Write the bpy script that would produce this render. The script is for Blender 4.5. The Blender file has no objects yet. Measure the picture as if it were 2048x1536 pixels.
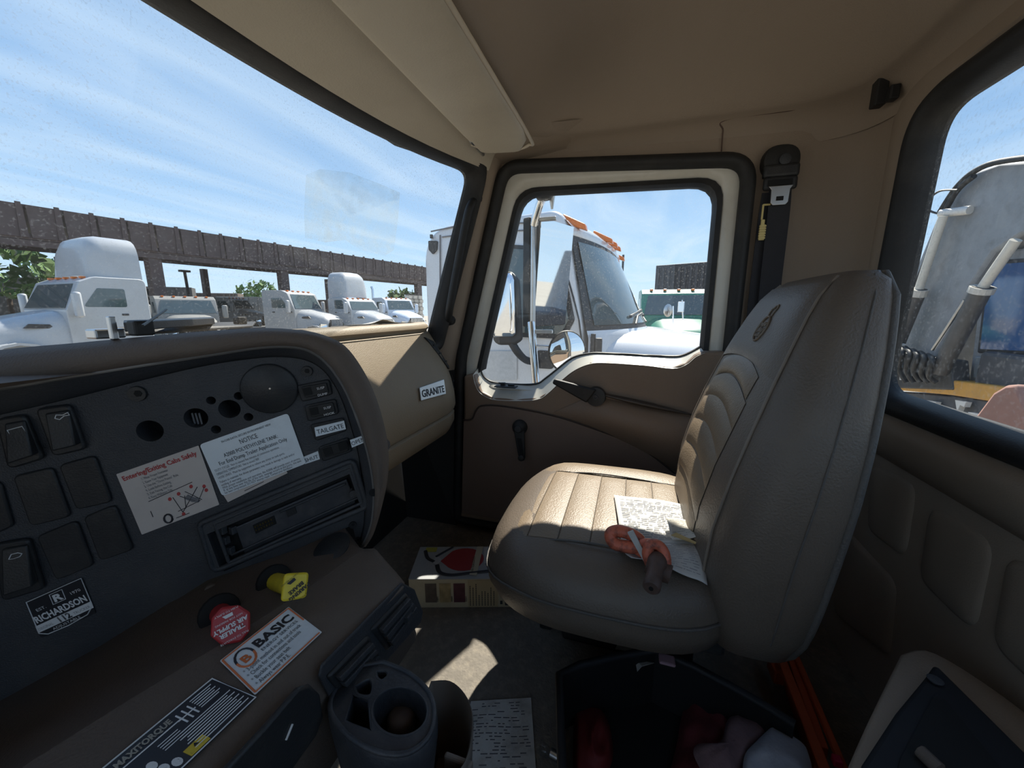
import bpy, bmesh, math, random
from mathutils import Vector, Matrix

random.seed(7)
SC = bpy.context.scene
COL = SC.collection

# ------------------------------------------------------------------ camera
F_PX, PITCH, YAW = 770.0, math.radians(10.8), math.radians(17.3)
CAM = Vector((0, 0, 0.85))            # metres; cab floor is at z = 0.1, yard ground at z = -1.25
FW = Vector((math.cos(PITCH) * math.cos(YAW), math.cos(PITCH) * math.sin(YAW), -math.sin(PITCH)))
RT = Vector((math.sin(YAW), -math.cos(YAW), 0))
UP = RT.cross(FW)
cd = bpy.data.cameras.new('camera')
cd.sensor_fit = 'HORIZONTAL'
cd.sensor_width = 36.0
cd.lens = 36.0 * F_PX / 2048.0
cd.clip_start = 0.02
cd.clip_end = 500
cam = bpy.data.objects.new('camera', cd)
COL.objects.link(cam)
cam.matrix_world = Matrix.Translation(CAM) @ Matrix((RT, UP, -FW)).transposed().to_4x4()
SC.camera = cam

# ------------------------------------------------------------------ colour management
SC.view_settings.view_transform = 'Standard'
SC.view_settings.look = 'None'
SC.view_settings.exposure = 0.33
SC.view_settings.gamma = 1.0
SC.view_settings.use_curve_mapping = False
SC.cycles.use_denoising = True

# ------------------------------------------------------------------ sky
SUN_TO = Vector((1.0, -0.08, 1.20)).normalized()      # towards the sun
wd = bpy.data.worlds.new('sky')
SC.world = wd
wd.use_nodes = True
nt = wd.node_tree
nt.nodes.clear()
wo = nt.nodes.new('ShaderNodeOutputWorld')
bg = nt.nodes.new('ShaderNodeBackground')
bg.inputs['Strength'].default_value = 1.0
tc = nt.nodes.new('ShaderNodeTexCoord')
sep = nt.nodes.new('ShaderNodeSeparateXYZ')
nt.links.new(tc.outputs['Generated'], sep.inputs[0])
ramp = nt.nodes.new('ShaderNodeValToRGB')
nt.links.new(sep.outputs['Z'], ramp.inputs[0])
cr = ramp.color_ramp
cr.elements[0].position = 0.0
cr.elements[0].color = (0.60, 0.77, 0.92, 1)
cr.elements[1].position = 0.9
cr.elements[1].color = (0.12, 0.27, 0.58, 1)
for p, c in ((0.12, (0.45, 0.66, 0.90, 1)), (0.30, (0.30, 0.49, 0.76, 1)), (0.55, (0.23, 0.40, 0.67, 1))):
    e = cr.elements.new(p)
    e.color = c
# thin cirrus: stretched noise on the sky dome (projected on a flat layer overhead)
zc = nt.nodes.new('ShaderNodeMath'); zc.operation = 'MAXIMUM'; zc.inputs[1].default_value = 0.06
nt.links.new(sep.outputs['Z'], zc.inputs[0])
dx = nt.nodes.new('ShaderNodeMath'); dx.operation = 'DIVIDE'
dy = nt.nodes.new('ShaderNodeMath'); dy.operation = 'DIVIDE'
nt.links.new(sep.outputs['X'], dx.inputs[0]); nt.links.new(zc.outputs[0], dx.inputs[1])
nt.links.new(sep.outputs['Y'], dy.inputs[0]); nt.links.new(zc.outputs[0], dy.inputs[1])
cmb = nt.nodes.new('ShaderNodeCombineXYZ')
nt.links.new(dx.outputs[0], cmb.inputs[0]); nt.links.new(dy.outputs[0], cmb.inputs[1])
mp = nt.nodes.new('ShaderNodeMapping')
mp.inputs['Rotation'].default_value = (0, 0, math.radians(-38))
mp.inputs['Scale'].default_value = (0.30, 1.15, 1)
nt.links.new(cmb.outputs[0], mp.inputs[0])
nz = nt.nodes.new('ShaderNodeTexNoise')
nz.inputs['Scale'].default_value = 1.3
nz.inputs['Detail'].default_value = 7
nz.inputs['Roughness'].default_value = 0.52
nz.inputs['Distortion'].default_value = 0.6
nt.links.new(mp.outputs[0], nz.inputs['Vector'])
cm = nt.nodes.new('ShaderNodeMapRange')
cm.inputs['From Min'].default_value = 0.38
cm.inputs['From Max'].default_value = 0.75
cm.inputs['To Max'].default_value = 0.72
nt.links.new(nz.outputs['Fac'], cm.inputs['Value'])
mixc = nt.nodes.new('ShaderNodeMix'); mixc.data_type = 'RGBA'
nt.links.new(cm.outputs['Result'], mixc.inputs[0])
nt.links.new(ramp.outputs[0], mixc.inputs[6])
mixc.inputs[7].default_value = (0.62, 0.75, 0.88, 1)
nt.links.new(mixc.outputs[2], bg.inputs['Color'])
nt.links.new(bg.outputs[0], wo.inputs['Surface'])

# ------------------------------------------------------------------ sun
sl = bpy.data.lights.new('sun', 'SUN')
sl.energy = 8.0
sl.angle = math.radians(0.53)
sl.color = (1.0, 0.93, 0.82)
sun = bpy.data.objects.new('sun', sl)
COL.objects.link(sun)
sun.rotation_euler = (-SUN_TO).to_track_quat('-Z', 'Y').to_euler()
sun.location = (4, 0, 8)

# ------------------------------------------------------------------ measuring helpers (photo pixel -> point on a real plane)
def ray(px, py):
    return FW + RT * ((px - 1024) / F_PX) - UP * ((py - 768) / F_PX)
def on(px, py, ax, v):
    d = ray(px, py); i = 'XYZ'.index(ax)
    return CAM + d * ((v - CAM[i]) / d[i])
def onpl(px, py, p0, n, off=0.0):
    d = ray(px, py); n = Vector(n).normalized()
    return CAM + d * (((Vector(p0) + n * off - CAM).dot(n)) / d.dot(n))
def dep(px, py, zc):
    return CAM + ray(px, py) * zc

# ------------------------------------------------------------------ materials
MATS = {}
def mat(name, col, rough=0.6, metal=0.0, var=0.12, vscale=9.0, bump=0.0, bscale=220.0, spec=0.5, dirt=None, dscale=5.0, damt=0.5, coat=0.0, emit=0.0):
    if name in MATS:
        return MATS[name]
    m = bpy.data.materials.new(name)
    m.use_nodes = True
    t = m.node_tree
    b = t.nodes['Principled BSDF']
    b.inputs['Roughness'].default_value = rough
    b.inputs['Metallic'].default_value = metal
    b.inputs['Specular IOR Level'].default_value = spec
    b.inputs['Coat Weight'].default_value = coat
    co = t.nodes.new('ShaderNodeTexCoord')
    n = t.nodes.new('ShaderNodeTexNoise')
    n.inputs['Scale'].default_value = vscale
    n.inputs['Detail'].default_value = 6
    t.links.new(co.outputs['Object'], n.inputs['Vector'])
    mx = t.nodes.new('ShaderNodeMix'); mx.data_type = 'RGBA'
    mx.inputs[6].default_value = tuple(c * (1 - var) for c in col) + (1,)
    mx.inputs[7].default_value = tuple(min(1, c * (1 + var)) for c in col) + (1,)
    t.links.new(n.outputs['Fac'], mx.inputs[0])
    out = mx.outputs[2]
    if dirt:
        n2 = t.nodes.new('ShaderNodeTexNoise')
        n2.inputs['Scale'].default_value = dscale
        n2.inputs['Detail'].default_value = 9
        n2.inputs['Roughness'].default_value = 0.65
        t.links.new(co.outputs['Object'], n2.inputs['Vector'])
        mr = t.nodes.new('ShaderNodeMapRange')
        mr.inputs['From Min'].default_value = 0.48
        mr.inputs['From Max'].default_value = 0.72
        mr.inputs['To Max'].default_value = damt
        t.links.new(n2.outputs['Fac'], mr.inputs['Value'])
        m2 = t.nodes.new('ShaderNodeMix'); m2.data_type = 'RGBA'
        t.links.new(mr.outputs[0], m2.inputs[0])
        t.links.new(out, m2.inputs[6])
        m2.inputs[7].default_value = tuple(dirt) + (1,)
        out = m2.outputs[2]
    t.links.new(out, b.inputs['Base Color'])
    if bump:
        n3 = t.nodes.new('ShaderNodeTexNoise')
        n3.inputs['Scale'].default_value = bscale
        n3.inputs['Detail'].default_value = 3
        t.links.new(co.outputs['Object'], n3.inputs['Vector'])
        bp = t.nodes.new('ShaderNodeBump')
        bp.inputs['Strength'].default_value = bump
        bp.inputs['Distance'].default_value = 0.002
        t.links.new(n3.outputs['Fac'], bp.inputs['Height'])
        t.links.new(bp.outputs[0], b.inputs['Normal'])
    MATS[name] = m
    return m

def glass_mat(name, tint=(1, 1, 1), dust=0.12, scale=140.0, gloss=0.05, dcol=(0.75, 0.74, 0.70), lo=0.52, hi=0.72):
    """thin pane: clear, a little reflective, with a dusting of dried specks"""
    m = bpy.data.materials.new(name); m.use_nodes = True
    t = m.node_tree; t.nodes.clear()
    o = t.nodes.new('ShaderNodeOutputMaterial')
    tr = t.nodes.new('ShaderNodeBsdfTransparent'); tr.inputs[0].default_value = tint + (1,)
    gl = t.nodes.new('ShaderNodeBsdfGlossy'); gl.inputs['Roughness'].default_value = 0.02
    lw_ = t.nodes.new('ShaderNodeLayerWeight'); lw_.inputs['Blend'].default_value = 0.5
    pw = t.nodes.new('ShaderNodeMath'); pw.operation = 'POWER'; pw.inputs[1].default_value = 5.0
    t.links.new(lw_.outputs['Facing'], pw.inputs[0])
    fr = t.nodes.new('ShaderNodeMath'); fr.operation = 'MULTIPLY_ADD'; fr.inputs[1].default_value = 0.7; fr.inputs[2].default_value = gloss * 0.6
    t.links.new(pw.outputs[0], fr.inputs[0])
    m1 = t.nodes.new('ShaderNodeMixShader')
    t.links.new(fr.outputs[0], m1.inputs[0]); t.links.new(tr.outputs[0], m1.inputs[1]); t.links.new(gl.outputs[0], m1.inputs[2])
    co = t.nodes.new('ShaderNodeTexCoord')
    n1 = t.nodes.new('ShaderNodeTexNoise'); n1.inputs['Scale'].default_value = scale; n1.inputs['Detail'].default_value = 4
    n2 = t.nodes.new('ShaderNodeTexNoise'); n2.inputs['Scale'].default_value = 4.0; n2.inputs['Detail'].default_value = 5
    t.links.new(co.outputs['Object'], n1.inputs['Vector']); t.links.new(co.outputs['Object'], n2.inputs['Vector'])
    r1 = t.nodes.new('ShaderNodeMapRange'); r1.inputs['From Min'].default_value = lo; r1.inputs['From Max'].default_value = hi
    t.links.new(n1.outputs['Fac'], r1.inputs['Value'])
    r2 = t.nodes.new('ShaderNodeMapRange'); r2.inputs['From Min'].default_value = 0.3; r2.inputs['From Max'].default_value = 0.7
    r2.inputs['To Min'].default_value = 0.25
    t.links.new(n2.outputs['Fac'], r2.inputs['Value'])
    mu = t.nodes.new('ShaderNodeMath'); mu.operation = 'MULTIPLY'
    t.links.new(r1.outputs[0], mu.inputs[0]); t.links.new(r2.outputs[0], mu.inputs[1])
    m2 = t.nodes.new('ShaderNodeMath'); m2.operation = 'MULTIPLY_ADD'
    m2.inputs[1].default_value = dust; m2.inputs[2].default_value = dust * 0.12
    t.links.new(mu.outputs[0], m2.inputs[0])
    tl = t.nodes.new('ShaderNodeBsdfTranslucent'); tl.inputs[0].default_value = dcol + (1,)
    df = t.nodes.new('ShaderNodeBsdfDiffuse'); df.inputs[0].default_value = dcol + (1,)
    md = t.nodes.new('ShaderNodeMixShader'); t.links.new(tl.outputs[0], md.inputs[1]); t.links.new(df.outputs[0], md.inputs[2])
    ms = t.nodes.new('ShaderNodeMixShader')
    t.links.new(m2.outputs[0], ms.inputs[0]); t.links.new(m1.outputs[0], ms.inputs[1]); t.links.new(md.outputs[0], ms.inputs[2])
    t.links.new(ms.outputs[0], o.inputs['Surface'])
    MATS[name] = m
    return m

TAN = mat('tan_trim', (0.315, 0.252, 0.195), 0.55, var=0.08, vscale=6, bump=0.25, bscale=420, spec=0.3)
BEIGE = mat('beige_vinyl', (0.47, 0.415, 0.325), 0.5, var=0.08, vscale=8, bump=0.25, bscale=300, spec=0.35, dirt=(0.30, 0.25, 0.19), dscale=6, damt=0.25)
DASH = mat('dash_plastic', (0.29, 0.225, 0.15), 0.5, var=0.10, vscale=14, bump=0.35, bscale=500, spec=0.35, dirt=(0.34, 0.28, 0.18), dscale=9, damt=0.30)
COWLM = mat('cowl_plastic', (0.125, 0.098, 0.08), 0.62, var=0.12, vscale=18, bump=0.4, bscale=480, spec=0.25, dirt=(0.17, 0.14, 0.11), dscale=16, damt=0.3)
DOORM = mat('door_plastic', (0.235, 0.165, 0.115), 0.45, var=0.10, vscale=10, bump=0.3, bscale=450, spec=0.35, dirt=(0.23, 0.17, 0.115), dscale=7, damt=0.3)
DOORL = mat('door_insert', (0.19, 0.135, 0.105), 0.6, var=0.08, vscale=8, bump=0.3, bscale=450, spec=0.3)
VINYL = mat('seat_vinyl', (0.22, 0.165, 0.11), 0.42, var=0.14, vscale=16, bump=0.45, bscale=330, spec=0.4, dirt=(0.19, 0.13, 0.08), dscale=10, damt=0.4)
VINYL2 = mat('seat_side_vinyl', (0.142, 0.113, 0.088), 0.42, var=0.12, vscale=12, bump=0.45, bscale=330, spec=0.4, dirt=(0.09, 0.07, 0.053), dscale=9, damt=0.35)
PIPE = mat('seat_piping', (0.10, 0.09, 0.08), 0.6, bump=0.6, bscale=300)
BLK = mat('black_rubber', (0.022, 0.022, 0.022), 0.55, var=0.25, vscale=20, bump=0.2, bscale=300, spec=0.35, dirt=(0.10, 0.09, 0.08), dscale=12, damt=0.25)
PANEL = mat('panel_black', (0.044, 0.047, 0.053), 0.5, var=0.18, vscale=10, bump=0.45, bscale=600, spec=0.4, dirt=(0.10, 0.09, 0.08), dscale=10, damt=0.4)
PANEL2 = mat('switch_black', (0.024, 0.025, 0.027), 0.45, var=0.2, vscale=18, bump=0.2, bscale=500, spec=0.4, dirt=(0.08, 0.075, 0.065), dscale=22, damt=0.35)
HOLE = mat('hole_black', (0.004, 0.004, 0.004), 0.8, var=0.1)
CREAM = mat('cream_paint', (0.62, 0.60, 0.53), 0.35, var=0.06, vscale=8, dirt=(0.42, 0.36, 0.27), dscale=9, damt=0.4, coat=0.2)
WHITE = mat('white_paint', (0.62, 0.63, 0.65), 0.28, var=0.04, vscale=3, coat=0.5, dirt=(0.55, 0.53, 0.50), dscale=3, damt=0.25)
FLEET = mat('fleet_white', (0.40, 0.42, 0.44), 0.35, var=0.05, vscale=3, coat=0.3, dirt=(0.28, 0.28, 0.27), dscale=2, damt=0.35)
WHITE2 = mat('dull_white_paint', (0.33, 0.34, 0.35), 0.4, var=0.06, vscale=3, dirt=(0.45, 0.43, 0.40), dscale=3, damt=0.3)
CHROME = mat('chrome', (0.82, 0.83, 0.85), 0.10, metal=1.0, var=0.04)
MIRR = mat('mirror_glass', (0.85, 0.87, 0.88), 0.03, metal=1.0, var=0.02)
STEEL = mat('steel', (0.55, 0.55, 0.55), 0.32, metal=1.0, var=0.12, vscale=20)
PAPER = mat('paper', (0.60, 0.59, 0.56), 0.8, var=0.05, vscale=25, dirt=(0.55, 0.50, 0.42), dscale=14, damt=0.3)
PAPERD = mat('dirty_paper', (0.55, 0.54, 0.50), 0.8, var=0.1, vscale=25, dirt=(0.20, 0.18, 0.15), dscale=18, damt=0.6)
STICK = mat('sticker_white', (0.74, 0.79, 0.82), 0.5, var=0.06, vscale=30, dirt=(0.40, 0.40, 0.40), dscale=20, damt=0.4)
INK = mat('ink_black', (0.02, 0.02, 0.025), 0.6, var=0.1)
INKG = mat('ink_grey', (0.16, 0.16, 0.17), 0.7, var=0.1)
INKP = mat('ink_pale', (0.22, 0.22, 0.24), 0.8, var=0.1)
INKW = mat('ink_white', (0.70, 0.70, 0.70), 0.6, var=0.05)
INKR = mat('ink_red', (0.42, 0.05, 0.05), 0.6, var=0.1)
INKO = mat('ink_orange', (0.62, 0.16, 0.05), 0.6, var=0.1)
YELLOW = mat('yellow_plastic', (0.72, 0.56, 0.03), 0.4, var=0.06, vscale=30, dirt=(0.40, 0.30, 0.03), dscale=40, damt=0.4)
RED = mat('red_plastic', (0.40, 0.025, 0.03), 0.4, var=0.08, vscale=30)
FLOOR = mat('floor_mat', (0.17, 0.15, 0.125), 0.85, var=0.25, vscale=30, bump=0.8, bscale=160, dirt=(0.30, 0.26, 0.20), dscale=60, damt=0.5)
DARK = mat('dark_trim', (0.02, 0.019, 0.018), 0.8, var=0.25, vscale=12)
# ------------------------------------------------------------------ mesh helpers
ORG = {}
class G:
    def __init__(s):
        s.v = []; s.f = []
    def add(s, vs, fs):
        k = len(s.v)
        s.v += [Vector(p) for p in vs]
        s.f += [tuple(i + k for i in f) for f in fs]
        return s
    def box(s, c, size, rot=None):
        c = Vector(c); hx, hy, hz = size[0] / 2, size[1] / 2, size[2] / 2
        vs = [Vector((a * hx, b * hy, d * hz)) for a in (-1, 1) for b in (-1, 1) for d in (-1, 1)]
        if rot is not None:
            vs = [rot @ p for p in vs]
        return s.add([c + p for p in vs], [(0, 1, 3, 2), (4, 6, 7, 5), (0, 4, 5, 1), (2, 3, 7, 6), (0, 2, 6, 4), (1, 5, 7, 3)])
    def prism(s, poly, d):
        n = len(poly); d = Vector(d); poly = [Vector(p) for p in poly]
        fs = [tuple(range(n))[::-1], tuple(range(n, 2 * n))]
        fs += [(i, (i + 1) % n, n + (i + 1) % n, n + i) for i in range(n)]
        return s.add(poly + [p + d for p in poly], fs)
    def tube(s, path, r, n=8, closed=False, caps=True, flat=None):
        path = [Vector(p) for p in path]; m = len(path)
        rs = r if isinstance(r, (list, tuple)) else [r] * m
        rings = []; prev = None
        for i in range(m):
            if closed:
                t = path[(i + 1) % m] - path[i - 1]
            else:
                t = path[min(i + 1, m - 1)] - path[max(i - 1, 0)]
            t.normalize()
            if prev is None:
                a = Vector((0, 0, 1)) if abs(t.z) < 0.9 else Vector((1, 0, 0))
                u = t.cross(a).normalized()
            else:
                u = (prev - t * prev.dot(t)).normalized()
            prev = u; w = t.cross(u)
            k2 = flat if flat else 1.0
            rings.append([path[i] + (u * math.cos(2 * math.pi * k / n) + w * math.sin(2 * math.pi * k / n) * k2) * rs[i] for k in range(n)])
        return s.loft(rings, caps=caps and not closed, wrap=closed)
    def loft(s, rings, caps=True, wrap=False, closed=True):
        n = len(rings[0]); m = len(rings); fs = []
        nn = n if closed else n - 1
        for i in range(m if wrap else m - 1):
            j = (i + 1) % m
            for k in range(nn):
                q = (k + 1) % n
                fs.append((i * n + k, i * n + q, j * n + q, j * n + k))
        if caps and closed:
            fs.append(tuple(range(n))[::-1]); fs.append(tuple(range((m - 1) * n, m * n)))
        return s.add([p for r in rings for p in r], fs)
    def lathe(s, prof, o, axis=(0, 0, 1), n=20, caps=True):
        o = Vector(o); a = Vector(axis).normalized()
        b = Vector((0, 0, 1)) if abs(a.z) < 0.9 else Vector((1, 0, 0))
        u = a.cross(b).normalized(); w = a.cross(u)
        rings = [[o + a * h + (u * math.cos(2 * math.pi * k / n) + w * math.sin(2 * math.pi * k / n)) * max(r, 1e-5) for k in range(n)] for r, h in prof]
        return s.loft(rings, caps=caps)
    def grid(s, fn, nu, nv):
        vs = [fn(i / nu, j / nv) for j in range(nv + 1) for i in range(nu + 1)]
        fs = [(j * (nu + 1) + i, j * (nu + 1) + i + 1, (j + 1) * (nu + 1) + i + 1, (j + 1) * (nu + 1) + i) for j in range(nv) for i in range(nu)]
        return s.add(vs, fs)

def tag(o, label=None, cat=None, group=None, kind=None):
    if label: o['label'] = label
    if cat: o['category'] = cat
    if group: o['group'] = group
    if kind: o['kind'] = kind
    return o
def empty(name, loc, label=None, cat=None, group=None, kind=None, rz=0.0):
    o = bpy.data.objects.new(name, None)
    o.empty_display_size = 0.05
    COL.objects.link(o)
    o.location = loc; o.rotation_euler = (0, 0, rz)
    ORG[o.name] = Vector(loc)
    return tag(o, label, cat, group, kind)
def obj(name, g, m, parent=None, smooth=None, bevel=0.0, seg=2, local=False, sub=0, solid=0.0, label=None, flip=False):
    me = bpy.data.meshes.new(name)
    org = Vector((0, 0, 0))
    if parent is not None and not local:
        org = ORG[parent.name]
    base = None
    if parent is None:      # origin at the base of the thing
        lo = Vector((min(p.x for p in g.v), min(p.y for p in g.v), min(p.z for p in g.v)))
        hi = Vector((max(p.x for p in g.v), max(p.y for p in g.v), max(p.z for p in g.v)))
        org = Vector(((lo.x + hi.x) / 2, (lo.y + hi.y) / 2, lo.z))
        base = org
    me.from_pydata([tuple(p - org) for p in g.v], [], g.f)
    bm = bmesh.new(); bm.from_mesh(me)
    bmesh.ops.remove_doubles(bm, verts=bm.verts, dist=1e-6)
    bmesh.ops.recalc_face_normals(bm, faces=bm.faces)
    if flip:
        bmesh.ops.reverse_faces(bm, faces=bm.faces)
    bm.to_mesh(me); bm.free()
    if m is not None:
        me.materials.append(m)
    o = bpy.data.objects.new(name, me)
    COL.objects.link(o)
    if parent is not None:
        o.parent = parent
        ORG[o.name] = org if not local else Vector((0, 0, 0))
    else:
        o.location = base
        ORG[o.name] = base
    if solid:
        md = o.modifiers.new('solid', 'SOLIDIFY'); md.thickness = solid; md.offset = -1
    if bevel:
        md = o.modifiers.new('bevel', 'BEVEL'); md.width = bevel; md.segments = seg; md.limit_method = 'ANGLE'; md.angle_limit = math.radians(35)
    if sub:
        md = o.modifiers.new('sub', 'SUBSURF'); md.levels = sub; md.render_levels = sub
    if smooth is not None:
        for p in me.polygons: p.use_smooth = True
        if smooth < 180:
            me.set_sharp_from_angle(angle=math.radians(smooth))
    if label: o['label'] = label
    return o
def struct(name, g, m, label, cat, **k):
    o = obj(name, g, m, None, **k)
    return tag(o, label, cat, kind='structure')
def fillet(pts, radii, seg=6):
    """2-D polygon with rounded corners"""
    out = []; n = len(pts)
    for i in range(n):
        p = Vector(pts[i]); a = Vector(pts[i - 1]); b = Vector(pts[(i + 1) % n])
        r = radii[i] if isinstance(radii, (list, tuple)) else radii
        if r <= 0:
            out.append(p); continue
        u = (a - p); w = (b - p); lu, lw = u.length, w.length; u.normalize(); w.normalize()
        ang = u.angle(w)
        d = min(r / math.tan(ang / 2), lu * 0.48, lw * 0.48)
        p0 = p + u * d; p1 = p + w * d
        for k in range(seg + 1):
            t = k / seg
            out.append(p0 * (1 - t) ** 2 + p * 2 * t * (1 - t) + p1 * t * t)
    return out
def resample(loop, n, start=None):
    """closed 2-D loop -> n points evenly by angle around the centre c"""
    m = len(loop); c = start
    res = []
    for k in range(n):
        a = 2 * math.pi * k / n
        d = Vector((math.cos(a), math.sin(a)))
        best = None
        for i in range(m):
            p, q = loop[i], loop[(i + 1) % m]
            e = q - p; den = d.x * e.y - d.y * e.x
            if abs(den) < 1e-12: continue
            w = p - c
            t = (w.x * e.y - w.y * e.x) / den
            s_ = (w.x * d.y - w.y * d.x) / den
            if t > 0 and -1e-6 <= s_ <= 1 + 1e-6 and (best is None or t > best):
                best = t
        res.append(c + d * (best or 0.01))
    return res
def spline(pts, n=6):
    """Catmull-Rom through the points"""
    pts = [Vector(p) for p in pts]; out = []
    for i in range(len(pts) - 1):
        p0 = pts[max(i - 1, 0)]; p1 = pts[i]; p2 = pts[i + 1]; p3 = pts[min(i + 2, len(pts) - 1)]
        for k in range(n):
            t = k / n
            out.append(0.5 * ((2 * p1) + (p2 - p0) * t + (2 * p0 - 5 * p1 + 4 * p2 - p3) * t * t + (3 * p1 - p0 - 3 * p2 + p3) * t ** 3))
    out.append(pts[-1])
    return out
def lettering(s, size, o, xd, yd, m, parent, lift=0.0012, align='LEFT', shear=0.0, name='lettering', bold=0.0, squash=1.0, spacing=1.0, fit=None):
    """flat print: real letter shapes laid on a surface, xd along the line, yd up the letters"""
    cu = bpy.data.curves.new(name, 'FONT')
    cu.body = s; cu.size = size; cu.align_x = align; cu.shear = shear; cu.offset = bold; cu.space_line = spacing
    cu.resolution_u = 2
    tmp = bpy.data.objects.new('tmp', cu)
    me = bpy.data.meshes.new_from_object(tmp)
    bpy.data.objects.remove(tmp); bpy.data.curves.remove(cu)
    xd = Vector(xd).normalized(); yd = Vector(yd); yd = (yd - xd * yd.dot(xd)).normalized(); nd = xd.cross(yd)
    o = Vector(o)
    org = ORG[parent.name]
    if fit:
        xs_ = [v.co.x for v in me.vertices]
        if xs_:
            squash = fit / max(1e-6, max(xs_) - min(xs_))
    for v in me.vertices:
        v.co = o + xd * v.co.x * squash + yd * v.co.y + nd * lift - org
    me.materials.clear(); me.materials.append(m)
    me.name = name
    ob = bpy.data.objects.new(name, me)
    COL.objects.link(ob); ob.parent = parent
    ORG[ob.name] = org
    return ob
def yz(px, py, X):
    p = on(px, py, 'X', X); return Vector((p.y, p.z))
def sq(hw, hd, n=4.0, k=32, rot=0.0):
    """superellipse points"""
    out = []
    for i in range(k):
        a = 2 * math.pi * i / k + rot
        c, s_ = math.cos(a), math.sin(a)
        out.append((hw * math.copysign(abs(c) ** (2 / n), c), hd * math.copysign(abs(s_) ** (2 / n), s_)))
    return out
def densify(loop, d):
    out = []
    for i in range(len(loop)):
        a, b = loop[i], loop[(i + 1) % len(loop)]
        n = max(1, int((b - a).length / d))
        out += [a + (b - a) * (k / n) for k in range(n)]
    return out
def offs(loop, d):
    n = len(loop); out = []
    area = sum(loop[i].x * loop[(i + 1) % n].y - loop[(i + 1) % n].x * loop[i].y for i in range(n))
    sgn = 1 if area > 0 else -1
    for i in range(n):
        t = (loop[(i + 1) % n] - loop[i - 1])
        if t.length < 1e-9:
            out.append(loop[i]); continue
        t.normalize()
        out.append(loop[i] + Vector((-t.y, t.x)) * sgn * d)
    return out

def cut(o, g):
    """carve the shape g out of the object o"""
    t = obj('cutter', g, None, None)
    t.parent = None
    md = o.modifiers.new('cut', 'BOOLEAN'); md.object = t; md.operation = 'DIFFERENCE'; md.solver = 'EXACT'
    bpy.context.view_layer.update()
    dg = bpy.context.evaluated_depsgraph_get()
    me = bpy.data.meshes.new_from_object(o.evaluated_get(dg), depsgraph=dg)
    old = o.data; o.modifiers.clear(); o.data = me; me.name = old.name
    bpy.data.meshes.remove(old)
    tm = t.data
    bpy.data.objects.remove(t); bpy.data.meshes.remove(tm)
# ------------------------------------------------------------------ cab shell
FZ = 0.10
struct('floor', G().box((0.15, 0.12, FZ - 0.02), (2.06, 1.32, 0.04)), FLOOR, 'dark rubber floor mat of the truck cab', 'floor')
struct('wall_front', G().add([(-0.9, 0.76, FZ), (1.16, 0.76, FZ), (1.16, 0.76, 0.77), (-0.9, 0.76, 0.77)], [(0, 1, 2, 3)]), DARK, 'black firewall under the dashboard', 'wall', solid=0.02)

# door opening loop (Y, Z)
DO = fillet([(-0.255, 0.12), (-0.255, 1.215), (0.385, 1.262), (0.535, 0.70), (0.56, 0.12)], [0.02, 0.07, 0.07, 0.25, 0.02], 8)
DO = [Vector(p) for p in DO]
dc = Vector((0.13, 0.70))
NL = 96
outer = [Vector(p) for p in ((-0.38, FZ - 0.02), (-0.38, 1.29), (0.40, 1.29), (0.445, 1.20), (0.570, 0.80), (0.66, 0.72), (0.66, FZ - 0.02))]
lo_, li_ = resample(outer, NL, dc), resample(DO, NL, dc)
g = G().loft([[Vector((1.15, p.x, p.y)) for p in lo_], [Vector((1.15, p.x, p.y)) for p in li_], [Vector((1.22, p.x, p.y)) for p in li_]], caps=False)
# rounded rear corner of the side wall
cor = []
for z in (FZ - 0.02, 0.5, 0.9, 1.29):
    cor.append([Vector((1.05 + 0.10 * math.cos(a), -0.38 - 0.10 * math.sin(a), z)) for a in [i * math.pi / 16 for i in range(9)]])
g.loft(cor, caps=False, closed=False)
struct('wall_right', g, TAN, 'tan moulded trim around the passenger door of the cab', 'wall', smooth=40)

# rear wall with window hole (X, Z)
RY = -0.48
RWO = [Vector(p) for p in fillet([(0.992, 0.662), (0.972, 1.222), (-0.70, 1.222), (-0.72, 0.662)], 0.09, 10)]
rc = Vector((0.3, 0.95))
ro = resample([Vector(p) for p in ((1.06, FZ - 0.02), (1.06, 1.29), (-0.9, 1.29), (-0.9, FZ - 0.02))], 128, rc)
ri = resample(RWO, 128, rc)
g = G().loft([[Vector((p.x, RY, p.y)) for p in ro], [Vector((p.x, RY + 0.012, p.y)) for p in [rc + (q - rc) * 1.045 for q in ri]], [Vector((p.x, RY, p.y)) for p in ri], [Vector((p.x, RY - 0.012, p.y)) for p in ri]], caps=False)
wall_rear = struct('wall_rear', g, TAN, 'tan rear wall of the cab with embossed lower padding', 'wall', smooth=50)
# embossed pads on the lower rear wall
pads = [[(1737, 923), (1833, 967), (1806, 1120), (1730, 1061)],
        [(1855, 1002), (1993, 1080), (1944, 1272), (1831, 1159)],
        [(1668, 1040), (1789, 1164), (1769, 1312), (1660, 1225)],
        [(2010, 1095), (2140, 1170), (2110, 1420), (1975, 1290)],
        [(1690, 900), (1722, 915), (1712, 1045), (1672, 1010)]]
for q in pads:
    c4 = [on(x, y, 'Y', RY + 0.012) for x, y in q]
    p2 = fillet([(p.x, p.z) for p in c4], 0.03, 5)
    cc = sum((Vector(p) for p in p2), Vector((0, 0))) / len(p2)
    rings = []
    for s_, d_ in ((1.06, -0.004), (1.0, 0.004), (0.94, 0.010), (0.84, 0.013), (0.4, 0.014)):
        rings.append([Vector((cc.x + (p[0] - cc.x) * s_, RY + d_, cc.y + (p[1] - cc.y) * s_)) for p in p2])
    obj('pad', G().loft(rings), TAN, wall_rear, smooth=60)
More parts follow.
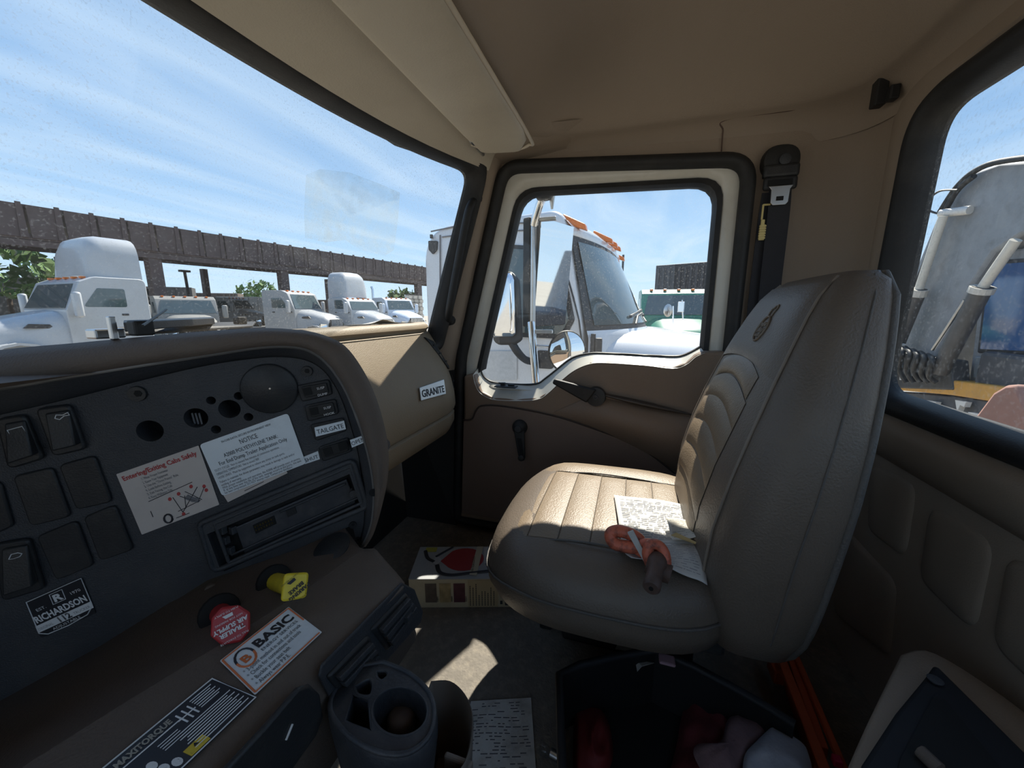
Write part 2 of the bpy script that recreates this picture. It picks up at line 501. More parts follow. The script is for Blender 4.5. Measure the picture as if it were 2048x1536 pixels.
# folded ledge under the rear window
g = G().loft([[Vector((x, RY + a, z)) for a, z in ((-0.01, 0.665), (0.02, 0.655), (0.035, 0.635), (0.03, 0.60), (0.012, 0.575), (-0.01, 0.57))] for x in (1.05, 0.6, 0.1, -0.85)], caps=False, closed=False)
obj('ledge', g, TAN, wall_rear, smooth=80)

# rear window: black gasket and dusty pane
window_2 = empty('window_2', (0.15, RY, 0.655), 'rear cab window in a thick black rubber gasket', 'window', kind='structure')
rwd = densify(RWO, 0.05)
g = G().loft([[Vector((p.x, RY + y_, p.y)) for p in offs(rwd, d_)] for d_, y_ in ((-0.006, 0.0), (-0.004, 0.014), (0.006, 0.022), (0.018, 0.018), (0.026, 0.004), (0.030, -0.012), (0.030, -0.030), (0.0, -0.04))], caps=False)
obj('gasket', g, BLK, window_2, smooth=60)
RGL = glass_mat('rear_glass', (0.93, 0.96, 0.97), dust=0.30, scale=170, dcol=(0.62, 0.62, 0.60))
g = G().add([Vector((p.x, RY - 0.022, p.y)) for p in ri], [tuple(range(len(ri)))])
obj('pane', g, RGL, window_2)

# driver-side wall; the driver's door stands open
lo2 = resample([Vector(p) for p in ((-0.52, FZ - 0.02), (-0.52, 1.29), (0.62, 1.29), (0.76, FZ - 0.02))], 64, dc)
li2 = resample([Vector(p) for p in fillet([(-0.28, 0.40), (-0.28, 1.24), (0.40, 1.24), (0.56, 0.66), (0.58, 0.40)], 0.06, 6)], 64, dc + Vector((0, 0.25)))  # opening sized for fill light; raised sill stands in for driver and seat
lo2 = resample([Vector(p) for p in ((-0.52, FZ - 0.02), (-0.52, 1.29), (0.62, 1.29), (0.76, FZ - 0.02))], 64, dc + Vector((0, 0.25)))
g = G().loft([[Vector((-0.88, p.x, p.y)) for p in lo2], [Vector((-0.88, p.x, p.y)) for p in li2], [Vector((-0.95, p.x, p.y)) for p in li2]], caps=False)
struct('wall_left', g, TAN, 'tan driver-side wall around the open driver doorway', 'wall', smooth=40)

# ceiling dome
def rrect(x0, x1, y0, y1, r, z):
    return [Vector((p[0], p[1], z)) for p in fillet([(x1, y0), (x1, y1), (x0, y1), (x0, y0)], r, 8)]
lv = [(0.0, 1.235, -0.05), (0.004, 1.262, -0.045), (0.02, 1.288, -0.03), (0.035, 1.298, -0.015), (0.045, 1.301, 0.0), (0.055, 1.305, 0.0), (0.075, 1.325, 0.0), (0.11, 1.352, 0.0), (0.17, 1.378, 0.0), (0.26, 1.396, 0.0), (0.40, 1.405, 0.0)]
g = G().loft([rrect(-0.88 + i_, 1.155 - i_, RY + i_ * 0.9, 0.315 - i_ * 0.8 + e_ * -0.2, 0.14, z_) for i_, z_, e_ in lv], caps=False)
for p in g.v:
    t_ = min(1, max(0, (p.y - 0.14) / 0.10)); t_ = t_ * t_ * (3 - 2 * t_)
    if p.z < 1.298: p.z += (1.298 - p.z) * t_
k = len(g.v) - 36
g.f.append(tuple(range(k, k + 36)))
ceiling = struct('ceiling', g, TAN, 'tan vinyl headliner dome of the cab roof', 'ceiling', smooth=55)
def ws(x, z):
    ax = abs(x - 0.15) / 0.92
    k = ax ** 3.2
    yt = 0.575 - 0.145 * k
    return yt + (1.235 - z) / (1.235 - 0.78) * (0.115 + 0.028 * k)
rpl = [(-0.93 + 1.83 * i / 12, 0.60 - 0.02 * (i / 12) ** 2) for i in range(13)] + [(0.96, 0.550), (1.03, 0.525), (1.09, 0.506), (1.15, 0.490), (1.20, 0.477), (1.24, 0.462), (1.25, 0.45), (1.25, 0.42), (1.20, 0.38), (1.19, 0.30), (1.19, -0.45), (1.12, -0.53), (-0.93, -0.53)]  # front right corner overhang added to shape the shadow on the dash
cen_ = Vector((0.15, 0.0))
g = G().loft([[Vector((cen_.x + (x - cen_.x) * s_, cen_.y + (y - cen_.y) * s_, z_)) for x, y in rpl] for s_, z_ in ((1.0, 1.245), (1.0, 1.29), (0.985, 1.36), (0.93, 1.42), (0.80, 1.45))], caps=False)
k = len(g.v) - len(rpl)
g.f.append(tuple(range(k, k + len(rpl))))
obj('roof_skin_shadow_lip', g, WHITE, ceiling)
seam = spline([on(1443, 303, 'X', 1.147), on(1446, 262, 'X', 1.14), on(1452, 240, 'X', 1.125), on(1600, 218, 'X', 1.122), on(1740, 188, 'X', 1.115), on(1850, 110, 'Y', -0.488), on(1950, 0, 'Y', -0.488)], 8)
obj('seam', G().tube(seam, 0.0016, 6), mat('seam_dark', (0.10, 0.06, 0.045), 0.7), ceiling)

# windshield: curved pane with black gasket
TOP = [on(x, y, 'Z', 1.235) for x, y in ((474, 72), (627, 168), (741, 232), (855, 293), (905, 320))]
def ws(x, z):
    ax = abs(x - 0.15) / 0.92
    k = ax ** 3.2
    yt = 0.575 - 0.145 * k
    return yt + (1.235 - z) / (1.235 - 0.78) * (0.115 + 0.028 * k)
WSO = [Vector(p) for p in fillet([(1.068, 0.74), (1.075, 1.238), (-0.775, 1.238), (-0.768, 0.74)], [0.02, 0.055, 0.055, 0.02], 8)]
window_1 = empty('window_1', (0.15, 0.6, 0.75), 'wide dusty windshield with black rubber gasket', 'window', kind='structure')
WGL = glass_mat('windshield_glass', (0.96, 0.985, 0.99), dust=0.34, scale=330, dcol=(0.62, 0.62, 0.60), lo=0.55, hi=0.70)
def wsp(u, v):
    x = -0.775 + 1.85 * u; z = 0.72 + 0.52 * v
    return Vector((x, ws(x, z) + 0.012, z))
obj('pane', G().grid(wsp, 40, 8), WGL, window_1, smooth=180)
wl = densify(WSO, 0.05)
wcn = Vector((0.15, 0.98))
def ins(loop, d):
    n = len(loop); out = []
    for i in range(n):
        t = (loop[(i + 1) % n] - loop[i - 1]).normalized()
        nr = Vector((-t.y, t.x))
        if (loop[i] + nr * 0.01 - wcn).length > (loop[i] - wcn).length: nr = -nr
        out.append(loop[i] + nr * d)
    return out
rings = []
for d_, yy in ((-0.02, -0.004), (-0.012, -0.026), (0.0, -0.030), (0.012, -0.022), (0.016, 0.0), (0.016, 0.02), (-0.02, 0.025)):
    rings.append([Vector((p.x, ws(min(p.x, 1.07), p.y) + yy, p.y)) for p in ins(wl, d_)])
obj('gasket', G().loft(rings, caps=False), BLK, window_1, smooth=60)
RES = glass_mat('sticker_residue', (0.97, 0.98, 0.97), dust=0.55, scale=42, dcol=(0.92, 0.97, 0.90), lo=0.35, hi=0.68)
rp = []
for x, y in ((612, 350), (640, 338), (700, 345), (760, 368), (800, 385), (796, 440), (788, 500), (770, 512), (720, 500), (690, 480), (650, 485), (610, 475), (608, 420)):
    q = on(x, y, 'Y', 0.63)
    for _ in range(8):
        q = on(x, y, 'Y', ws(q.x, q.z) + 0.006)
    rp.append(q)
obj('sticker_residue', G().add(rp, [tuple(range(len(rp)))]), RES, window_1, label='pale glue patch left by a removed sticker')

# windshield header (beige vinyl between gasket and visor)
def hdr(u, v):
    x = -0.85 + 1.93 * u
    y0 = ws(min(x, 1.07), 1.235) - 0.026; y1 = 0.385
    t = v
    return Vector((x, y0 + (y1 - y0) * t, 1.228 + 0.040 * math.sin(t * 1.5) - 0.006 * math.sin(t * 3.1)))
g = G().grid(hdr, 30, 8)
g.grid(lambda u, v: Vector((-0.85 + 1.93 * u, 0.385 - 0.085 * v, 1.268 + 0.032 * v)), 10, 3)
struct('trim_1', g, BEIGE, 'beige vinyl header trim above the windshield', 'trim', smooth=180)
# passenger-side windshield pillar
def pil(u, v):
    z = 0.66 + 0.645 * v
    ya = ws(1.07, z) - 0.002
    yb = (0.395 + (1.25 - z) * 0.26)
    a = Vector((1.078, ya, z)); b = Vector((1.146, yb - 0.004, z))
    p = a.lerp(b, u)
    return p + Vector((-0.012, -0.008, 0)) * math.sin(u * math.pi)
struct('trim_2', G().grid(pil, 8, 14).add([(1.06, 0.46, 1.25), (1.15, 0.40, 1.262), (1.152, 0.08, 1.30), (1.10, 0.08, 1.33), (1.04, 0.28, 1.31)], [(0, 1, 2, 3, 4)]), TAN, 'tan windshield pillar trim beside the passenger door', 'trim', smooth=180)
# kick panel below the pillar
struct('trim_3', G().add([(1.135, 0.56, FZ), (1.135, 0.76, FZ), (1.06, 0.74, 0.70), (1.135, 0.54, 0.70)], [(0, 1, 2, 3)]), DARK, 'dark kick panel beside the passenger footwell', 'trim', solid=0.01)

# grab handle on the pillar
h = empty('grab_handle', on(898, 640, 'X', 1.05), 'black grab handle on the windshield pillar', 'handle')
path = spline([on(952, 398, 'X', 1.085), on(942, 410, 'X', 1.05), on(933, 440, 'X', 1.04), on(915, 530, 'X', 1.04), on(902, 600, 'X', 1.04), on(898, 625, 'X', 1.05), on(897, 640, 'X', 1.075)], 6)
obj('grip', G().tube(path, 0.011, 10), BLK, h, smooth=60)
for q in (on(953, 396, 'X', 1.09), on(898, 640, 'X', 1.085)):
    obj('foot', G().lathe([(0.0, 0), (0.017, 0), (0.017, 0.012), (0.010, 0.02)], q + Vector((0.012, 0, 0)), (-1, 0, 0.0), 12), BLK, h, smooth=40)
    obj('screw', G().lathe([(0.005, 0), (0.005, 0.004), (0.003, 0.005)], q + Vector((-0.008, 0, 0)), (-1, 0, 0.0), 8), STEEL, h)

# sun visor
v = empty('sun_visor', (0.55, 0.33, 1.23), 'beige padded sun visor folded up above the windshield', 'visor')
rings = []
for i in range(25):
    t = i / 24; x = -0.25 + 1.245 * t
    e = min(1.0, (1 - t) * 14) ** 0.5 if t > 0.93 else 1.0
    y0, y1 = 0.40 - 0.005 * (1 - e), 0.25 + 0.035 * (1 - e)
    zm = lambda y: 1.238 + (y - 0.25) * 0.08
    r = []
    for k in range(16):
        a = 2 * math.pi * k / 16
        yy = (y0 + y1) / 2 + (y0 - y1) / 2 * math.copysign(abs(math.cos(a)) ** 0.45, math.cos(a))
        zz = zm(yy) + 0.011 * math.copysign(abs(math.sin(a)) ** 0.8, math.sin(a)) * (1 if math.sin(a) > 0 else 0.8)
        r.append(Vector((x, yy, zz)))
    rings.append(r)
obj('pad', G().loft(rings), BEIGE, v, smooth=60)
obj('piping', G().tube(spline([(-0.25, 0.249, 1.239), (0.6, 0.249, 1.239), (0.94, 0.250, 1.239), (0.975, 0.262, 1.239), (0.994, 0.30, 1.24), (0.985, 0.37, 1.244), (0.95, 0.398, 1.246)], 8), 0.0042, 8), mat('visor_piping', (0.52, 0.45, 0.35), 0.5), v, smooth=60)
obj('hinge_rod', G().tube([(0.93, 0.392, 1.246), (1.03, 0.40, 1.252), (1.05, 0.42, 1.262)], 0.005, 8), STEEL, v, smooth=60)
# ------------------------------------------------------------------ passenger door
door = empty('door_1', (1.15, 0.13, 0.12), 'passenger door with white frame and brown moulded inner panel', 'door', kind='structure')
# rubber seal around the opening (sits on the wall side)
def yzring(loop, X):
    return [Vector((X, p.x, p.y)) for p in loop]
DOD = densify(DO, 0.05)
g = G().loft([yzring(offs(DOD, d_), X_) for d_, X_ in ((-0.010, 1.150), (-0.008, 1.128), (0.004, 1.118), (0.018, 1.122), (0.024, 1.135), (0.024, 1.16))], caps=False)
seal = obj('weather_seal', g, BLK, door, smooth=70)
# window opening of the glass
GB = [yz(x, y, 1.175) for x, y in ((965, 742), (985, 766), (1080, 768), (1115, 742), (1150, 716), (1185, 707), (1370, 714), (1398, 700))]
GLP = [Vector((-0.19, GB[-1].y + 0.02)), Vector((-0.19, 1.175)), Vector((0.325, 1.192))]
gl = fillet([(-0.19, 0.70 + 0.02), (-0.19, 1.172), (0.335, 1.190), (0.475, 0.645), (0.43, 0.618), (0.265, 0.618), (0.205, 0.665), (0.135, 0.703), (0.02, 0.700), (-0.15, 0.692)], [0.02, 0.06, 0.07, 0.02, 0.04, 0.05, 0.03, 0.06, 0.02, 0.03], 8)
gl = [Vector(p) for p in gl]
wc = Vector((0.1, 0.92))
# cream/white painted door frame: ring between the seal and the window, then return into the window
fo = resample(offs(DOD, 0.008), 120, wc)
fi = resample(gl, 120, wc)
fm = [wc + (p - wc) * 1.045 for p in fi]
g = G().loft([yzring(fo, 1.205), yzring(fo, 1.150), yzring([a.lerp(b, 0.55) for a, b in zip(fo, fm)], 1.143), yzring(fm, 1.150), yzring(fi, 1.172)], caps=False)
frame = obj('frame', g, CREAM, door, smooth=45)
# glass run channel
gr = [wc + (p - wc) * 0.965 for p in fi]
def bottom(p):
    return p.y < 0.735 and -0.165 < p.x < 0.455
k0 = max(i for i in range(120) if bottom(fi[i]) and not bottom(fi[(i + 1) % 120]))
order = [(k0 + 1 + i) % 120 for i in range(120)]
order = [i for i in order if not bottom(fi[i])]
sel = lambda l: [l[i] for i in order]
g = G().loft([yzring(sel([wc + (p - wc) * s_ for p in fi]), X_) for s_, X_ in ((1.03, 1.152), (0.985, 1.150), (0.965, 1.165), (0.965, 1.185))], caps=False, closed=False)
obj('glass_channel', g, BLK, door, smooth=60)
# painted sill shelf between the trim panel and the glass
sa_ = [(946, 748), (950, 766), (960, 784), (985, 797), (1030, 800), (1075, 797), (1098, 783), (1125, 757), (1150, 738), (1180, 726), (1215, 724), (1290, 729), (1345, 735), (1372, 728), (1392, 712), (1410, 704)]
sb_ = [(960, 730), (962, 745), (970, 757), (988, 766), (1030, 770), (1072, 769), (1092, 757), (1115, 739), (1145, 717), (1180, 708), (1215, 708), (1290, 712), (1345, 714), (1365, 712), (1385, 704), (1402, 694)]
ra = spline([on(x, y + 2, 'X', 1.109) for x, y in sa_], 4); rb_ = spline([on(x, y, 'X', 1.168) for x, y in sb_], 4)
rm = [a.lerp(b_, 0.75) + Vector((0, 0, -0.002)) for a, b_ in zip(ra, rb_)]
obj('sill_shelf', G().loft([ra, rm, rb_], caps=False, closed=False), CREAM, door, smooth=60)
obj('glass_wiper', G().tube([p + Vector((0.002, 0, 0.001)) for p in rb_], 0.004, 6), BLK, door, smooth=60)
DGL = glass_mat('door_glass', (0.95, 0.975, 0.975), dust=0.17, scale=240, dcol=(0.72, 0.72, 0.70), lo=0.56, hi=0.70)
pane = obj('pane', G().add(yzring(fi, 1.18), [tuple(range(len(fi)))]), DGL, door)
# outer door skin below the glass
g = G().add([(1.21, -0.25, 0.12), (1.21, 0.56, 0.12), (1.21, 0.53, 0.58), (1.21, -0.25, 0.62)], [(0, 1, 2, 3)])
obj('outer_skin', g, WHITE, door)
# inner trim panel, top edge follows the stepped sill
PX = 1.105
top = [yz(x, y, PX) for x, y in ((926, 752), (946, 748), (950, 766), (960, 784), (985, 797), (1030, 800), (1075, 797), (1098, 783), (1125, 757), (1150, 738), (1180, 726), (1215, 724), (1290, 729), (1345, 735), (1372, 728), (1392, 712), (1408, 704), (1442, 704))]
bot = [Vector((-0.235, 0.15)), Vector((0.535, 0.15)), yz(926, 1000, PX)]
poly = top + [Vector((-0.235, top[-1].y))] + bot
g = G().prism([Vector((PX + 0.045, p.x, p.y)) for p in poly], (-0.040, 0, 0))
panel = obj('inner_panel', g, DOORM, door, bevel=0.008, seg=3, smooth=40)
# recessed lower insert, outlined by a groove
ins_px = [(926, 842), (943, 840), (952, 822), (965, 813), (1010, 815), (1100, 832), (1180, 857), (1260, 888), (1310, 918), (1350, 950)]
low = [yz(x, y, PX - 0.004) for x, y in ins_px]
low = spline([(p.x, p.y, 0) for p in low], 4)
poly = [Vector((p.x, p.y)) for p in low] + [Vector((-0.22, low[-1].y - 0.03)), Vector((-0.22, 0.17)), Vector((0.525, 0.17))]
g = G().prism([Vector((PX + 0.006, p.x, p.y)) for p in poly], (-0.008, 0, 0))
obj('lower_insert', g, DOORL, door, bevel=0.003, smooth=40)
gp = [Vector((PX - 0.001, p.x, p.y + 0.003)) for p in low]
obj('groove', G().tube(gp, 0.0022, 6), mat('groove_dark', (0.05, 0.035, 0.028), 0.8), door)
# arm-rest bulge with an upper scoop
rings = []
n = 18
for i in range(n + 1):
    t = i / n
    ax_, ay_ = 1185 + 235 * t, 792 + 48 * t            # upper edge of the bulge
    bx_, by_ = 1100 + 250 * t, 828 + 115 * t ** 1.25    # lower edge along the insert
    a = yz(ax_, ay_, PX); b = yz(bx_, by_, PX)
    hgt = 0.036 * math.sin(min(1, t * 1.6) * math.pi / 2)
    r = []
    for k in range(9):
        s_ = k / 8
        p = a.lerp(b, s_)
        x = PX + 0.004 - hgt * (math.sin(math.pi * min(1, s_ * 0.9 + 0.12)) ** 0.8) - 0.002
        r.append(Vector((x, p.x, p.y)))
    r[0].x = PX + 0.004; r[-1].x = PX + 0.004
    rings.append(r)
obj('arm_rest', G().loft(rings, caps=False, closed=False), DOORM, door, smooth=70)
sc = [on(1205 + 200 * t, 789 + 45 * t, 'X', PX - 0.006) for t in [i / 10 for i in range(11)]]  # dark strip stands in for the shaded groove above the arm rest
obj('pull_shade', G().tube(sc, [0.003 + 0.009 * math.sin(math.pi * min(1, i / 10 + 0.12)) for i in range(11)], 10, flat=0.6), mat('pull_shade_brown', (0.06, 0.046, 0.037), 0.4), door, smooth=60, label='dark strip painted for the shade of the pull recess')
# door opener: chunky black lever
hp = on(1190, 796, 'X', PX - 0.03)
lev = obj('door_lever', G().lathe([(0.0, 0), (0.027, 0), (0.029, 0.012), (0.027, 0.022), (0.0, 0.024)], hp + Vector((0.035, 0, 0)), (-1, 0, 0), 24), PANEL2, door, smooth=40)
tip = on(1107, 760, 'X', PX - 0.045)
d_ = tip - hp; pd = Vector((0, -d_.z, d_.y)).normalized()
a0, a1 = hp + pd * 0.022, hp - pd * 0.024
b0, b1 = tip + pd * 0.003, tip - pd * 0.012
if a0.z < a1.z:
    pass
g = G().prism([a0 + d_ * 0.05, b0, b1, a1 + d_ * 0.12], (0.018, 0, 0))
obj('lever_arm', g, BLK, lev, bevel=0.005, seg=3, smooth=40)
obj('lever_screw', G().lathe([(0.007, 0), (0.007, 0.003), (0.004, 0.003), (0.003, 0.001)], hp + Vector((0.011, 0, 0)), (-1, 0, 0), 12), PANEL, lev, smooth=40)
# window crank
cp = on(1037, 857, 'X', PX - 0.02); ce = on(1043, 915, 'X', PX - 0.03)
cr_ = obj('window_crank', G().lathe([(0.0, 0), (0.024, 0), (0.023, 0.010), (0.016, 0.018), (0.010, 0.022), (0.0, 0.022)], cp + Vector((0.018, 0, 0)), (-1, 0, 0), 24), BLK, door, smooth=40)
d_ = ce - cp
g = G().prism([cp + Vector((0, 0.017, -0.004)), cp + Vector((0, -0.017, -0.004)), ce + Vector((0, -0.011, 0)), ce + Vector((0, -0.007, -0.012)), ce + Vector((0, 0.007, -0.012)), ce + Vector((0, 0.011, 0))], (0.010, 0, 0))
obj('crank_arm', g, BLK, cr_, bevel=0.004, seg=2, smooth=40)
g = G().prism([cp + Vector((-0.001, 0.008, -0.02)), cp + Vector((-0.001, -0.008, -0.02)), ce + Vector((-0.001, -0.005, 0.012)), ce + Vector((-0.001, 0.005, 0.012))], (0.002, 0, 0))
obj('crank_slot', g, HOLE, cr_)
obj('crank_knob', G().lathe([(0.0095, 0), (0.0095, 0.008), (0.006, 0.010), (0, 0.010)], ce, (-1, 0, 0), 14), PANEL2, cr_, smooth=40)
obj('crank_hub', G().lathe([(0.010, 0), (0.010, 0.004), (0, 0.005)], cp + Vector((-0.004, 0, 0)), (-1, 0, 0), 14), PANEL, cr_, smooth=40)
# little black latch plate on the sill
q = on(1012, 773, 'X', 1.135)
g = G().box(q, (0.03, 0.07, 0.004)).box(q + Vector((0.006, 0.012, 0.006)), (0.012, 0.014, 0.010)).box(q + Vector((0.004, -0.016, 0.004)), (0.008, 0.02, 0.006))
obj('sill_latch', g, BLK, door, bevel=0.001)
# screws in the lower panel
q = on(938, 980, 'X', PX)
obj('screw', G().lathe([(0.006, 0), (0.006, 0.004), (0, 0.005)], q + Vector((0.004, 0, 0)), (-1, 0, 0), 10), DOORL, door)

# ------------------------------------------------------------------ seat belt
sb = empty('seat_belt', (1.12, -0.31, 0.55), 'black passenger seat belt hanging from its pillar anchor', 'seat belt')
an = on(1562, 318, 'X', 1.135)
BELT = mat('belt_webbing', (0.020, 0.021, 0.026), 0.75, var=0.15, vscale=60, bump=0.5, bscale=500)
cov = obj('anchor_cover', G().loft([[Vector((1.148 - h_, an.y + x * s_, an.z + z * s_ - 0.004)) for x, z in sq(0.040, 0.036, 2.4, 28)] for s_, h_ in ((1.0, 0.0), (1.0, 0.012), (0.9, 0.021), (0.55, 0.025), (0.2, 0.025))]), BLK, sb, smooth=50)
obj('bolt', G().lathe([(0.012, 0), (0.012, 0.006), (0.006, 0.008), (0, 0.008)], an + Vector((-0.012, -0.004, -0.006)), (-1, 0, 0), 16), PANEL, cov, smooth=40)
lp = on(1562, 350, 'X', 1.12)
g = G().box(lp + Vector((0.005, 0, 0.010)), (0.020, 0.074, 0.030)).box(lp + Vector((0.0, 0, -0.018)), (0.014, 0.070, 0.030))
obj('loop', g, PANEL2, sb, bevel=0.007, seg=3, smooth=40)
obj('loop_slot', G().box(lp + Vector((-0.008, 0.002, -0.018)), (0.002, 0.050, 0.014)), HOLE, sb, bevel=0.002)
tg = on(1561, 393, 'X', 1.105)
tl = []
for y_, z_ in ((-0.024, 0.024), (0.026, 0.024), (0.020, 0.016), (0.019, -0.012), (0.014, -0.018), (-0.012, -0.018), (-0.017, -0.012), (-0.018, 0.016)):
    tl.append(Vector((tg.x, tg.y + y_, tg.z + z_)))
obj('latch_tongue', G().prism(tl, (0.003, 0, 0)), STEEL, sb, bevel=0.001)
obj('tongue_slot', G().box(tg + Vector((-0.001, 0.001, -0.004)), (0.002, 0.014, 0.009)), HOLE, sb)
b = [on(x, y, 'X', X_) for x, y, X_ in ((1561, 372, 1.118), (1558, 420, 1.118), (1549, 500, 1.122), (1541, 570, 1.125), (1533, 660, 1.13), (1528, 760, 1.135))]
def strap(pts, w):
    r1 = [p + Vector((0, w / 2, 0)) for p in pts]; r2 = [p + Vector((0, -w / 2, 0)) for p in pts]
    g = G()
    for a, b_ in zip(range(len(pts) - 1), range(1, len(pts))):
        g.add([r1[a], r2[a], r2[b_], r1[b_]], [(0, 1, 2, 3)])
    return g
obj('webbing', strap(spline(b, 5), 0.046), BELT, sb, solid=0.002)
b2 = [on(x, y, 'X', X_) for x, y, X_ in ((1545, 385, 1.130), (1536, 440, 1.132), (1526, 520, 1.135), (1516, 600, 1.138), (1506, 700, 1.141))]
obj('return_webbing', strap(spline(b2, 5), 0.044), BELT, sb, solid=0.002)
cl = on(1527, 440, 'X', 1.115)
YC = mat('clip_yellow', (0.62, 0.50, 0.20), 0.5)
g = G().box(cl + Vector((0, 0.004, 0.018)), (0.004, 0.004, 0.034)).box(cl + Vector((0, -0.003, 0.034)), (0.004, 0.016, 0.004)).box(cl + Vector((0, 0.001, -0.006)), (0.004, 0.008, 0.014))
clip = obj('comfort_clip', g, YC, sb, bevel=0.001)
for i in range(6):
    obj('clip_tooth', G().box(cl + Vector((0, 0.0, -0.014 - i * 0.0055)), (0.005, 0.014, 0.0035)), YC, clip)
obj('clip_bar', G().box(cl + Vector((0.001, 0.0, -0.028)), (0.003, 0.012, 0.036)), YC, clip, bevel=0.001)

# coat hook by the rear corner
ck = on(1759, 185, 'X', 1.045)
g = G().box(ck + Vector((0, 0, 0.0)), (0.024, 0.020, 0.052)).box(ck + Vector((-0.018, -0.014, -0.012)), (0.020, 0.016, 0.026))
tag(obj('coat_hook', g, BLK, None, bevel=0.003), 'small black coat hook in the rear ceiling corner', 'hook')
sq_ = on(1737, 158, 'Z', 1.325)
tag(obj('headliner_plug', G().lathe([(0.0, 0), (0.008, 0.0), (0.009, 0.005), (0, 0.006)], sq_ + Vector((0, 0, -0.004)), (-0.6, 0.3, -0.7), 12), BLK, None, smooth=40), 'tiny black plug in the headliner beside the coat hook', 'plug')
# ------------------------------------------------------------------ passenger seat
seat = empty('passenger_seat', (0.735, -0.02, FZ), 'worn tan vinyl high-back passenger seat with pleated cushion', 'seat')
SX = 0.735
# pedestal and slide rails
obj('pedestal', G().box((0.85, -0.02, FZ + 0.115), (0.17, 0.28, 0.23)), DARK, seat, bevel=0.01)
obj('slide_frame', G().box((0.745, 0.0, 0.352), (0.36, 0.32, 0.035)), PANEL2, seat, bevel=0.006)
obj('support_leg', G().box((0.80, 0.160, 0.215), (0.035, 0.03, 0.23)), BLK, seat, bevel=0.004)
# cushion
def csec(z, ins_, crown=0.0):
    hw, hd, yc_ = 0.232 - ins_, 0.205 - ins_, 0.022
    r = []
    for x, y in sq(hw, hd, 3.4, 48):
        zz = z - 0.030 * max(0, (y - 0.12) / 0.085) ** 2 * (1 if z > 0.40 else 0.2) - 0.008 * (x / 0.24) ** 2
        fy = 0.018 * (1 - (x / 0.235) ** 2) if y > 0 else 0
        r.append(Vector((SX + x, yc_ + y + fy, zz)))
    return r
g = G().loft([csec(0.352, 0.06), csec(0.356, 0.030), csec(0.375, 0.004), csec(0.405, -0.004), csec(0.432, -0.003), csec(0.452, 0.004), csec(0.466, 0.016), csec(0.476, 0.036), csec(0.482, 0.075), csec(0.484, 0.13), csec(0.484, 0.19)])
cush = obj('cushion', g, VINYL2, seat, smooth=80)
def ctop(x, y):
    """height of the cushion top"""
    ax = abs(x - SX) / 0.232; ay = abs(y - 0.022) / 0.205
    e = max(ax ** 3.4 + ay ** 3.4, 0) ** (1 / 3.4)
    ins_ = (1 - e) * 0.215
    tb = [(-0.003, 0.432), (0.004, 0.452), (0.016, 0.466), (0.036, 0.476), (0.075, 0.482), (0.13, 0.484), (0.4, 0.484)]
    z = tb[0][1]
    for (a, za), (b_, zb) in zip(tb, tb[1:]):
        if a <= ins_ <= b_:
            z = za + (zb - za) * (ins_ - a) / (b_ - a)
    yy = y - 0.022
    return z - 0.030 * max(0, (yy - 0.12) / 0.085) ** 2 - 0.008 * ((x - SX) / 0.24) ** 2
# pleats across the cushion
ys = [0.202, 0.152, 0.100, 0.048, -0.004, -0.056, -0.108, -0.16]
for i in range(len(ys) - 1):
    y0, y1 = ys[i], ys[i + 1]
    def pf(u, v):
        x = 0.575 + 0.262 * u; y = y0 + (y1 - y0) * v
        e = min(u, 1 - u) * 12; e = min(1, e)
        return Vector((x, y, ctop(x, y) + 0.0015 + 0.0024 * math.sin(math.pi * v) ** 0.5 * e ** 0.5))
    obj('cushion_pleat', G().grid(pf, 14, 6), VINYL, seat, smooth=180)
    if i:
        obj('pleat_line', G().tube([Vector((0.576 + 0.26 * k / 12, y0, ctop(0.576 + 0.26 * k / 12, y0) + 0.0022)) for k in range(13)], 0.0010, 5), mat('pleat_seam_dark', (0.10, 0.075, 0.05), 0.6), seat)  # thin dark seams between the pleats
# bolster skins (lighter vinyl on the far bolster)
def bf(u, v):
    x = 0.840 + 0.085 * u; y = 0.19 - 0.34 * v
    y += -0.035 * u * (1 - v) + 0.02 * u * v
    return Vector((x, y, ctop(x, y) + 0.0025 + 0.004 * math.sin(math.pi * u)))
obj('bolster', G().grid(bf, 8, 16), VINYL, seat, smooth=180)
for off_, nm in ((0.0, 'cushion_seam'), (-0.024, 'lower_seam')):
    r = csec(0.462 if off_ == 0 else 0.432, 0.016 if off_ == 0 else -0.005)
    if off_ != 0:
        r = csec(0.425, -0.0055)
        obj(nm, G().tube(r, 0.0022, 6, closed=True), PIPE, seat, smooth=60)
g = G().tube(spline([(0.838, 0.205, ctop(0.838, 0.205) + 0.002), (0.838, 0.1, ctop(0.838, 0.1) + 0.003), (0.838, -0.05, ctop(0.838, -0.05) + 0.003), (0.838, -0.16, ctop(0.838, -0.16) + 0.003)], 6), 0.0016, 6)
obj('pleat_seam', g, PIPE, seat)
g = G().tube(spline([(0.573, 0.2, ctop(0.573, 0.2) + 0.002), (0.573, 0.1, ctop(0.573, 0.1) + 0.002), (0.573, -0.05, ctop(0.573, -0.05) + 0.002), (0.573, -0.16, ctop(0.573, -0.16) + 0.002)], 6), 0.0016, 6)
obj('pleat_seam', g, PIPE, seat)
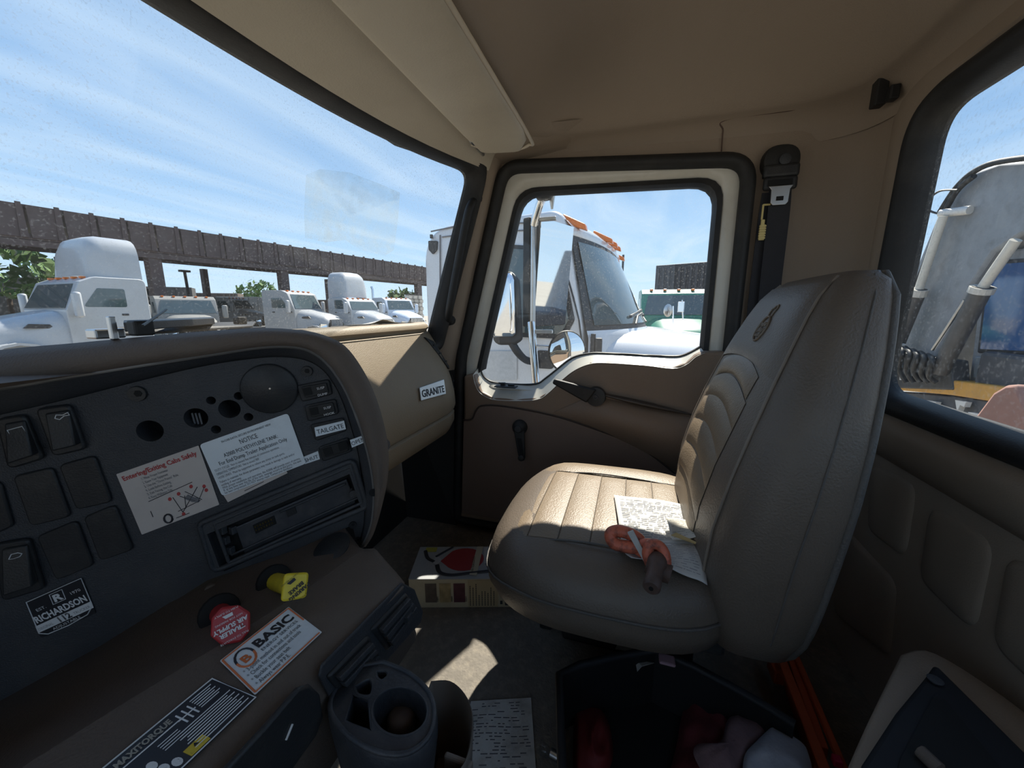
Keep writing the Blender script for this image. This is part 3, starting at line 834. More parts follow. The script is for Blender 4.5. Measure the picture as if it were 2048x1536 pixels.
# backrest
BS = [(0.345, 0.17, -0.135, -0.235), (0.37, 0.20, -0.122, -0.255), (0.42, 0.222, -0.112, -0.268), (0.48, 0.229, -0.106, -0.278), (0.55, 0.231, -0.112, -0.286), (0.62, 0.228, -0.128, -0.294), (0.69, 0.218, -0.150, -0.300), (0.75, 0.203, -0.172, -0.305), (0.80, 0.186, -0.193, -0.310), (0.84, 0.170, -0.211, -0.313), (0.868, 0.158, -0.226, -0.314), (0.888, 0.145, -0.243, -0.311), (0.900, 0.125, -0.260, -0.302), (0.903, 0.09, -0.272, -0.292)]
BX = 0.738
def bsec(z):
    for a, b_ in zip(BS, BS[1:]):
        if a[0] <= z <= b_[0]:
            t = (z - a[0]) / (b_[0] - a[0])
            return [a[i] + (b_[i] - a[i]) * t for i in range(1, 4)]
    return BS[-1][1:]
NB = 3.6
def bring(row, k=56, ins_=0.0):
    z, hw, yf, yr = row
    yc_, hd = (yf + yr) / 2, (yf - yr) / 2
    return [Vector((BX + x, yc_ + y, z)) for x, y in sq(hw - ins_, hd - ins_, NB, k)]
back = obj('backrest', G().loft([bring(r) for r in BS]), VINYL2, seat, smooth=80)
def bfront(x, z):
    hw, yf, yr = bsec(z)
    yc_, hd = (yf + yr) / 2, (yf - yr) / 2
    q = min(0.999, abs(x - BX) / hw)
    return yc_ + hd * (1 - q ** NB) ** (1 / NB)
# front facing with border bolsters
zb = [0.470, 0.535, 0.590, 0.640, 0.688, 0.730]
def wid(z):
    hw = bsec(z)[0]
    return min(0.122, hw * 0.56)
for i in range(len(zb) - 1):
    z0, z1 = zb[i], zb[i + 1]
    def pf(u, v):
        z = z0 + (z1 - z0) * v - 0.022 * (2 * u - 1) ** 2 + 0.010
        x = BX + (2 * u - 1) * wid(z) * (1.0 if i else 0.97)
        e = min(1, min(u, 1 - u) * 10)
        return Vector((x, bfront(x, z) + 0.001 + 0.0042 * (math.sin(math.pi * v) ** 0.5) * e ** 0.5, z))
    obj('backrest_pleat', G().grid(pf, 16, 6), VINYL, seat, smooth=180)
def pf(u, v):
    z = 0.775 + 0.113 * v - 0.018 * (2 * u - 1) ** 2 * (1 - v)
    x = BX + (2 * u - 1) * bsec(z)[0] * 0.80
    e = min(1, min(u, 1 - u, v + 0.02, 1 - v + 0.05) * 10)
    return Vector((x, bfront(x, z) + 0.001 + 0.005 * e ** 0.5, z))
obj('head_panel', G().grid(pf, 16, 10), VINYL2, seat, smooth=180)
def pf(u, v):
    z = 0.742 + 0.034 * v - 0.020 * (2 * u - 1) ** 2
    x = BX + (2 * u - 1) * wid(0.75) * 0.98
    e = min(1, min(u, 1 - u) * 10)
    return Vector((x, bfront(x, z) + 0.001 + 0.005 * (math.sin(math.pi * v) ** 0.5) * e ** 0.5, z))
obj('shoulder_pleat', G().grid(pf, 16, 6), VINYL, seat, smooth=180)
# side seam and rear piping
def bcorner(z, sgn, front):
    hw, yf, yr = bsec(z)
    a = math.radians(50 if front else 26)
    k_ = 2 / NB
    x = hw * math.cos(a) ** k_; y = (yf - yr) / 2 * math.sin(a) ** k_
    return Vector((BX + sgn * x, (yf + yr) / 2 + (y if front else -y), z))
zs = [0.36 + 0.535 * i / 20 for i in range(21)]
for sgn in (-1, 1):
    rp_ = [bcorner(z, sgn, False) for z in zs]
    tp = [bcorner(0.897, sgn, False).lerp(bcorner(0.897, -sgn, False), t) for t in (0.25, 0.5)]
    g = G().tube(rp_ + tp, 0.0055, 8)
    obj('piping', g, PIPE, seat, smooth=60)
    obj('side_seam', G().tube([bcorner(z, sgn, True) + Vector((sgn * 0.001, 0.001, 0)) for z in zs], 0.0022, 6), mat('seam_vinyl', (0.22, 0.18, 0.14), 0.5), seat, smooth=60)
    # mid-side stitch line
    pts = []
    for z in zs[2:]:
        hw, yf, yr = bsec(z)
        pts.append(Vector((BX + sgn * (hw + 0.0003), (yf * 0.45 + yr * 0.55), z)))
    obj('side_stitch', G().tube(pts, 0.0013, 6), PIPE, seat, smooth=60)
# embossed crest on the head panel
EMB = mat('emboss_vinyl', (0.21, 0.17, 0.13), 0.5, var=0.1)
ez = 0.822; ex = BX - 0.028
def efr(x, z):
    return Vector((x, bfront(x, z) + 0.0072, z))
ring = [efr(ex + 0.019 * math.cos(2 * math.pi * k / 28), ez + 0.019 * math.sin(2 * math.pi * k / 28)) for k in range(28)]
crest = obj('embossed_crest', G().tube(ring, 0.0018, 6, closed=True), EMB, seat, smooth=60)
g = G()
for row, (z_, amp) in enumerate(((0.008, 0.004), (-0.003, 0.005), (-0.013, 0.003))):
    g.tube([efr(ex - 0.012 + 0.024 * k / 12, ez + z_ * 0.8 + amp * 0.8 * math.sin(k * 1.9 + row)) for k in range(13)], 0.0012, 5)
obj('crest_script', g, EMB, crest, smooth=60)
dog = [(-0.010, 0.024), (-0.009, 0.034), (-0.012, 0.040), (-0.007, 0.046), (0.0, 0.044), (0.004, 0.040), (0.011, 0.038), (0.010, 0.030), (0.006, 0.024)]
obj('crest_top', G().tube([efr(ex + a * 0.8, ez + b_ * 0.8) for a, b_ in dog], 0.0014, 5), EMB, crest, smooth=60)
# ------------------------------------------------------------------ dashboard
dash = empty('dashboard', (0.55, 0.55, 0.45), 'tan and black wrap-around truck dashboard with empty gauge panel', 'dashboard')
PN = Vector((-0.80, -0.59, -0.04)).normalized()
P0 = dep(577, 1000, 0.5)
def PP(px, py, off=0.0):
    return onpl(px, py, P0, PN, off)
def plate(name, px, m, parent, off=0.0, th=0.003, bevel=0.0, rad=0.0, **k):
    """a flat piece lying on the gauge panel"""
    pts = [PP(x, y, off) for x, y in px]
    if rad:
        o = pts[0]; xd = (pts[1] - pts[0]).normalized(); yd = PN.cross(xd)
        l2 = [((p - o).dot(xd), (p - o).dot(yd)) for p in pts]
        pts = [o + xd * p[0] + yd * p[1] for p in fillet(l2, rad, 5)]
    return obj(name, G().prism(pts, PN * th), m, parent, bevel=bevel, **k)
def disc(name, px, py, r, m, parent, off=0.0, th=0.002, n=24, **k):
    c = PP(px, py, off)
    return obj(name, G().lathe([(r, 0), (r, th * 0.6), (r * 0.94, th)], c, PN, n), m, parent, **k)

# passenger side of the dash: curved top and face
prof = [(0.73, 0.785), (0.66, 0.806), (0.61, 0.816), (0.590, 0.815), (0.580, 0.808), (0.577, 0.799), (0.584, 0.793), (0.584, 0.789), (0.574, 0.785)]
face = [(0.576, 0.785), (0.558, 0.757), (0.538, 0.722), (0.520, 0.685), (0.506, 0.645), (0.497, 0.605), (0.494, 0.570), (0.499, 0.556)]
und = [(0.499, 0.556), (0.507, 0.550), (0.499, 0.545), (0.500, 0.52), (0.515, 0.49), (0.56, 0.465), (0.62, 0.455), (0.73, 0.455)]
def ext(prof_, xs, bend=None):
    return G().loft([[Vector((x, p[0] + (bend(x) if bend else 0), p[1])) for p in prof_] for x in xs], caps=False, closed=False)
xs = [0.36 + 0.68 * i / 14 for i in range(15)] + [1.052, 1.060]
bend = lambda x: 0.02 * max(0, (x - 0.98) / 0.08) ** 2
obj('dash_top', ext(prof, xs, bend), DASH, dash, smooth=50)
obj('glove_face', ext(face, xs, bend), DASH, dash, smooth=50)
obj('dash_underside', ext(und, xs, bend), DASH, dash, smooth=50)
endp = prof + face[1:] + und[1:]
g = G().add([Vector((1.060, p[0] + bend(1.06), p[1])) for p in endp], [tuple(range(len(endp)))])
obj('dash_end', g, COWLM, dash)
# top shelf behind the cowl, up to the glass
g = G().grid(lambda u, v: Vector((-0.5 + 0.95 * u, 0.52 + 0.23 * v, 0.788 - 0.006 * v + 0.004 * math.sin(v * 3))), 10, 6)
obj('dash_shelf', g, COWLM, dash, smooth=180)
def fy(z):
    for (y0, z0), (y1, z1) in zip(face, face[1:]):
        if z1 <= z <= z0:
            return y0 + (y1 - y0) * (z0 - z) / (z0 - z1)
    return 0.52
# two black outlet slots on the outer end
for q in ([(862, 674), (876, 682), (896, 733), (886, 738)], [(895, 748), (904, 752), (908, 800), (898, 812)]):
    pts = [on(x, y, 'Y', 0.545) for x, y in q]
    pts = [Vector((p.x, fy(min(0.784, max(0.557, p.z))) + bend(p.x) + 0.004, p.z)) for p in pts]
    s_ = obj('end_vent', G().prism(pts, (0, -0.012, 0)), PANEL2, dash, bevel=0.003)
    for k in range(3):
        a = pts[0].lerp(pts[3], 0.2 + 0.28 * k); b_ = pts[1].lerp(pts[2], 0.2 + 0.28 * k)
        obj('vent_slat', G().box((a + b_) / 2 + Vector((0, -0.013, 0)), (0.012, 0.004, 0.004)), BLK, s_)
# badge
bq = [on(x, y, 'Y', 0.510) for x, y in ((838, 775), (887, 758), (891, 784), (841, 798))]
bq = [Vector((p.x * (fy(p.z) - 0.004) / 0.510, fy(p.z) - 0.003, p.z)) for p in bq]
bn = (bq[1] - bq[0]).cross(bq[3] - bq[0]).normalized()
if bn.y > 0: bn = -bn
badge = obj('badge', G().prism(bq, bn * 0.003), STEEL, dash, bevel=0.001)
bx_ = (bq[2] - bq[3]); by_ = (bq[0] - bq[3])
lettering('GRANITE', by_.length * 0.78, bq[3] + by_ * 0.22 + bx_ * 0.05 + bn * 0.0032, bx_, by_, INK, badge, lift=0.0003, fit=bx_.length * 0.9, bold=0.0006, shear=0.12)
# paper lying on the dash top
g = G().grid(lambda u, v: Vector((0.72 + 0.27 * u, 0.60 + 0.055 * v, 0.819 - 0.004 * v + 0.010 * math.exp(-((u - 0.45) / 0.12) ** 2) * (1 - v))), 16, 3)
tag(obj('folded_paper', g, PAPER, None, solid=0.001), 'cream folded paper lying on the sunlit dashboard top', 'paper')
# power socket under the glove face
c = on(784, 878, 'Y', 0.462)
sk = obj('power_socket', G().lathe([(0.014, 0), (0.014, 0.03), (0.016, 0.03), (0.016, 0.036), (0.011, 0.036), (0.010, 0.012)], c + Vector((-0.012, 0.02, 0)), (-0.75, -0.65, 0.0), 20), CHROME, dash, smooth=40)
obj('socket_liner', G().lathe([(0.0105, 0), (0.0105, 0.012), (0.0, 0.012)], c + Vector((-0.012, 0.02, 0)) + Vector((-0.75, -0.65, 0)).normalized() * 0.02, (-0.75, -0.65, 0), 16), mat('socket_blue', (0.02, 0.04, 0.12), 0.4), sk)

# cowl wrapped around the gauge panel
L0 = [(-150, 862), (0, 830), (150, 795), (300, 757), (420, 730), (520, 716), (575, 715), (615, 722), (645, 740), (668, 770), (685, 805), (700, 850), (714, 900), (722, 950), (728, 1000), (727, 1050), (715, 1094)]
L2 = [(-150, 806), (0, 778), (150, 752), (300, 728), (420, 710), (520, 695), (588, 694), (628, 706), (660, 733), (690, 778), (712, 830), (729, 880), (742, 935), (748, 985), (746, 1030), (738, 1065), (724, 1094)]
L3 = [(-150, 728), (0, 700), (150, 686), (300, 672), (420, 662), (520, 656), (600, 660), (650, 671), (690, 692), (722, 733), (747, 782), (766, 840), (777, 900), (775, 960), (762, 1020), (747, 1068), (731, 1094)]
def smooth_px(l):
    s_ = spline([(a, b_, 0) for a, b_ in l], 4)
    return [(p.x, p.y) for p in s_]
L0, L2, L3 = smooth_px(L0), smooth_px(L2), smooth_px(L3)
mix = lambda A, B, t: [(a[0] + (b_[0] - a[0]) * t, a[1] + (b_[1] - a[1]) * t) for a, b_ in zip(A, B)]
r0 = [PP(x, y, -0.004) for x, y in L0]
r1 = [PP(x, y, 0.010) for x, y in mix(L0, L2, 0.35)]
r2 = [PP(x, y, 0.018) for x, y in L2]
obj('bezel', G().loft([r0, r1, r2], caps=False, closed=False), PANEL, dash, smooth=60)
def back_of(p, d):
    q = p + (p - CAM).normalized() * d
    q.z = min(q.z, 0.806)
    return q
cen = PP(420, 950)
r3 = [PP(x, y, 0.024) for x, y in mix(L2, L3, 0.12)]
r4 = [PP(x, y, 0.026) for x, y in mix(L2, L3, 0.45)]
r5 = [PP(x, y, 0.016) for x, y in mix(L2, L3, 0.80)]
r6 = [PP(x, y, 0.0) for x, y in L3]
r7 = [back_of(p, 0.05).lerp(cen, 0.03) for p in r6]
r8 = [back_of(p, 0.17).lerp(cen, 0.06) for p in r6]
obj('cowl', G().loft([r2, r3, r4, r5, r6, r7, r8], caps=False, closed=False), COWLM, dash, smooth=80)
obj('bezel_edge', G().tube(r2, 0.0022, 6), mat('bezel_highlight', (0.16, 0.15, 0.14), 0.35), dash, smooth=60)  # pale line paints the highlight along the bezel lip
# gauge panel
BOT = [(715, 1094), (705, 1050), (600, 1097), (416, 1160), (280, 1245), (200, 1292), (0, 1402), (-150, 1500)]
poly = [PP(x, y, 0.0) for x, y in L0 + BOT]
gp_ = obj('gauge_panel', G().prism(poly, PN * -0.05), PANEL, dash)
# round blank plate, bolts and empty gauge holes
xd = (PP(597, 770) - PP(483, 785)).length / 2
disc('blank_plate', 540, 777, xd, PANEL2, dash, th=0.004, n=40, smooth=50)
disc('plate_rivet', 540, 777, 0.0012, STEEL, dash, off=0.004, th=0.001, n=8)
for x, y, r in ((276, 787, 0.0085), (614, 742, 0.0065), (706, 1049, 0.005), (716, 1080, 0.005)):
    b_ = disc('bolt', x, y, r, PANEL2, dash, th=0.003)
    disc('bolt_socket', x, y, r * 0.45, HOLE, b_, off=0.003, th=0.0006, n=6)
for x, y, r in ((300, 862, 0.0125), (392, 836, 0.0118), (459, 818, 0.0112), (422, 801, 0.0048), (477, 792, 0.0048), (497, 834, 0.0050), (432, 859, 0.0050)):
    cut(gp_, G().lathe([(r, -0.035), (r, 0.01)], PP(x, y, 0.0), PN, 28))
    obj('gauge_hole', G().lathe([(r * 0.99, -0.034), (r * 0.99, -0.033)], PP(x, y, 0.0), PN, 20), HOLE, dash)
g = G()
for k in range(3):
    a = PP(384 + 7 * k, 826, -0.012); b_ = PP(390 + 7 * k, 848, -0.012)
    g.tube([a, b_], 0.0012, 5)
obj('loose_wires', g, INKG, dash)
# rocker switches on the left
def rocker(px, m2, tilt=True, parent=dash):
    f = plate('switch_frame', px, PANEL2, parent, th=0.006, bevel=0.002, rad=0.006, smooth=40)
    c_ = (sum(p[0] for p in px) / 4, sum(p[1] for p in px) / 4)
    inn = [(c_[0] + (p[0] - c_[0]) * 0.70, c_[1] + (p[1] - c_[1]) * 0.74) for p in px]
    pts = [PP(x, y, 0.006) for x, y in inn]
    hi = [PN * (0.003 if k < 2 else 0.010) for k in range(4)]
    vs = pts + [p + h_ for p, h_ in zip(pts, hi)]
    obj('rocker', G().add(vs, [(0, 1, 2, 3), (4, 7, 6, 5), (0, 4, 5, 1), (1, 5, 6, 2), (2, 6, 7, 3), (3, 7, 4, 0)]), m2, f, bevel=0.002, smooth=40)
    return f, inn
f1, i1 = rocker([(0, 835), (57, 826), (95, 914), (24, 936)], PANEL2)
f2, i2 = rocker([(78, 815), (146, 806), (179, 895), (113, 910)], PANEL2)
f3, i3 = rocker([(-8, 1084), (65, 1072), (95, 1172), (12, 1197)], PANEL2)
ic = PP(32, 868, 0.0125); xd_ = (PP(60, 862) - PP(20, 873)).normalized(); yd_ = PN.cross(xd_)
if yd_.z < 0: yd_ = -yd_
def icon(pts, o_, s_, parent, r=0.0005, closed=False):
    g_ = G().tube([o_ + xd_ * a * s_ + yd_ * b2_ * s_ for a, b2_ in pts], r, 4, closed=closed)
    return obj('symbol', g_, INKW, parent)
icon([(-1, -.6), (1, -.6), (1, .5), (-1, .5)], PP(33, 862, 0.0105), 0.006, f1, closed=True)
icon([(-1, .0), (-.6, .5), (.2, .2), (1, .4), (1, -.1), (.3, .0), (-.5, -.4), (-1, 0)], PP(124, 833, 0.0105), 0.006, f2)
icon([(-1, -.2), (-.3, .5), (.6, .4), (1, 0), (.5, -.4), (-.4, -.4), (-1, -.2)], PP(30, 1112, 0.0105), 0.006, f3)
# blank switch covers
for q in ([(31, 950), (109, 932), (146, 1030), (66, 1050)], [(122, 928), (193, 908), (228, 1001), (157, 1017)], [(78, 1070), (157, 1037), (191, 1127), (117, 1158)], [(171, 1032), (233, 1006), (270, 1096), (204, 1119)], [(-45, 968), (6, 960), (32, 1048), (-25, 1075)]):
    plate('blank_cover', q, PANEL2, dash, th=0.004, bevel=0.0015, rad=0.006, smooth=40)
# rocker column on the right
def socket(px, nm='switch_frame'):
    f = plate(nm, px, PANEL2, dash, th=0.004, bevel=0.0015, rad=0.004, smooth=40)
    return f
def inner(px, s1, s2):
    c_ = (sum(p[0] for p in px) / 4, sum(p[1] for p in px) / 4)
    return [(c_[0] + (p[0] - c_[0]) * s1, c_[1] + (p[1] - c_[1]) * s2) for p in px]
R1 = [(595, 770), (659, 757), (666, 788), (604, 803)]; R2 = [(609, 810), (672, 796), (679, 826), (617, 842)]
R3 = [(621, 848), (688, 834), (694, 860), (632, 881)]; R4 = [(637, 893), (697, 873), (705, 901), (646, 922)]
ru = (PP(659, 757) - PP(595, 770)).normalized(); rv = PN.cross(ru)
if rv.z < 0: rv = -rv
for q, tx in ((R1, ('', '')), (R2, ('5TH', 'WHEEL')), (R4, None)):
    f = socket(q)
    plate('rocker', inner(q, 0.78, 0.66), BLK, f, off=0.004, th=0.003, bevel=0.001, rad=0.002)
    lf = [q[0], ((q[0][0] + q[1][0]) / 2, (q[0][1] + q[1][1]) / 2), ((q[2][0] + q[3][0]) / 2, (q[2][1] + q[3][1]) / 2), q[3]]
    if tx is not None:
        plate('switch_slot', inner(lf, 0.5, 0.45), HOLE, f, off=0.0072, th=0.0004)
        c_ = PP(q[0][0] * 0.3 + q[1][0] * 0.7 + 3, (q[0][1] + q[2][1]) / 2 + 2, 0.0075)
        lettering('SUSP' if q is R1 else 'SUSP', 0.0042, c_ + rv * 0.0018, ru, rv, INKW, f, lift=0.0004, align='CENTER')
        lettering('DUMP' if q is R1 else 'HOOK', 0.0042, c_ - rv * 0.0065, ru, rv, INKW, f, lift=0.0004, align='CENTER')
    else:
        rt_ = [lf[1], q[1], q[2], lf[2]]
        plate('switch_slot', inner(lf, 0.55, 0.5), HOLE, f, off=0.0072, th=0.0004)
        plate('switch_slot', inner(rt_, 0.6, 0.55), HOLE, f, off=0.0072, th=0.0004)
socket(R3, 'blank_cover')
def strip_label(px, s, mt=STICK, off=0.0, tm=INK, hgt=0.72):
    o = plate('label_strip', px, mt, dash, off=off, th=0.0006)
    a, b_, c_, d_ = [PP(x, y, off + 0.0007) for x, y in px]
    x_ = c_ - d_; y_ = a - d_
    hh = y_.length * hgt
    t = lettering(s, hh, d_ + x_ * 0.5 + y_ * 0.2, x_, y_, tm, o, lift=0.0003, align='CENTER', fit=0.88 * x_.length)
    return o
strip_label([(629, 855), (688, 841), (692, 858), (632, 873)], 'TAILGATE', off=0.0042)
strip_label([(606, 914), (636, 902), (640, 918), (610, 928)], 'SHUT')
strip_label([(700, 880), (728, 870), (733, 883), (704, 895)], 'OPEN', off=0.0155)
# radio slot
rbz = plate('radio_bezel', [(396, 1048), (708, 918), (737, 1014), (427, 1145)], PANEL, dash, th=0.006, bevel=0.0, rad=0.008)
ropen = [(429, 1047), (701, 933), (725, 1005), (458, 1125)]
rcut = G().prism([PP(x, y, -0.018) for x, y in ropen], PN * 0.04)
cut(gp_, rcut); cut(rbz, G().prism([PP(x, y, -0.018) for x, y in ropen], PN * 0.04))
for q_, r_t in (([(398, 1048), (706, 920), (735, 1013), (428, 1143)], 0.0035), (ropen, 0.0022)):
    l_ = [PP(x, y, 0.0045) for x, y in q_]
    o_ = l_[0]; x_ = (l_[1] - l_[0]).normalized(); y_ = PN.cross(x_)
    l_ = [o_ + x_ * p[0] + y_ * p[1] for p in fillet([((p - o_).dot(x_), (p - o_).dot(y_)) for p in l_], 0.008 if r_t > 0.003 else 0.002, 5)]
    obj('radio_rim', G().tube(l_, r_t, 8, closed=True), PANEL, rbz, smooth=60)
RD = -0.017
radio = plate('radio_slot', inner(ropen, 0.995, 0.995), HOLE, dash, off=RD, th=0.0006)
plate('radio_backplate', [(474, 1050), (694, 955), (712, 1002), (492, 1102)], mat('radio_plate', (0.045, 0.047, 0.054), 0.45, dirt=(0.14, 0.13, 0.12), dscale=40, damt=0.5), radio, off=RD + 0.001, th=0.006, bevel=0.001)
cn = plate('connector', [(506, 1050), (548, 1031), (553, 1047), (512, 1067)], HOLE, radio, off=RD + 0.0072, th=0.0008)
PINM = mat('brass_pin', (0.75, 0.62, 0.30), 0.3, metal=1.0)
for j in range(2):
    for i in range(7):
        a = PP(510 + i * 5.4 + j * 2.2, 1054 - i * 2.45 + j * 6.5, RD + 0.0084)
        obj('pin', G().box(a, (0.0012, 0.0012, 0.0022)), PINM, cn)
for x, y in ((446, 1060), (452, 1080), (462, 1100), (466, 1060)):
    obj('clip', G().box(PP(x, y, RD + 0.006), (0.007, 0.007, 0.010)), PANEL, radio, bevel=0.001)
for (x0, y0, x1, y1) in ((440, 1054, 692, 946), (463, 1110, 716, 996), (560, 1024, 690, 968)):
    obj('rail', G().tube([PP(x0, y0, RD + 0.009), PP(x1, y1, RD + 0.009)], 0.0016, 6), PANEL, radio)
disc('knob_stub', 708, 982, 0.006, PANEL, radio, off=RD + 0.005, th=0.010, n=16)
plate('backplate_label', [(572, 1022), (590, 1014), (594, 1026), (576, 1034)], PANEL2, radio, off=RD + 0.0072, th=0.001)
disc('panel_hole', 747, 985, 0.0055, HOLE, dash, off=0.0205, th=0.0008, n=20)

# stickers on the panel
def sticker(name, px, m, label, cat='sticker', P=PP, off=0.0006, nrm=PN, round_=0.004):
    pts = [P(x, y, off) for x, y in px]
    cq = sum(pts, Vector((0, 0, 0))) / 4; xr_ = (pts[1] - pts[0] + pts[2] - pts[3]) / 4; yr_ = (pts[0] - pts[3] + pts[1] - pts[2]) / 4
    pts = [cq - xr_ + yr_, cq + xr_ + yr_, cq + xr_ - yr_, cq - xr_ - yr_]
    o3 = pts[3]; xd = (pts[2] - pts[3]).normalized(); yd = nrm.cross(xd)
    if yd.dot(pts[0] - pts[3]) < 0: yd = -yd
    l2 = [((p - o3).dot(xd), (p - o3).dot(yd)) for p in pts]
    pp = [o3 + xd * q[0] + yd * q[1] for q in fillet(l2, round_, 4)]
    o = obj(name, G().prism(pp, nrm * 0.0005), m, None)
    tag(o, label, cat)
    W, H = (pts[2] - pts[3]).length, (pts[0] - pts[3]).length
    xr = pts[2] - pts[3]; yr = pts[0] - pts[3]
    def put(s, fx, fy, h_, mt=INK, align='LEFT', width=None, **k):
        t = lettering(s, H * h_, o3 + xr * fx + yr * fy + nrm * 0.0006, xr, yr, mt, o, lift=0.0003, align=align, fit=(width * W if width else None), **k)
        return t
    def quad(nm, f4, mt, lift=0.0004):
        obj(nm, G().prism([o3 + xr * a + yr * b_ + nrm * (0.0005) for a, b_ in f4], nrm * lift), mt, o)
    def line(nm, pts_, r, mt, closed=False):
        obj(nm, G().tube([o3 + xr * a + yr * b_ + nrm * 0.0007 for a, b_ in pts_], r, 4, closed=closed), mt, o)
    return o, put, quad, line
s1, put, quad, line = sticker('notice_sticker', [(398, 886), (577, 829), (611, 924), (446, 995)], STICK, 'white NOTICE sticker about polyethylene tank on gauge panel', off=0.0016)
put('IN-CAB DATA, SECURE IN PROMINENT VIEW', 0.5, 0.90, 0.055, align='CENTER', width=0.56)
put('NOTICE', 0.5, 0.77, 0.12, align='CENTER', width=0.20)
put('A2000 POLYETHYLENE TANK:', 0.5, 0.645, 0.10, align='CENTER', width=0.62)
put('For End Dump Trailer Application Only', 0.5, 0.535, 0.10, align='CENTER', width=0.78)
for k, s in enumerate(('DUTY CYCLE:  Not to exceed five minutes of continuous operation.', 'OPERATING TEMPERATURE:  Not to exceed 180F', 'HOSE LINES:  Must be supported to relieve any stress on tank ports.', 'Failure to maintain the above parameters may result in damage to tank and/or', 'voiding of warranty.', 'With proper installation and operation, the A2000 will provide years of service.', 'If, at any time over the life of the tank, seepage occurs at the ports, the tank', 'has been compromised. DO NOT attempt repair. Contact your distributor.')):
    put(s, 0.04, (0.455, 0.385, 0.315, 0.235, 0.175, 0.12, 0.07, 0.02)[k], 0.062, mt=INKG, width=0.92 * len(s) / 80)
s2, put, quad, line = sticker('safety_sticker', [(233, 945), (397, 894), (439, 1006), (284, 1072)], mat('sticker_cream', (0.58, 0.52, 0.48), 0.5, var=0.08, vscale=30, dirt=(0.36, 0.32, 0.30), dscale=18, damt=0.4), 'cream Entering/Exiting Cabs Safely sticker on gauge panel', round_=0.001)
put('Entering/Exiting Cabs Safely', 0.05, 0.87, 0.10, mt=INKR, width=0.90, bold=0.0002)
for k, s in enumerate(('1. Wear Proper Footwear', '2. Know Your Equipment', '3. Use the "Three Points" Rule', '4. Look Before Exiting', '5. Exit Facing the Cab', '6. Keep Walkways Tidy')):
    put(s, 0.24, 0.79 - 0.062 * k, 0.058, mt=INKG, width=0.36 * len(s) / 26)
line('diagram', [(0.22, 0.45), (0.78, 0.50)], 0.0004, INK)
for a, b_, c_, d_ in ((0.50, 0.38, 0.55, 0.10), (0.55, 0.10, 0.82, 0.40), (0.66, 0.40, 0.82, 0.18), (0.58, 0.36, 0.74, 0.20), (0.50, 0.14, 0.80, 0.18), (0.64, 0.34, 0.60, 0.14), (0.90, 0.36, 0.76, 0.16), (0.20, 0.30, 0.20, 0.20), (0.45, 0.05, 0.62, 0.05)):
    line('diagram', [(a, b_), (c_, d_)], 0.0004, INK)
for a, b_ in ((0.46, 0.37), (0.58, 0.40), (0.75, 0.44), (0.90, 0.37), (0.91, 0.30), (0.55, 0.07)):
    quad('red_dot', [(a + 0.022 * math.cos(t), b_ + 0.030 * math.sin(t)) for t in [i * math.pi / 4 for i in range(8)]], INKR)
line('wheel', [(0.36 + 0.05 * math.cos(t), 0.09 + 0.07 * math.sin(t)) for t in [i * math.pi / 6 for i in range(12)]], 0.0012, INK, True)
quad('figure', [(0.62, 0.30), (0.68, 0.34), (0.74, 0.26), (0.80, 0.22), (0.78, 0.16), (0.70, 0.20)], INKG)
s3, put, quad, line = sticker('label_under_notice', [(448, 992), (566, 930), (576, 948), (455, 1002)], mat('sticker_cream', (0.5, 0.5, 0.5)), 'narrow cream label edge showing below the NOTICE sticker', round_=0.0)
line('print', [(0.3, 0.35), (0.62, 0.35)], 0.0004, INK)
s4, put, quad, line = sticker('cap_sticker', [(51, 1203), (164, 1154), (193, 1225), (82, 1277)], mat('sticker_black', (0.018, 0.019, 0.024), 0.4, var=0.1), 'black RICHARDSON 112 trucker sticker on lower gauge panel', round_=0.003)
line('border', [(0.02, 0.98), (0.98, 0.98), (0.99, 0.22), (0.86, 0.06), (0.5, 0.01), (0.14, 0.03), (0.01, 0.14)], 0.0006, INKW, True)
quad('white_band', [(0.0, 0.16), (1.0, 0.16), (1.0, 0.34), (0.0, 0.34)], INKW)
line('logo_box', [(0.40, 0.66), (0.62, 0.66), (0.62, 0.92), (0.40, 0.92)], 0.0005, INKW, True)
put('R', 0.51, 0.70, 0.24, mt=INKW, align='CENTER', bold=0.0006, shear=0.25, squash=1.5) if False else put('R', 0.51, 0.70, 0.24, mt=INKW, align='CENTER', width=0.16, bold=0.0005, shear=0.2)
put('EST.', 0.12, 0.66, 0.10, mt=INKW, width=0.16)
put('1970', 0.72, 0.70, 0.10, mt=INKW, width=0.17)
put('RICHARDSON', 0.5, 0.40, 0.23, mt=INKW, align='CENTER', width=0.92, bold=0.0004, shear=0.15)
put('ORIGINAL', 0.03, 0.20, 0.10, mt=INKG, width=0.26)
put('112', 0.5, 0.18, 0.20, align='CENTER', width=0.22, bold=0.0004)
put('TRUCKER', 0.66, 0.20, 0.10, mt=INKG, width=0.30)
put('ADJUSTABLE', 0.5, 0.06, 0.09, mt=INKW, align='CENTER', width=0.50)

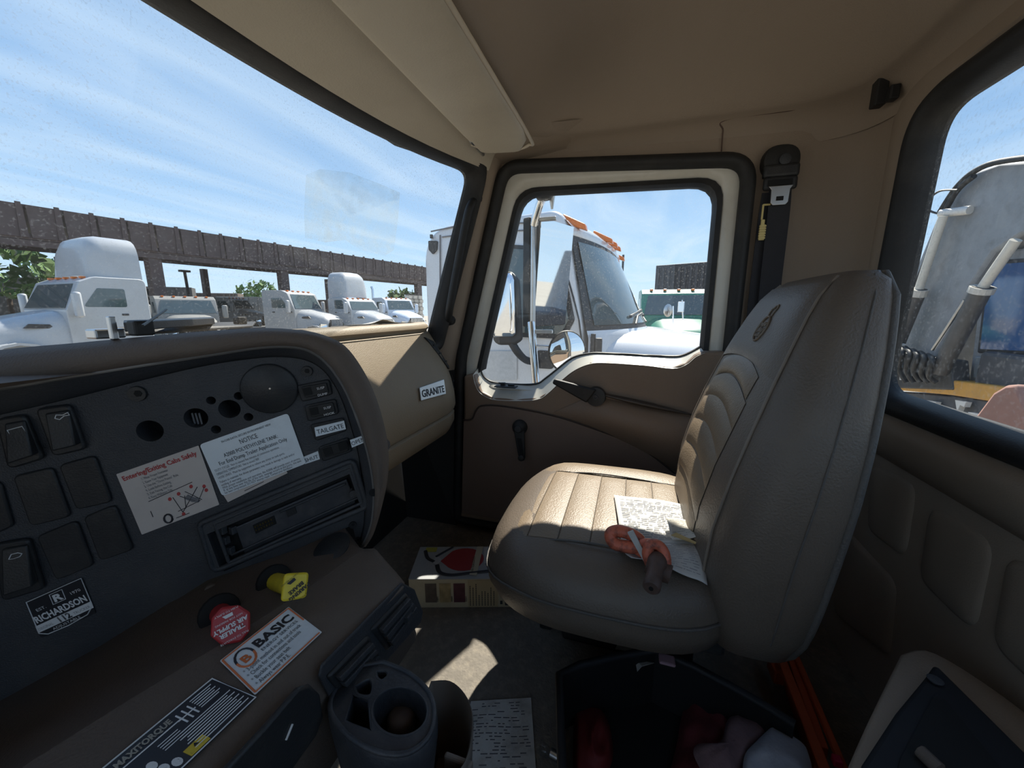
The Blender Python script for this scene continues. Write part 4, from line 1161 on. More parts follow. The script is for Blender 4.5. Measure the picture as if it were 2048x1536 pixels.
# ------------------------------------------------------------------ lower console below the gauge panel
lower = empty('lower_console', (0.22, 0.30, 0.40), 'brown lower dash console with vents below the gauge panel', 'console')
SH0 = Vector((0.2, 0.34, 0.548)); SHN = Vector((0, -0.15, 1)).normalized()
def SP(px, py, off=0.0, nrm=None):
    return onpl(px, py, SH0, SHN, off)
CR = [(-60, 1605), (65, 1521), (250, 1405), (424, 1299), (560, 1212), (640, 1158), (715, 1106), (745, 1103)]
FE = [(350, 1610), (410, 1545), (470, 1483), (560, 1392), (640, 1315), (700, 1258), (760, 1198), (795, 1163)]
ca = [SP(x, y) for x, y in CR]; cb = [SP(x, y) for x, y in FE]
bl = [PP(x, y, 0.001) for x, y in ((-150, 1500), (0, 1402), (200, 1292), (340, 1205), (470, 1142), (590, 1100), (690, 1056), (712, 1090))]
mid = [a.lerp(b_, 0.5) + PN * 0.010 for a, b_ in zip(bl, ca)]
obj('knob_strip', G().loft([bl, mid, ca], caps=False, closed=False), COWLM, lower, smooth=60)
f1_ = [p + Vector((0, -0.008, -0.006)) for p in cb]
f2_ = [Vector((p.x + (0.006 if i == 7 else 0), 0.248, p.z - 0.022)) for i, p in enumerate(cb)]
f3_ = [Vector((p.x * 1.02 + (0.02 if i == 7 else 0.0), 0.247, 0.430)) for i, p in enumerate(cb)]
f4_ = [Vector((p.x * 1.02 + (0.016 if i == 7 else 0), 0.262, 0.412)) for i, p in enumerate(cb)]
f5_ = [Vector((p.x * 1.02, 0.40, 0.40)) for i, p in enumerate(cb)]
obj('shell', G().loft([ca, [a.lerp(b_, 0.5) + Vector((0, 0, 0.002)) for a, b_ in zip(ca, cb)], cb, f1_, f2_, f3_, f4_, f5_], caps=False, closed=False), COWLM, lower, smooth=50)
endl = [ca[7], ca[7].lerp(cb[7], 0.5), cb[7], f1_[7], f2_[7], f3_[7], f4_[7], f5_[7], Vector((0.40, 0.42, 0.5))]
obj('end_cap', G().loft([endl, [p + Vector((0.014, 0.008, -0.006)) for p in endl], [p.lerp(Vector((0.42, 0.33, 0.47)), 0.35) + Vector((0.018, 0.01, 0)) for p in endl]], caps=True), COWLM, lower, smooth=60)
VY = 0.2465
def vent(q, nsl):
    pts = [on(x, y, 'Y', VY) for x, y in q]
    o = obj('vent', G().prism(pts, (0, -0.006, 0)), PANEL2, lower, bevel=0.003, smooth=40)
    cc = sum(pts, Vector((0, 0, 0))) / 4
    pi_ = [cc + (p - cc) * 0.84 + Vector((0, -0.0062, 0)) for p in pts]
    obj('vent_mouth', G().prism(pi_, (0, -0.0006, 0)), HOLE, o)
    for k in range(nsl):
        t = (k + 0.5) / nsl
        a = pi_[0].lerp(pi_[3], t); b_ = pi_[1].lerp(pi_[2], t)
        d_ = (pi_[3] - pi_[0]) * (0.30 / nsl)
        obj('slat', G().prism([a - d_, b_ - d_, b_ + d_, a + d_], (0, -0.006, 0)), PANEL, o, bevel=0.001)
    m_ = pi_[0].lerp(pi_[2], 0.62)
    obj('vent_tab', G().box(m_ + Vector((0, -0.008, 0)), (0.010, 0.006, 0.008)), PANEL, o, bevel=0.001)
fr = [on(x, y, 'Y', VY + 0.0005) for x, y in ((801, 1164), (826, 1178), (843, 1222), (838, 1245), (700, 1398), (668, 1420), (634, 1352), (640, 1328))]
obj('vent_surround', G().prism(fr, (0, -0.003, 0)), PANEL, lower, bevel=0.0015)
vent([(735, 1256), (806, 1184), (828, 1214), (768, 1300)], 3)
vent([(646, 1350), (730, 1268), (752, 1312), (680, 1392)], 3)
sp_ = [on(x, y, 'Y', VY) for x, y in ((400, 1580), (520, 1452), (590, 1372), (612, 1366), (632, 1385), (640, 1430), (625, 1470), (560, 1560), (480, 1640))]
swp = obj('switch_pod', G().prism(sp_, (0, -0.005, 0)), PANEL2, lower, bevel=0.003, smooth=40)
obj('pod_mark', G().tube([on(585, 1448, 'Y', VY - 0.0055), on(572, 1480, 'Y', VY - 0.0055)], 0.0009, 5), INKW, swp)
# round black disc on the strip
dcn = bl[6].lerp(ca[6], 0.55) + PN * 0.012
dn = (ca[6] - bl[6]).cross(bl[6] - bl[5]).normalized()
if dn.dot(CAM - dcn) < 0: dn = -dn
c_ = onpl(664, 1097, dcn, dn, 0.0)
obj('round_cover', G().lathe([(0.0235, 0), (0.0235, 0.002), (0.021, 0.004)], c_, dn, 32), PANEL2, lower, smooth=40)
disc('strip_plug', 425, 1178, 0.008, COWLM, lower, off=0.010, th=0.003, n=16)
# brake valve knobs
def knob(name, label, cpx, zc, stem_px, zs_, pts2, m, tm, cat='knob'):
    c_ = dep(cpx[0], cpx[1], zc)
    s0 = dep(stem_px[0], stem_px[1], zs_)
    ax_ = (c_ - s0).normalized()
    nn = (ax_ * 0.55 + (CAM - c_).normalized() * 0.6).normalized()
    e = empty(name, s0, label, cat)
    obj('boot', G().lathe([(0.019, -0.004), (0.018, 0.002), (0.014, 0.004), (0.0, 0.005)], s0, ax_, 20), HOLE, e, smooth=40)
    obj('stem', G().tube([s0, c_ - nn * 0.002], 0.0095, 16), m, e, smooth=60)
    xd = RT - nn * RT.dot(nn); xd.normalize(); yd = nn.cross(xd)
    if yd.z < 0: yd = -yd
    pts_ = []
    for px, py in pts2:
        pts_.append(onpl(px, py, c_, nn, 0))
    l2 = [((p - c_).dot(xd), (p - c_).dot(yd)) for p in pts_]
    pp = [c_ + xd * q[0] + yd * q[1] for q in fillet(l2, 0.004, 4)]
    h_ = obj('head', G().prism([p - nn * 0.004 for p in pp], nn * 0.008), m, e, bevel=0.002, smooth=40)
    return e, h_, c_, nn, xd, yd
e, h_, c_, nn, xd, yd = knob('parking_brake_knob', 'yellow square PARKING BRAKE pull knob on the console', (590, 1174), 0.395, (550, 1163), 0.455, [(568, 1147), (617, 1144), (612, 1195), (561, 1204)], YELLOW, INK)
tx_ = (-0.70 * xd - 0.70 * yd); ty_ = (0.70 * xd - 0.70 * yd)
cf = c_ + nn * 0.0046
lettering('PARKING\nBRAKE', 0.0050, cf + ty_ * 0.0045, tx_, ty_, INK, h_, lift=0.0004, align='CENTER', bold=0.0002)
lettering('PUSH TO RELEASE', 0.0022, cf - ty_ * 0.0105, tx_, ty_, INK, h_, lift=0.0004, align='CENTER')
lettering('PULL TO APPLY', 0.0022, cf + ty_ * 0.0115, tx_, ty_, INK, h_, lift=0.0004, align='CENTER')
obj('valve_mark', G().prism([cf - ty_ * 0.0075 + tx_ * a + ty_ * b_ for a, b_ in ((-0.004, -0.001), (0.004, -0.001), (0.002, 0.002), (-0.004, 0.002))], nn * 0.0005), INK, h_)
e, h_, c_, nn, xd, yd = knob('trailer_air_knob', 'red octagonal TRAILER AIR SUPPLY pull knob on the console', (460, 1248), 0.36, (440, 1226), 0.41, [(443, 1214), (478, 1210), (500, 1224), (500, 1260), (482, 1283), (443, 1290), (421, 1272), (423, 1236)], RED, INKW)
tx_ = (-0.85 * xd - 0.50 * yd); ty_ = (0.50 * xd - 0.85 * yd)
cf = c_ + nn * 0.0046
lettering('TRAILER\nAIR SUPPLY', 0.0052, cf + ty_ * 0.0045, tx_, ty_, INKW, h_, lift=0.0004, align='CENTER', bold=0.0002)
lettering('NOT FOR PARKING', 0.0024, cf - ty_ * 0.0050, tx_, ty_, INKW, h_, lift=0.0004, align='CENTER')
lettering('PUSH TO SUPPLY', 0.0024, cf - ty_ * 0.0125, tx_, ty_, INKW, h_, lift=0.0004, align='CENTER')
lettering('PULL TO EVACUATE', 0.0024, cf + ty_ * 0.0120, tx_, ty_, INKW, h_, lift=0.0004, align='CENTER')
obj('valve_mark', G().prism([cf - ty_ * 0.0085 + tx_ * a + ty_ * b_ for a, b_ in ((-0.004, -0.001), (0.004, -0.001), (0.002, 0.002), (-0.004, 0.002))], nn * 0.0005), INKW, h_)
# stickers on the shelf
s5, put, quad, line = sticker('basic_sticker', [(437, 1320), (580, 1216), (641, 1263), (513, 1393)], STICK, 'torn white BASIC energy services sticker with orange border', P=SP, nrm=SHN, off=0.0026, round_=0.001)
line('border', [(0.02, 0.03), (0.97, 0.03)], 0.0008, INKO); line('border', [(0.02, 0.97), (0.97, 0.97)], 0.0008, INKO); line('border', [(0.02, 0.03), (0.02, 0.97)], 0.0008, INKO); line('border', [(0.98, 0.50), (0.98, 0.97)], 0.0008, INKO)
line('logo_ring', [(0.20 + 0.11 * math.cos(t), 0.70 + 0.20 * math.sin(t)) for t in [i * math.pi / 8 for i in range(0, 9)]], 0.0010, INK)
line('logo_ring', [(0.20 + 0.11 * math.cos(t), 0.70 + 0.20 * math.sin(t)) for t in [i * math.pi / 8 for i in range(8, 17)]], 0.0010, INKO)
put('B', 0.20, 0.60, 0.22, mt=INKO, align='CENTER', width=0.10, bold=0.0004)
put('BASIC', 0.36, 0.68, 0.26, width=0.56, bold=0.0005)
put('ENERGY SERVICES', 0.37, 0.56, 0.09, width=0.54)
for k, s in enumerate(('* 3-point method in and out of truck', '* Check for connections and tools', '* Buckle your seat belt', '* Always wear P.P.E.')):
    put(s, 0.08, 0.43 - 0.115 * k, 0.115, width=0.82 * len(s) / 36)
s6, put, quad, line = sticker('transmission_sticker', [(150, 1578), (438, 1348), (502, 1404), (300, 1606)], mat('sticker_black', (0.02, 0.02, 0.02)), 'worn black MAXITORQUE shift pattern sticker with yellow caution tag', P=SP, nrm=SHN, off=0.0026, round_=0.003)
line('border', [(0.01, 0.02), (0.99, 0.02), (0.99, 0.98), (0.01, 0.98)], 0.0007, INKW, True)
put('MAXITORQUE', 0.13, 0.80, 0.15, mt=mat('ink_tan', (0.35, 0.33, 0.28), 0.6), width=0.42, bold=0.0003)
line('print', [(0.14, 0.74), (0.60, 0.74)], 0.0006, INKW)
for k in range(9):
    line('print', [(0.50 - 0.02 * (k % 3), 0.52 - 0.05 * k), (0.96 - 0.05 * (k % 2), 0.52 - 0.05 * k)], 0.0005, INKW)
for k in range(6):
    line('print', [(0.74, 0.90 - 0.05 * k), (0.94 - 0.03 * (k % 2), 0.90 - 0.05 * k)], 0.0005, INKW)
for k in range(4):
    line('print', [(0.36, 0.62 - 0.05 * k), (0.52, 0.62 - 0.05 * k)], 0.0004, INKW)
for a in (0.60, 0.65, 0.70):
    line('shift_pattern', [(a, 0.60), (a, 0.86)], 0.0006, INKW)
line('shift_pattern', [(0.57, 0.73), (0.72, 0.73)], 0.0006, INKW)
YL = mat('ink_yellow', (0.62, 0.45, 0.04), 0.6)
quad('caution_tag', [(0.40, 0.05), (0.56, 0.05), (0.56, 0.22), (0.40, 0.22)], YL)
put('CAUTION', 0.48, 0.075, 0.06, align='CENTER', width=0.14)
quad('caution_triangle', [(0.46, 0.14), (0.50, 0.14), (0.48, 0.20)], INK, lift=0.0008)
for k, (a, b_, s) in enumerate(((0.24, 0.42, '6'), (0.16, 0.34, '7'), (0.26, 0.24, '4'), (0.18, 0.20, '9'), (0.33, 0.16, '0'))):
    quad('gear_disc', [(a + 0.032 * math.cos(t), b_ + 0.085 * math.sin(t)) for t in [i * math.pi / 6 for i in range(12)]], INKW)
    put(s, a, b_ - 0.05, 0.12, align='CENTER', width=0.04, lift=0.0012) if False else put(s, a, b_ - 0.045, 0.12, align='CENTER', width=0.035)
# visor-style wiper tray and black flat parts lying on top of the dash
tr = empty('loose_trim_tray', on(330, 668, 'Z', 0.812), 'black metal mounting tray lying on the dash against the windshield', 'tray')
g = G().prism([on(x, y, 'Z', z_) for x, y, z_ in ((235, 674, 0.815), (505, 655, 0.815), (512, 646, 0.822), (440, 648, 0.824), (230, 660, 0.824))], (0, 0, 0.004))
obj('plate', g, BLK, tr, bevel=0.001)
g = G().prism([on(x, y, 'Z', 0.828) for x, y in ((250, 664), (430, 648), (428, 644), (250, 656))], (0, 0, 0.010))
obj('rail', g, PANEL2, tr, bevel=0.001)
obj('bracket', G().box(on(212, 667, 'Z', 0.822), (0.030, 0.02, 0.012)), STEEL, tr, bevel=0.002)
obj('tab', G().box(on(225, 656, 'Z', 0.832), (0.006, 0.006, 0.024)), STEEL, tr, bevel=0.001)
obj('stud', G().box(on(480, 641, 'Z', 0.832), (0.018, 0.014, 0.014)), BLK, tr, bevel=0.002)
obj('stud', G().box(on(282, 656, 'Z', 0.834), (0.016, 0.012, 0.014)), BLK, tr, bevel=0.002)
obj('wire', G().tube([on(285, 652, 'Z', 0.838), on(333, 619, 'Y', 0.60)], 0.0012, 6), BLK, tr)
# ------------------------------------------------------------------ things on the seat
def seat_pt(px, py, lift=0.0):
    q = on(px, py, 'Z', 0.49)
    for _ in range(6):
        q = on(px, py, 'Z', ctop(q.x, q.y) + 0.008 + lift)
    return q
def sheet(name, q, m, label, lines=0, wav=0.004, lift=0.0, cat='paper', im=INKP, bar=True, seed=1):
    """a creased sheet with printed lines; q = four photo corners TL, TR, BR, BL resting on the seat"""
    c4 = [seat_pt(x, y) for x, y in q]
    rnd = random.Random(seed)
    ph = [rnd.uniform(0, 6) for _ in range(4)]
    def P(u, v, up=0.0):
        p = (c4[0].lerp(c4[1], u)).lerp(c4[3].lerp(c4[2], u), v)
        z = ctop(p.x, p.y) + 0.0085 + lift + wav * (0.5 + 0.5 * math.sin(u * 5 + ph[0]) * math.cos(v * 4 + ph[1])) + 0.012 * max(0, v - 0.85) * (1 + math.sin(u * 9 + ph[2]))
        return Vector((p.x, p.y, z + up))
    o = obj(name, G().grid(P, 16, 16), m, None, solid=0.0008, smooth=180)
    tag(o, label, cat)
    g = G()
    for k in range(lines):
        v_ = 0.08 + 0.86 * k / max(1, lines)
        u_ = 0.06
        while u_ < 0.9:
            w = rnd.uniform(0.02, 0.10)
            if rnd.random() < 0.75:
                a, b_ = u_, min(0.94, u_ + w)
                hh = rnd.uniform(0.004, 0.007)
                g.add([P(a, v_ - hh, 0.0014), P(b_, v_ - hh, 0.0014), P(b_, v_ + hh, 0.0014), P(a, v_ + hh, 0.0014)], [(0, 1, 2, 3)])
            u_ += w + 0.015
    if lines:
        t = obj('print', g, im, o)
        t['kind'] = 'stuff'
    return o
sheet('printed_sheet', [(1228, 990), (1390, 1019), (1418, 1092), (1244, 1104)], PAPER, 'large white form sheet lying across the seat cushion', 22, seed=3)
sheet('printed_sheet', [(1238, 1098), (1400, 1094), (1415, 1168), (1262, 1122)], PAPER, 'lower white printed page under the orange shackle', 14, wav=0.006, lift=0.0015, seed=5)
sheet('folded_card', [(1330, 1054), (1424, 1054), (1421, 1100), (1345, 1090)], mat('card', (0.62, 0.58, 0.50), 0.8, var=0.1, vscale=30), 'folded ruled card standing up on the papers', 9, wav=0.012, lift=0.006, seed=8, cat='card', im=INK)
g = G().prism([seat_pt(1342, 1071, 0.014), seat_pt(1352, 1066, 0.018), seat_pt(1420, 1098, 0.010), seat_pt(1400, 1092, 0.008)], (0, 0, 0.001))
tag(obj('card_flap', g, mat('kraft', (0.62, 0.45, 0.20), 0.8, var=0.1), None), 'small tan cardboard flap on the ruled card', 'cardboard')
# orange chain hook and shackle
ORG_ = mat('orange_iron', (0.62, 0.15, 0.08), 0.5, var=0.25, vscale=60, dirt=(0.09, 0.04, 0.032), dscale=75, damt=1.0, bump=0.4, bscale=150)
RUST = mat('rusty_iron', (0.11, 0.065, 0.05), 0.6, var=0.3, vscale=60, dirt=(0.03, 0.025, 0.022), dscale=30, damt=0.6, bump=0.5, bscale=150)
sh = empty('chain_shackle', seat_pt(1290, 1110), 'orange painted chain links and shackle with dark pin on the seat', 'shackle')
def spt(px, py, h_):
    return seat_pt(px, py, h_ + 0.004)
l1 = spline([spt(1222, 1078, 0.012), spt(1222, 1066, 0.020), spt(1240, 1062, 0.024), spt(1265, 1070, 0.022), spt(1280, 1082, 0.016), spt(1272, 1094, 0.010), spt(1245, 1092, 0.008), spt(1226, 1086, 0.009)], 5)
obj('link', G().tube(l1[:-1], 0.0095, 10, closed=True), ORG_, sh, smooth=80)
l2 = spline([spt(1272, 1100, 0.004), spt(1280, 1088, 0.018), spt(1300, 1086, 0.026), spt(1318, 1095, 0.022), spt(1310, 1112, 0.010), spt(1288, 1112, 0.004)], 5)
obj('link', G().tube(l2[:-1], 0.0065, 10, closed=True), ORG_, sh, smooth=80)
l3 = spline([spt(1300, 1128, 0.010), spt(1294, 1108, 0.024), spt(1300, 1090, 0.034), spt(1316, 1090, 0.036), spt(1328, 1104, 0.032), spt(1332, 1124, 0.022), spt(1330, 1142, 0.010)], 5)
obj('bow', G().tube(l3, 0.0075, 10), ORG_, sh, smooth=80)
for px, py, h_ in ((1304, 1132, 0.010), (1329, 1144, 0.010)):
    c_ = spt(px, py, h_)
    obj('eye', G().lathe([(0.0, -0.008), (0.013, -0.008), (0.014, 0.0), (0.013, 0.008), (0.0, 0.008)], c_, spt(1330, 1142, 0.01) - spt(1300, 1128, 0.012), 16), RUST, sh, smooth=40)
pa, pb = spt(1316, 1118, 0.022), spt(1303, 1174, 0.010)
d_ = (pb - pa)
pin = obj('pin', G().lathe([(0.0, 0), (0.0125, 0), (0.0135, 0.008), (0.0135, 0.014), (0.0105, 0.018), (0.0105, d_.length * 0.8), (0.0115, d_.length * 0.82), (0.0115, d_.length), (0.009, d_.length + 0.003), (0, d_.length + 0.003)], pa, d_, 20), RUST, sh, smooth=40)
obj('pin_hole', G().lathe([(0.003, 0), (0.003, 0.001), (0, 0.001)], pb + d_.normalized() * 0.003, d_, 10), HOLE, pin)
g = G().prism([spt(1255, 1066, 0.030), spt(1266, 1062, 0.036), spt(1298, 1124, 0.010), spt(1290, 1128, 0.006)], (0.002, 0, 0.001))
tag(obj('paper_tag', g, PAPERD, None), 'grey folded paper strip wedged against the orange links', 'paper')

# ------------------------------------------------------------------ carton in the footwell
BOXC = mat('carton_grey', (0.36, 0.37, 0.37), 0.6, var=0.08, vscale=14, dirt=(0.2, 0.2, 0.2), dscale=14, damt=0.3)
BOXF = mat('carton_tan', (0.48, 0.39, 0.25), 0.7, var=0.1, vscale=14, dirt=(0.25, 0.18, 0.10), dscale=10, damt=0.4)
bh = 0.082
fl = on(816, 1228, 'Z', FZ); fr_ = on(1066, 1226, 'Z', FZ)
xd = (fr_ - fl).normalized(); bd = Vector((0, 0, 1)).cross(xd)
if bd.x < 0: bd = -bd
dpt = 0.135
c4 = [fl, fr_, fr_ + bd * dpt, fl + bd * dpt]
c4 = [p + bd * 0.02 for p in c4]; fl = fl + bd * 0.02; fr_ = fr_ + bd * 0.02
cart = empty('carton', (fl + fr_ + bd * dpt) / 2 + Vector((0, 0, 0)), 'printed cardboard retail carton in the passenger footwell', 'box')
obj('carton_body', G().prism(c4, (0, 0, bh)), BOXF, cart, bevel=0.0015)
obj('carton_lid', G().prism([p + Vector((0, 0, bh + 0.0004)) for p in c4], (0, 0, 0.0008)), BOXC, cart)
BW = (fr_ - fl).length
def lid(fx, fy, up=0.0015):
    return fl + xd * BW * fx + bd * dpt * fy + Vector((0, 0, bh + up))
def fro(fx, fz, up=0.0006):
    return fl + xd * BW * fx + Vector((0, 0, bh * fz)) - bd * up
def lidp(nm, pts, m, up=0.0015):
    obj(nm, G().prism([lid(a, b_, up) for a, b_ in pts], (0, 0, 0.0004)), m, cart)
def frop(nm, pts, m, up=0.0006):
    obj(nm, G().prism([fro(a, b_, up) for a, b_ in pts], bd * -0.0004), m, cart)
CR_ = mat('carton_red', (0.33, 0.035, 0.035), 0.5, var=0.1); CK = mat('carton_black', (0.03, 0.03, 0.035), 0.5); CY = mat('carton_yellow', (0.42, 0.38, 0.06), 0.6); CP = mat('carton_cream', (0.52, 0.46, 0.32), 0.6); CG = mat('carton_silver', (0.42, 0.43, 0.43), 0.4)
ell = [(0.42 + 0.17 * math.cos(t), 0.58 + 0.36 * math.sin(t)) for t in [i * math.pi / 12 for i in range(24)]]
lidp('picture_shade', [(0.22, 0.52)] + [(0.42 + 0.17 * math.cos(t), 0.58 + 0.36 * math.sin(t)) for t in [(-135 + 270 * i / 16) * math.pi / 180 for i in range(17)]], CR_)
def lpath(pts, r, nm, m):
    obj(nm, G().tube([lid(a, b_, 0.0022) for a, b_ in pts], r, 6, flat=0.3), m, cart)
lpath(spline([(0.08, 0.82, 0), (0.12, 0.60, 0), (0.17, 0.50, 0)], 4) and [(p.x, p.y) for p in spline([(0.06, 0.86, 0), (0.10, 0.62, 0), (0.17, 0.50, 0)], 4)], 0.005, 'picture_arm', CK)
lpath([(0.17, 0.66), (0.30, 0.98)], 0.004, 'picture_arm', CK)
lpath([(p.x, p.y) for p in spline([(0.20, 0.40, 0), (0.24, 0.18, 0), (0.34, 0.10, 0), (0.50, 0.16, 0), (0.75, 0.24, 0)], 5)], 0.0055, 'picture_arm', CK)
lidp('picture_joint', [(0.19 + 0.032 * math.cos(t), 0.52 + 0.12 * math.sin(t)) for t in [i * math.pi / 8 for i in range(16)]], CG, 0.0026)
lidp('flash', [(0.06, 0.82), (0.16, 0.82), (0.16, 0.97), (0.06, 0.97)], CY, 0.0019)
lidp('banner', [(0.485, 0.10), (0.545, 0.06), (0.575, 0.98), (0.52, 0.98)], CP, 0.0030)
lettering('PARA TODA OCASION', 0.010, lid(0.515, 0.16, 0.0035), bd, -xd, INK, cart, lift=0.0003, squash=0.62)
lidp('info_panel', [(0.60, 0.42), (0.80, 0.42), (0.80, 0.96), (0.58, 0.96)], mat('carton_pale', (0.50, 0.50, 0.48), 0.6), 0.0026)
for k in range(4):
    for j in range(2):
        lidp('info_line', [(0.62 + 0.045 * k, 0.50 + 0.22 * j), (0.65 + 0.045 * k, 0.50 + 0.22 * j), (0.65 + 0.045 * k, 0.53 + 0.22 * j), (0.62 + 0.045 * k, 0.53 + 0.22 * j)], INKG, 0.0032)
lidp('fine_print', [(0.80, 0.05), (0.86, 0.05), (0.86, 0.5), (0.80, 0.5)], CY, 0.0026)
PH = [mat('photo_brown', (0.10, 0.07, 0.05), 0.5, var=0.6, vscale=60), mat('photo_gold', (0.34, 0.24, 0.11), 0.5, var=0.6, vscale=60), mat('photo_maroon', (0.10, 0.03, 0.035), 0.5, var=0.7, vscale=60)]
for k in range(3):
    a = 0.13 + 0.115 * k
    frop('photo', [(a, 0.20), (a + 0.092, 0.20), (a + 0.092, 0.86), (a, 0.86)], PH[k])
    lettering('INTERIOR', 0.006, fro(a + 0.106, 0.22, 0.0010), (0, 0, 1), -xd, INK, cart, lift=0.0002, squash=0.6)
frop('text_panel', [(0.475, 0.03), (0.72, 0.03), (0.72, 0.97), (0.475, 0.97)], mat('carton_straw', (0.42, 0.32, 0.18), 0.7, var=0.1))
for k in range(9):
    hgt = (0.75, 0.7, 0.85, 0.45, 0.6, 0.55, 0.5, 0.7, 0.6)[k]
    g = G(); z_ = 0.08
    while z_ < hgt:
        g.add([fro(0.49 + 0.024 * k, z_, 0.0014), fro(0.497 + 0.024 * k, z_, 0.0014), fro(0.497 + 0.024 * k, z_ + 0.05, 0.0014), fro(0.49 + 0.024 * k, z_ + 0.05, 0.0014)], [(0, 1, 2, 3)]); z_ += 0.065
    obj('text_column', g, INK, cart)
for k in range(3):
    frop('symbol', [(0.735, 0.12 + 0.3 * k), (0.755, 0.12 + 0.3 * k), (0.755, 0.24 + 0.3 * k), (0.735, 0.24 + 0.3 * k)], INK)
    frop('symbol', [(0.775, 0.08 + 0.3 * k), (0.82, 0.08 + 0.3 * k), (0.82, 0.32 + 0.3 * k), (0.775, 0.32 + 0.3 * k)], CK)

# ------------------------------------------------------------------ floor clutter
def flat_sheet(name, q, m, label, z=FZ + 0.002, lines=20, cat='paper', seed=2):
    c4 = [on(x, y, 'Z', z) for x, y in q]; rnd = random.Random(seed)
    P = lambda u, v, up=0.0: (c4[0].lerp(c4[1], u)).lerp(c4[3].lerp(c4[2], u), v) + Vector((0, 0, up + 0.002 * math.sin(u * 6) * math.sin(v * 5) + 0.002))
    o = tag(obj(name, G().grid(P, 10, 10), m, None, smooth=180), label, cat)
    g = G()
    for k in range(lines):
        v_ = 0.05 + 0.9 * k / lines; u_ = 0.05
        while u_ < 0.9:
            w = rnd.uniform(0.03, 0.12)
            if rnd.random() < 0.5:
                g.add([P(u_, v_ - 0.006, 0.0008), P(min(.95, u_ + w), v_ - 0.006, 0.0008), P(min(.95, u_ + w), v_ + 0.006, 0.0008), P(u_, v_ + 0.006, 0.0008)], [(0, 1, 2, 3)])
            u_ += w + 0.03
    obj('print', g, INKG, o)['kind'] = 'stuff'
    return o
flat_sheet('work_order_sheet', [(942, 1404), (1062, 1397), (1076, 1600), (905, 1600)], PAPERD, 'dirty printed work order sheet on the cab floor', lines=26)
# bulb
bc = on(1092, 1500, 'Z', FZ + 0.022)
bl_ = empty('spare_bulb', bc, 'small clear spare lamp bulb lying on the floor', 'bulb')
ax_ = (on(1112, 1512, 'Z', FZ + 0.022) - on(1082, 1494, 'Z', FZ + 0.022)).normalized()
obj('glass', G().lathe([(0.0, -0.016), (0.008, -0.013), (0.011, -0.005), (0.010, 0.003), (0.007, 0.009)], bc, ax_, 16), glass_mat('bulb_glass', (0.8, 0.8, 0.8), dust=0.3), bl_, smooth=80)
obj('cap', G().lathe([(0.0075, 0.009), (0.0075, 0.022), (0.005, 0.024), (0, 0.024)], bc, ax_, 16), STEEL, bl_, smooth=40)
# open black storage tub under the seat's inboard side
tub = empty('storage_tub', (0.62, 0.0, FZ), 'open black plastic storage tub beside the seat base', 'tub')
rim_px = [(1128, 1620), (1122, 1480), (1118, 1350), (1160, 1330), (1240, 1312), (1310, 1300), (1385, 1332), (1460, 1372), (1540, 1418), (1590, 1450)]
rim = [on(x, y, 'Z', FZ + 0.12) for x, y in rim_px]
TUB = mat('tub_black', (0.012, 0.012, 0.013), 0.6, var=0.3, vscale=15)
obj('wall', G().loft([rim, [p + Vector((0.0, 0, -0.118)) for p in rim]], caps=False, closed=False), TUB, tub, solid=0.006)
obj('rim', G().tube(rim, 0.007, 8), mat('tub_rim', (0.018, 0.018, 0.02), 0.6), tub, smooth=60)
gl_ = [on(x, y, 'Z', FZ + 0.004) for x, y in ((1150, 1390), (1240, 1350), (1400, 1380), (1540, 1470), (1600, 1640), (1150, 1640))]
obj('base', G().prism(gl_, (0, 0, 0.004)), TUB, tub)
tg_ = on(1334, 1320, 'Z', FZ + 0.128)
tag(obj('pink_tag', G().box(tg_, (0.022, 0.028, 0.006)), mat('pink_label', (0.45, 0.28, 0.32), 0.7), None, bevel=0.003), 'small pale pink tag clipped on the black tub rim', 'tag')
tg_ = on(1288, 1336, 'Z', FZ + 0.10)
tag(obj('paper_scrap', G().prism([tg_ + Vector(p) for p in ((-0.012, 0.012, 0), (0.012, 0.016, 0), (0.012, -0.018, 0.004), (-0.004, 0.004, 0.006))], (0, 0, 0.001)), PAPERD, None), 'grey paper scrap tucked inside the black tub', 'paper')
tg_ = on(1262, 1290, 'Z', FZ + 0.08)
tag(obj('paper_corner', G().prism([tg_ + Vector(p) for p in ((-0.02, 0.03, 0), (0.02, 0.02, 0), (0.02, -0.05, 0.0), (-0.012, -0.03, 0.0))], (0, 0, 0.001)), PAPERD, None), 'crumpled paper corner under the seat front', 'paper')
# cloth things
from mathutils import noise as mnoise
def cloth(name, outline, m, label, z0, amp, cat='rag', seed=1):
    """crumpled cloth: an irregular patch with folds, closed underneath"""
    c_ = (sum(p[0] for p in outline) / len(outline), sum(p[1] for p in outline) / len(outline))
    out = [(p.x, p.y) for p in spline([(a, b_, 0) for a, b_ in outline + outline[:1]], 5)][:-1]
    rings = []
    for s_ in (0.97, 1.0, 0.98, 0.9, 0.8, 0.68, 0.55, 0.42, 0.28, 0.14, 0.03):
        r = []
        for k, p in enumerate(out):
            x, y = c_[0] + (p[0] - c_[0]) * s_, c_[1] + (p[1] - c_[1]) * s_
            q = on(x, y, 'Z', z0)
            if len(rings) == 0:
                zz = z0
            else:
                n1 = mnoise.noise(Vector((q.x * 22 + seed * 3.1, q.y * 9, seed))); n2 = abs(mnoise.noise(Vector((q.x * 14, q.y * 34 + seed, seed * 2.0))))
                zz = z0 + amp * ((1 - s_ ** 4) * (0.62 + 0.45 * n1) + 0.55 * (0.5 - n2) * min(1, (1 - s_) * 6 + 0.25) + 0.22)
            r.append(on(x, y, 'Z', max(z0, zz)))
        rings.append(r)
    return tag(obj(name, G().loft(rings), m, None, smooth=60), label, cat)
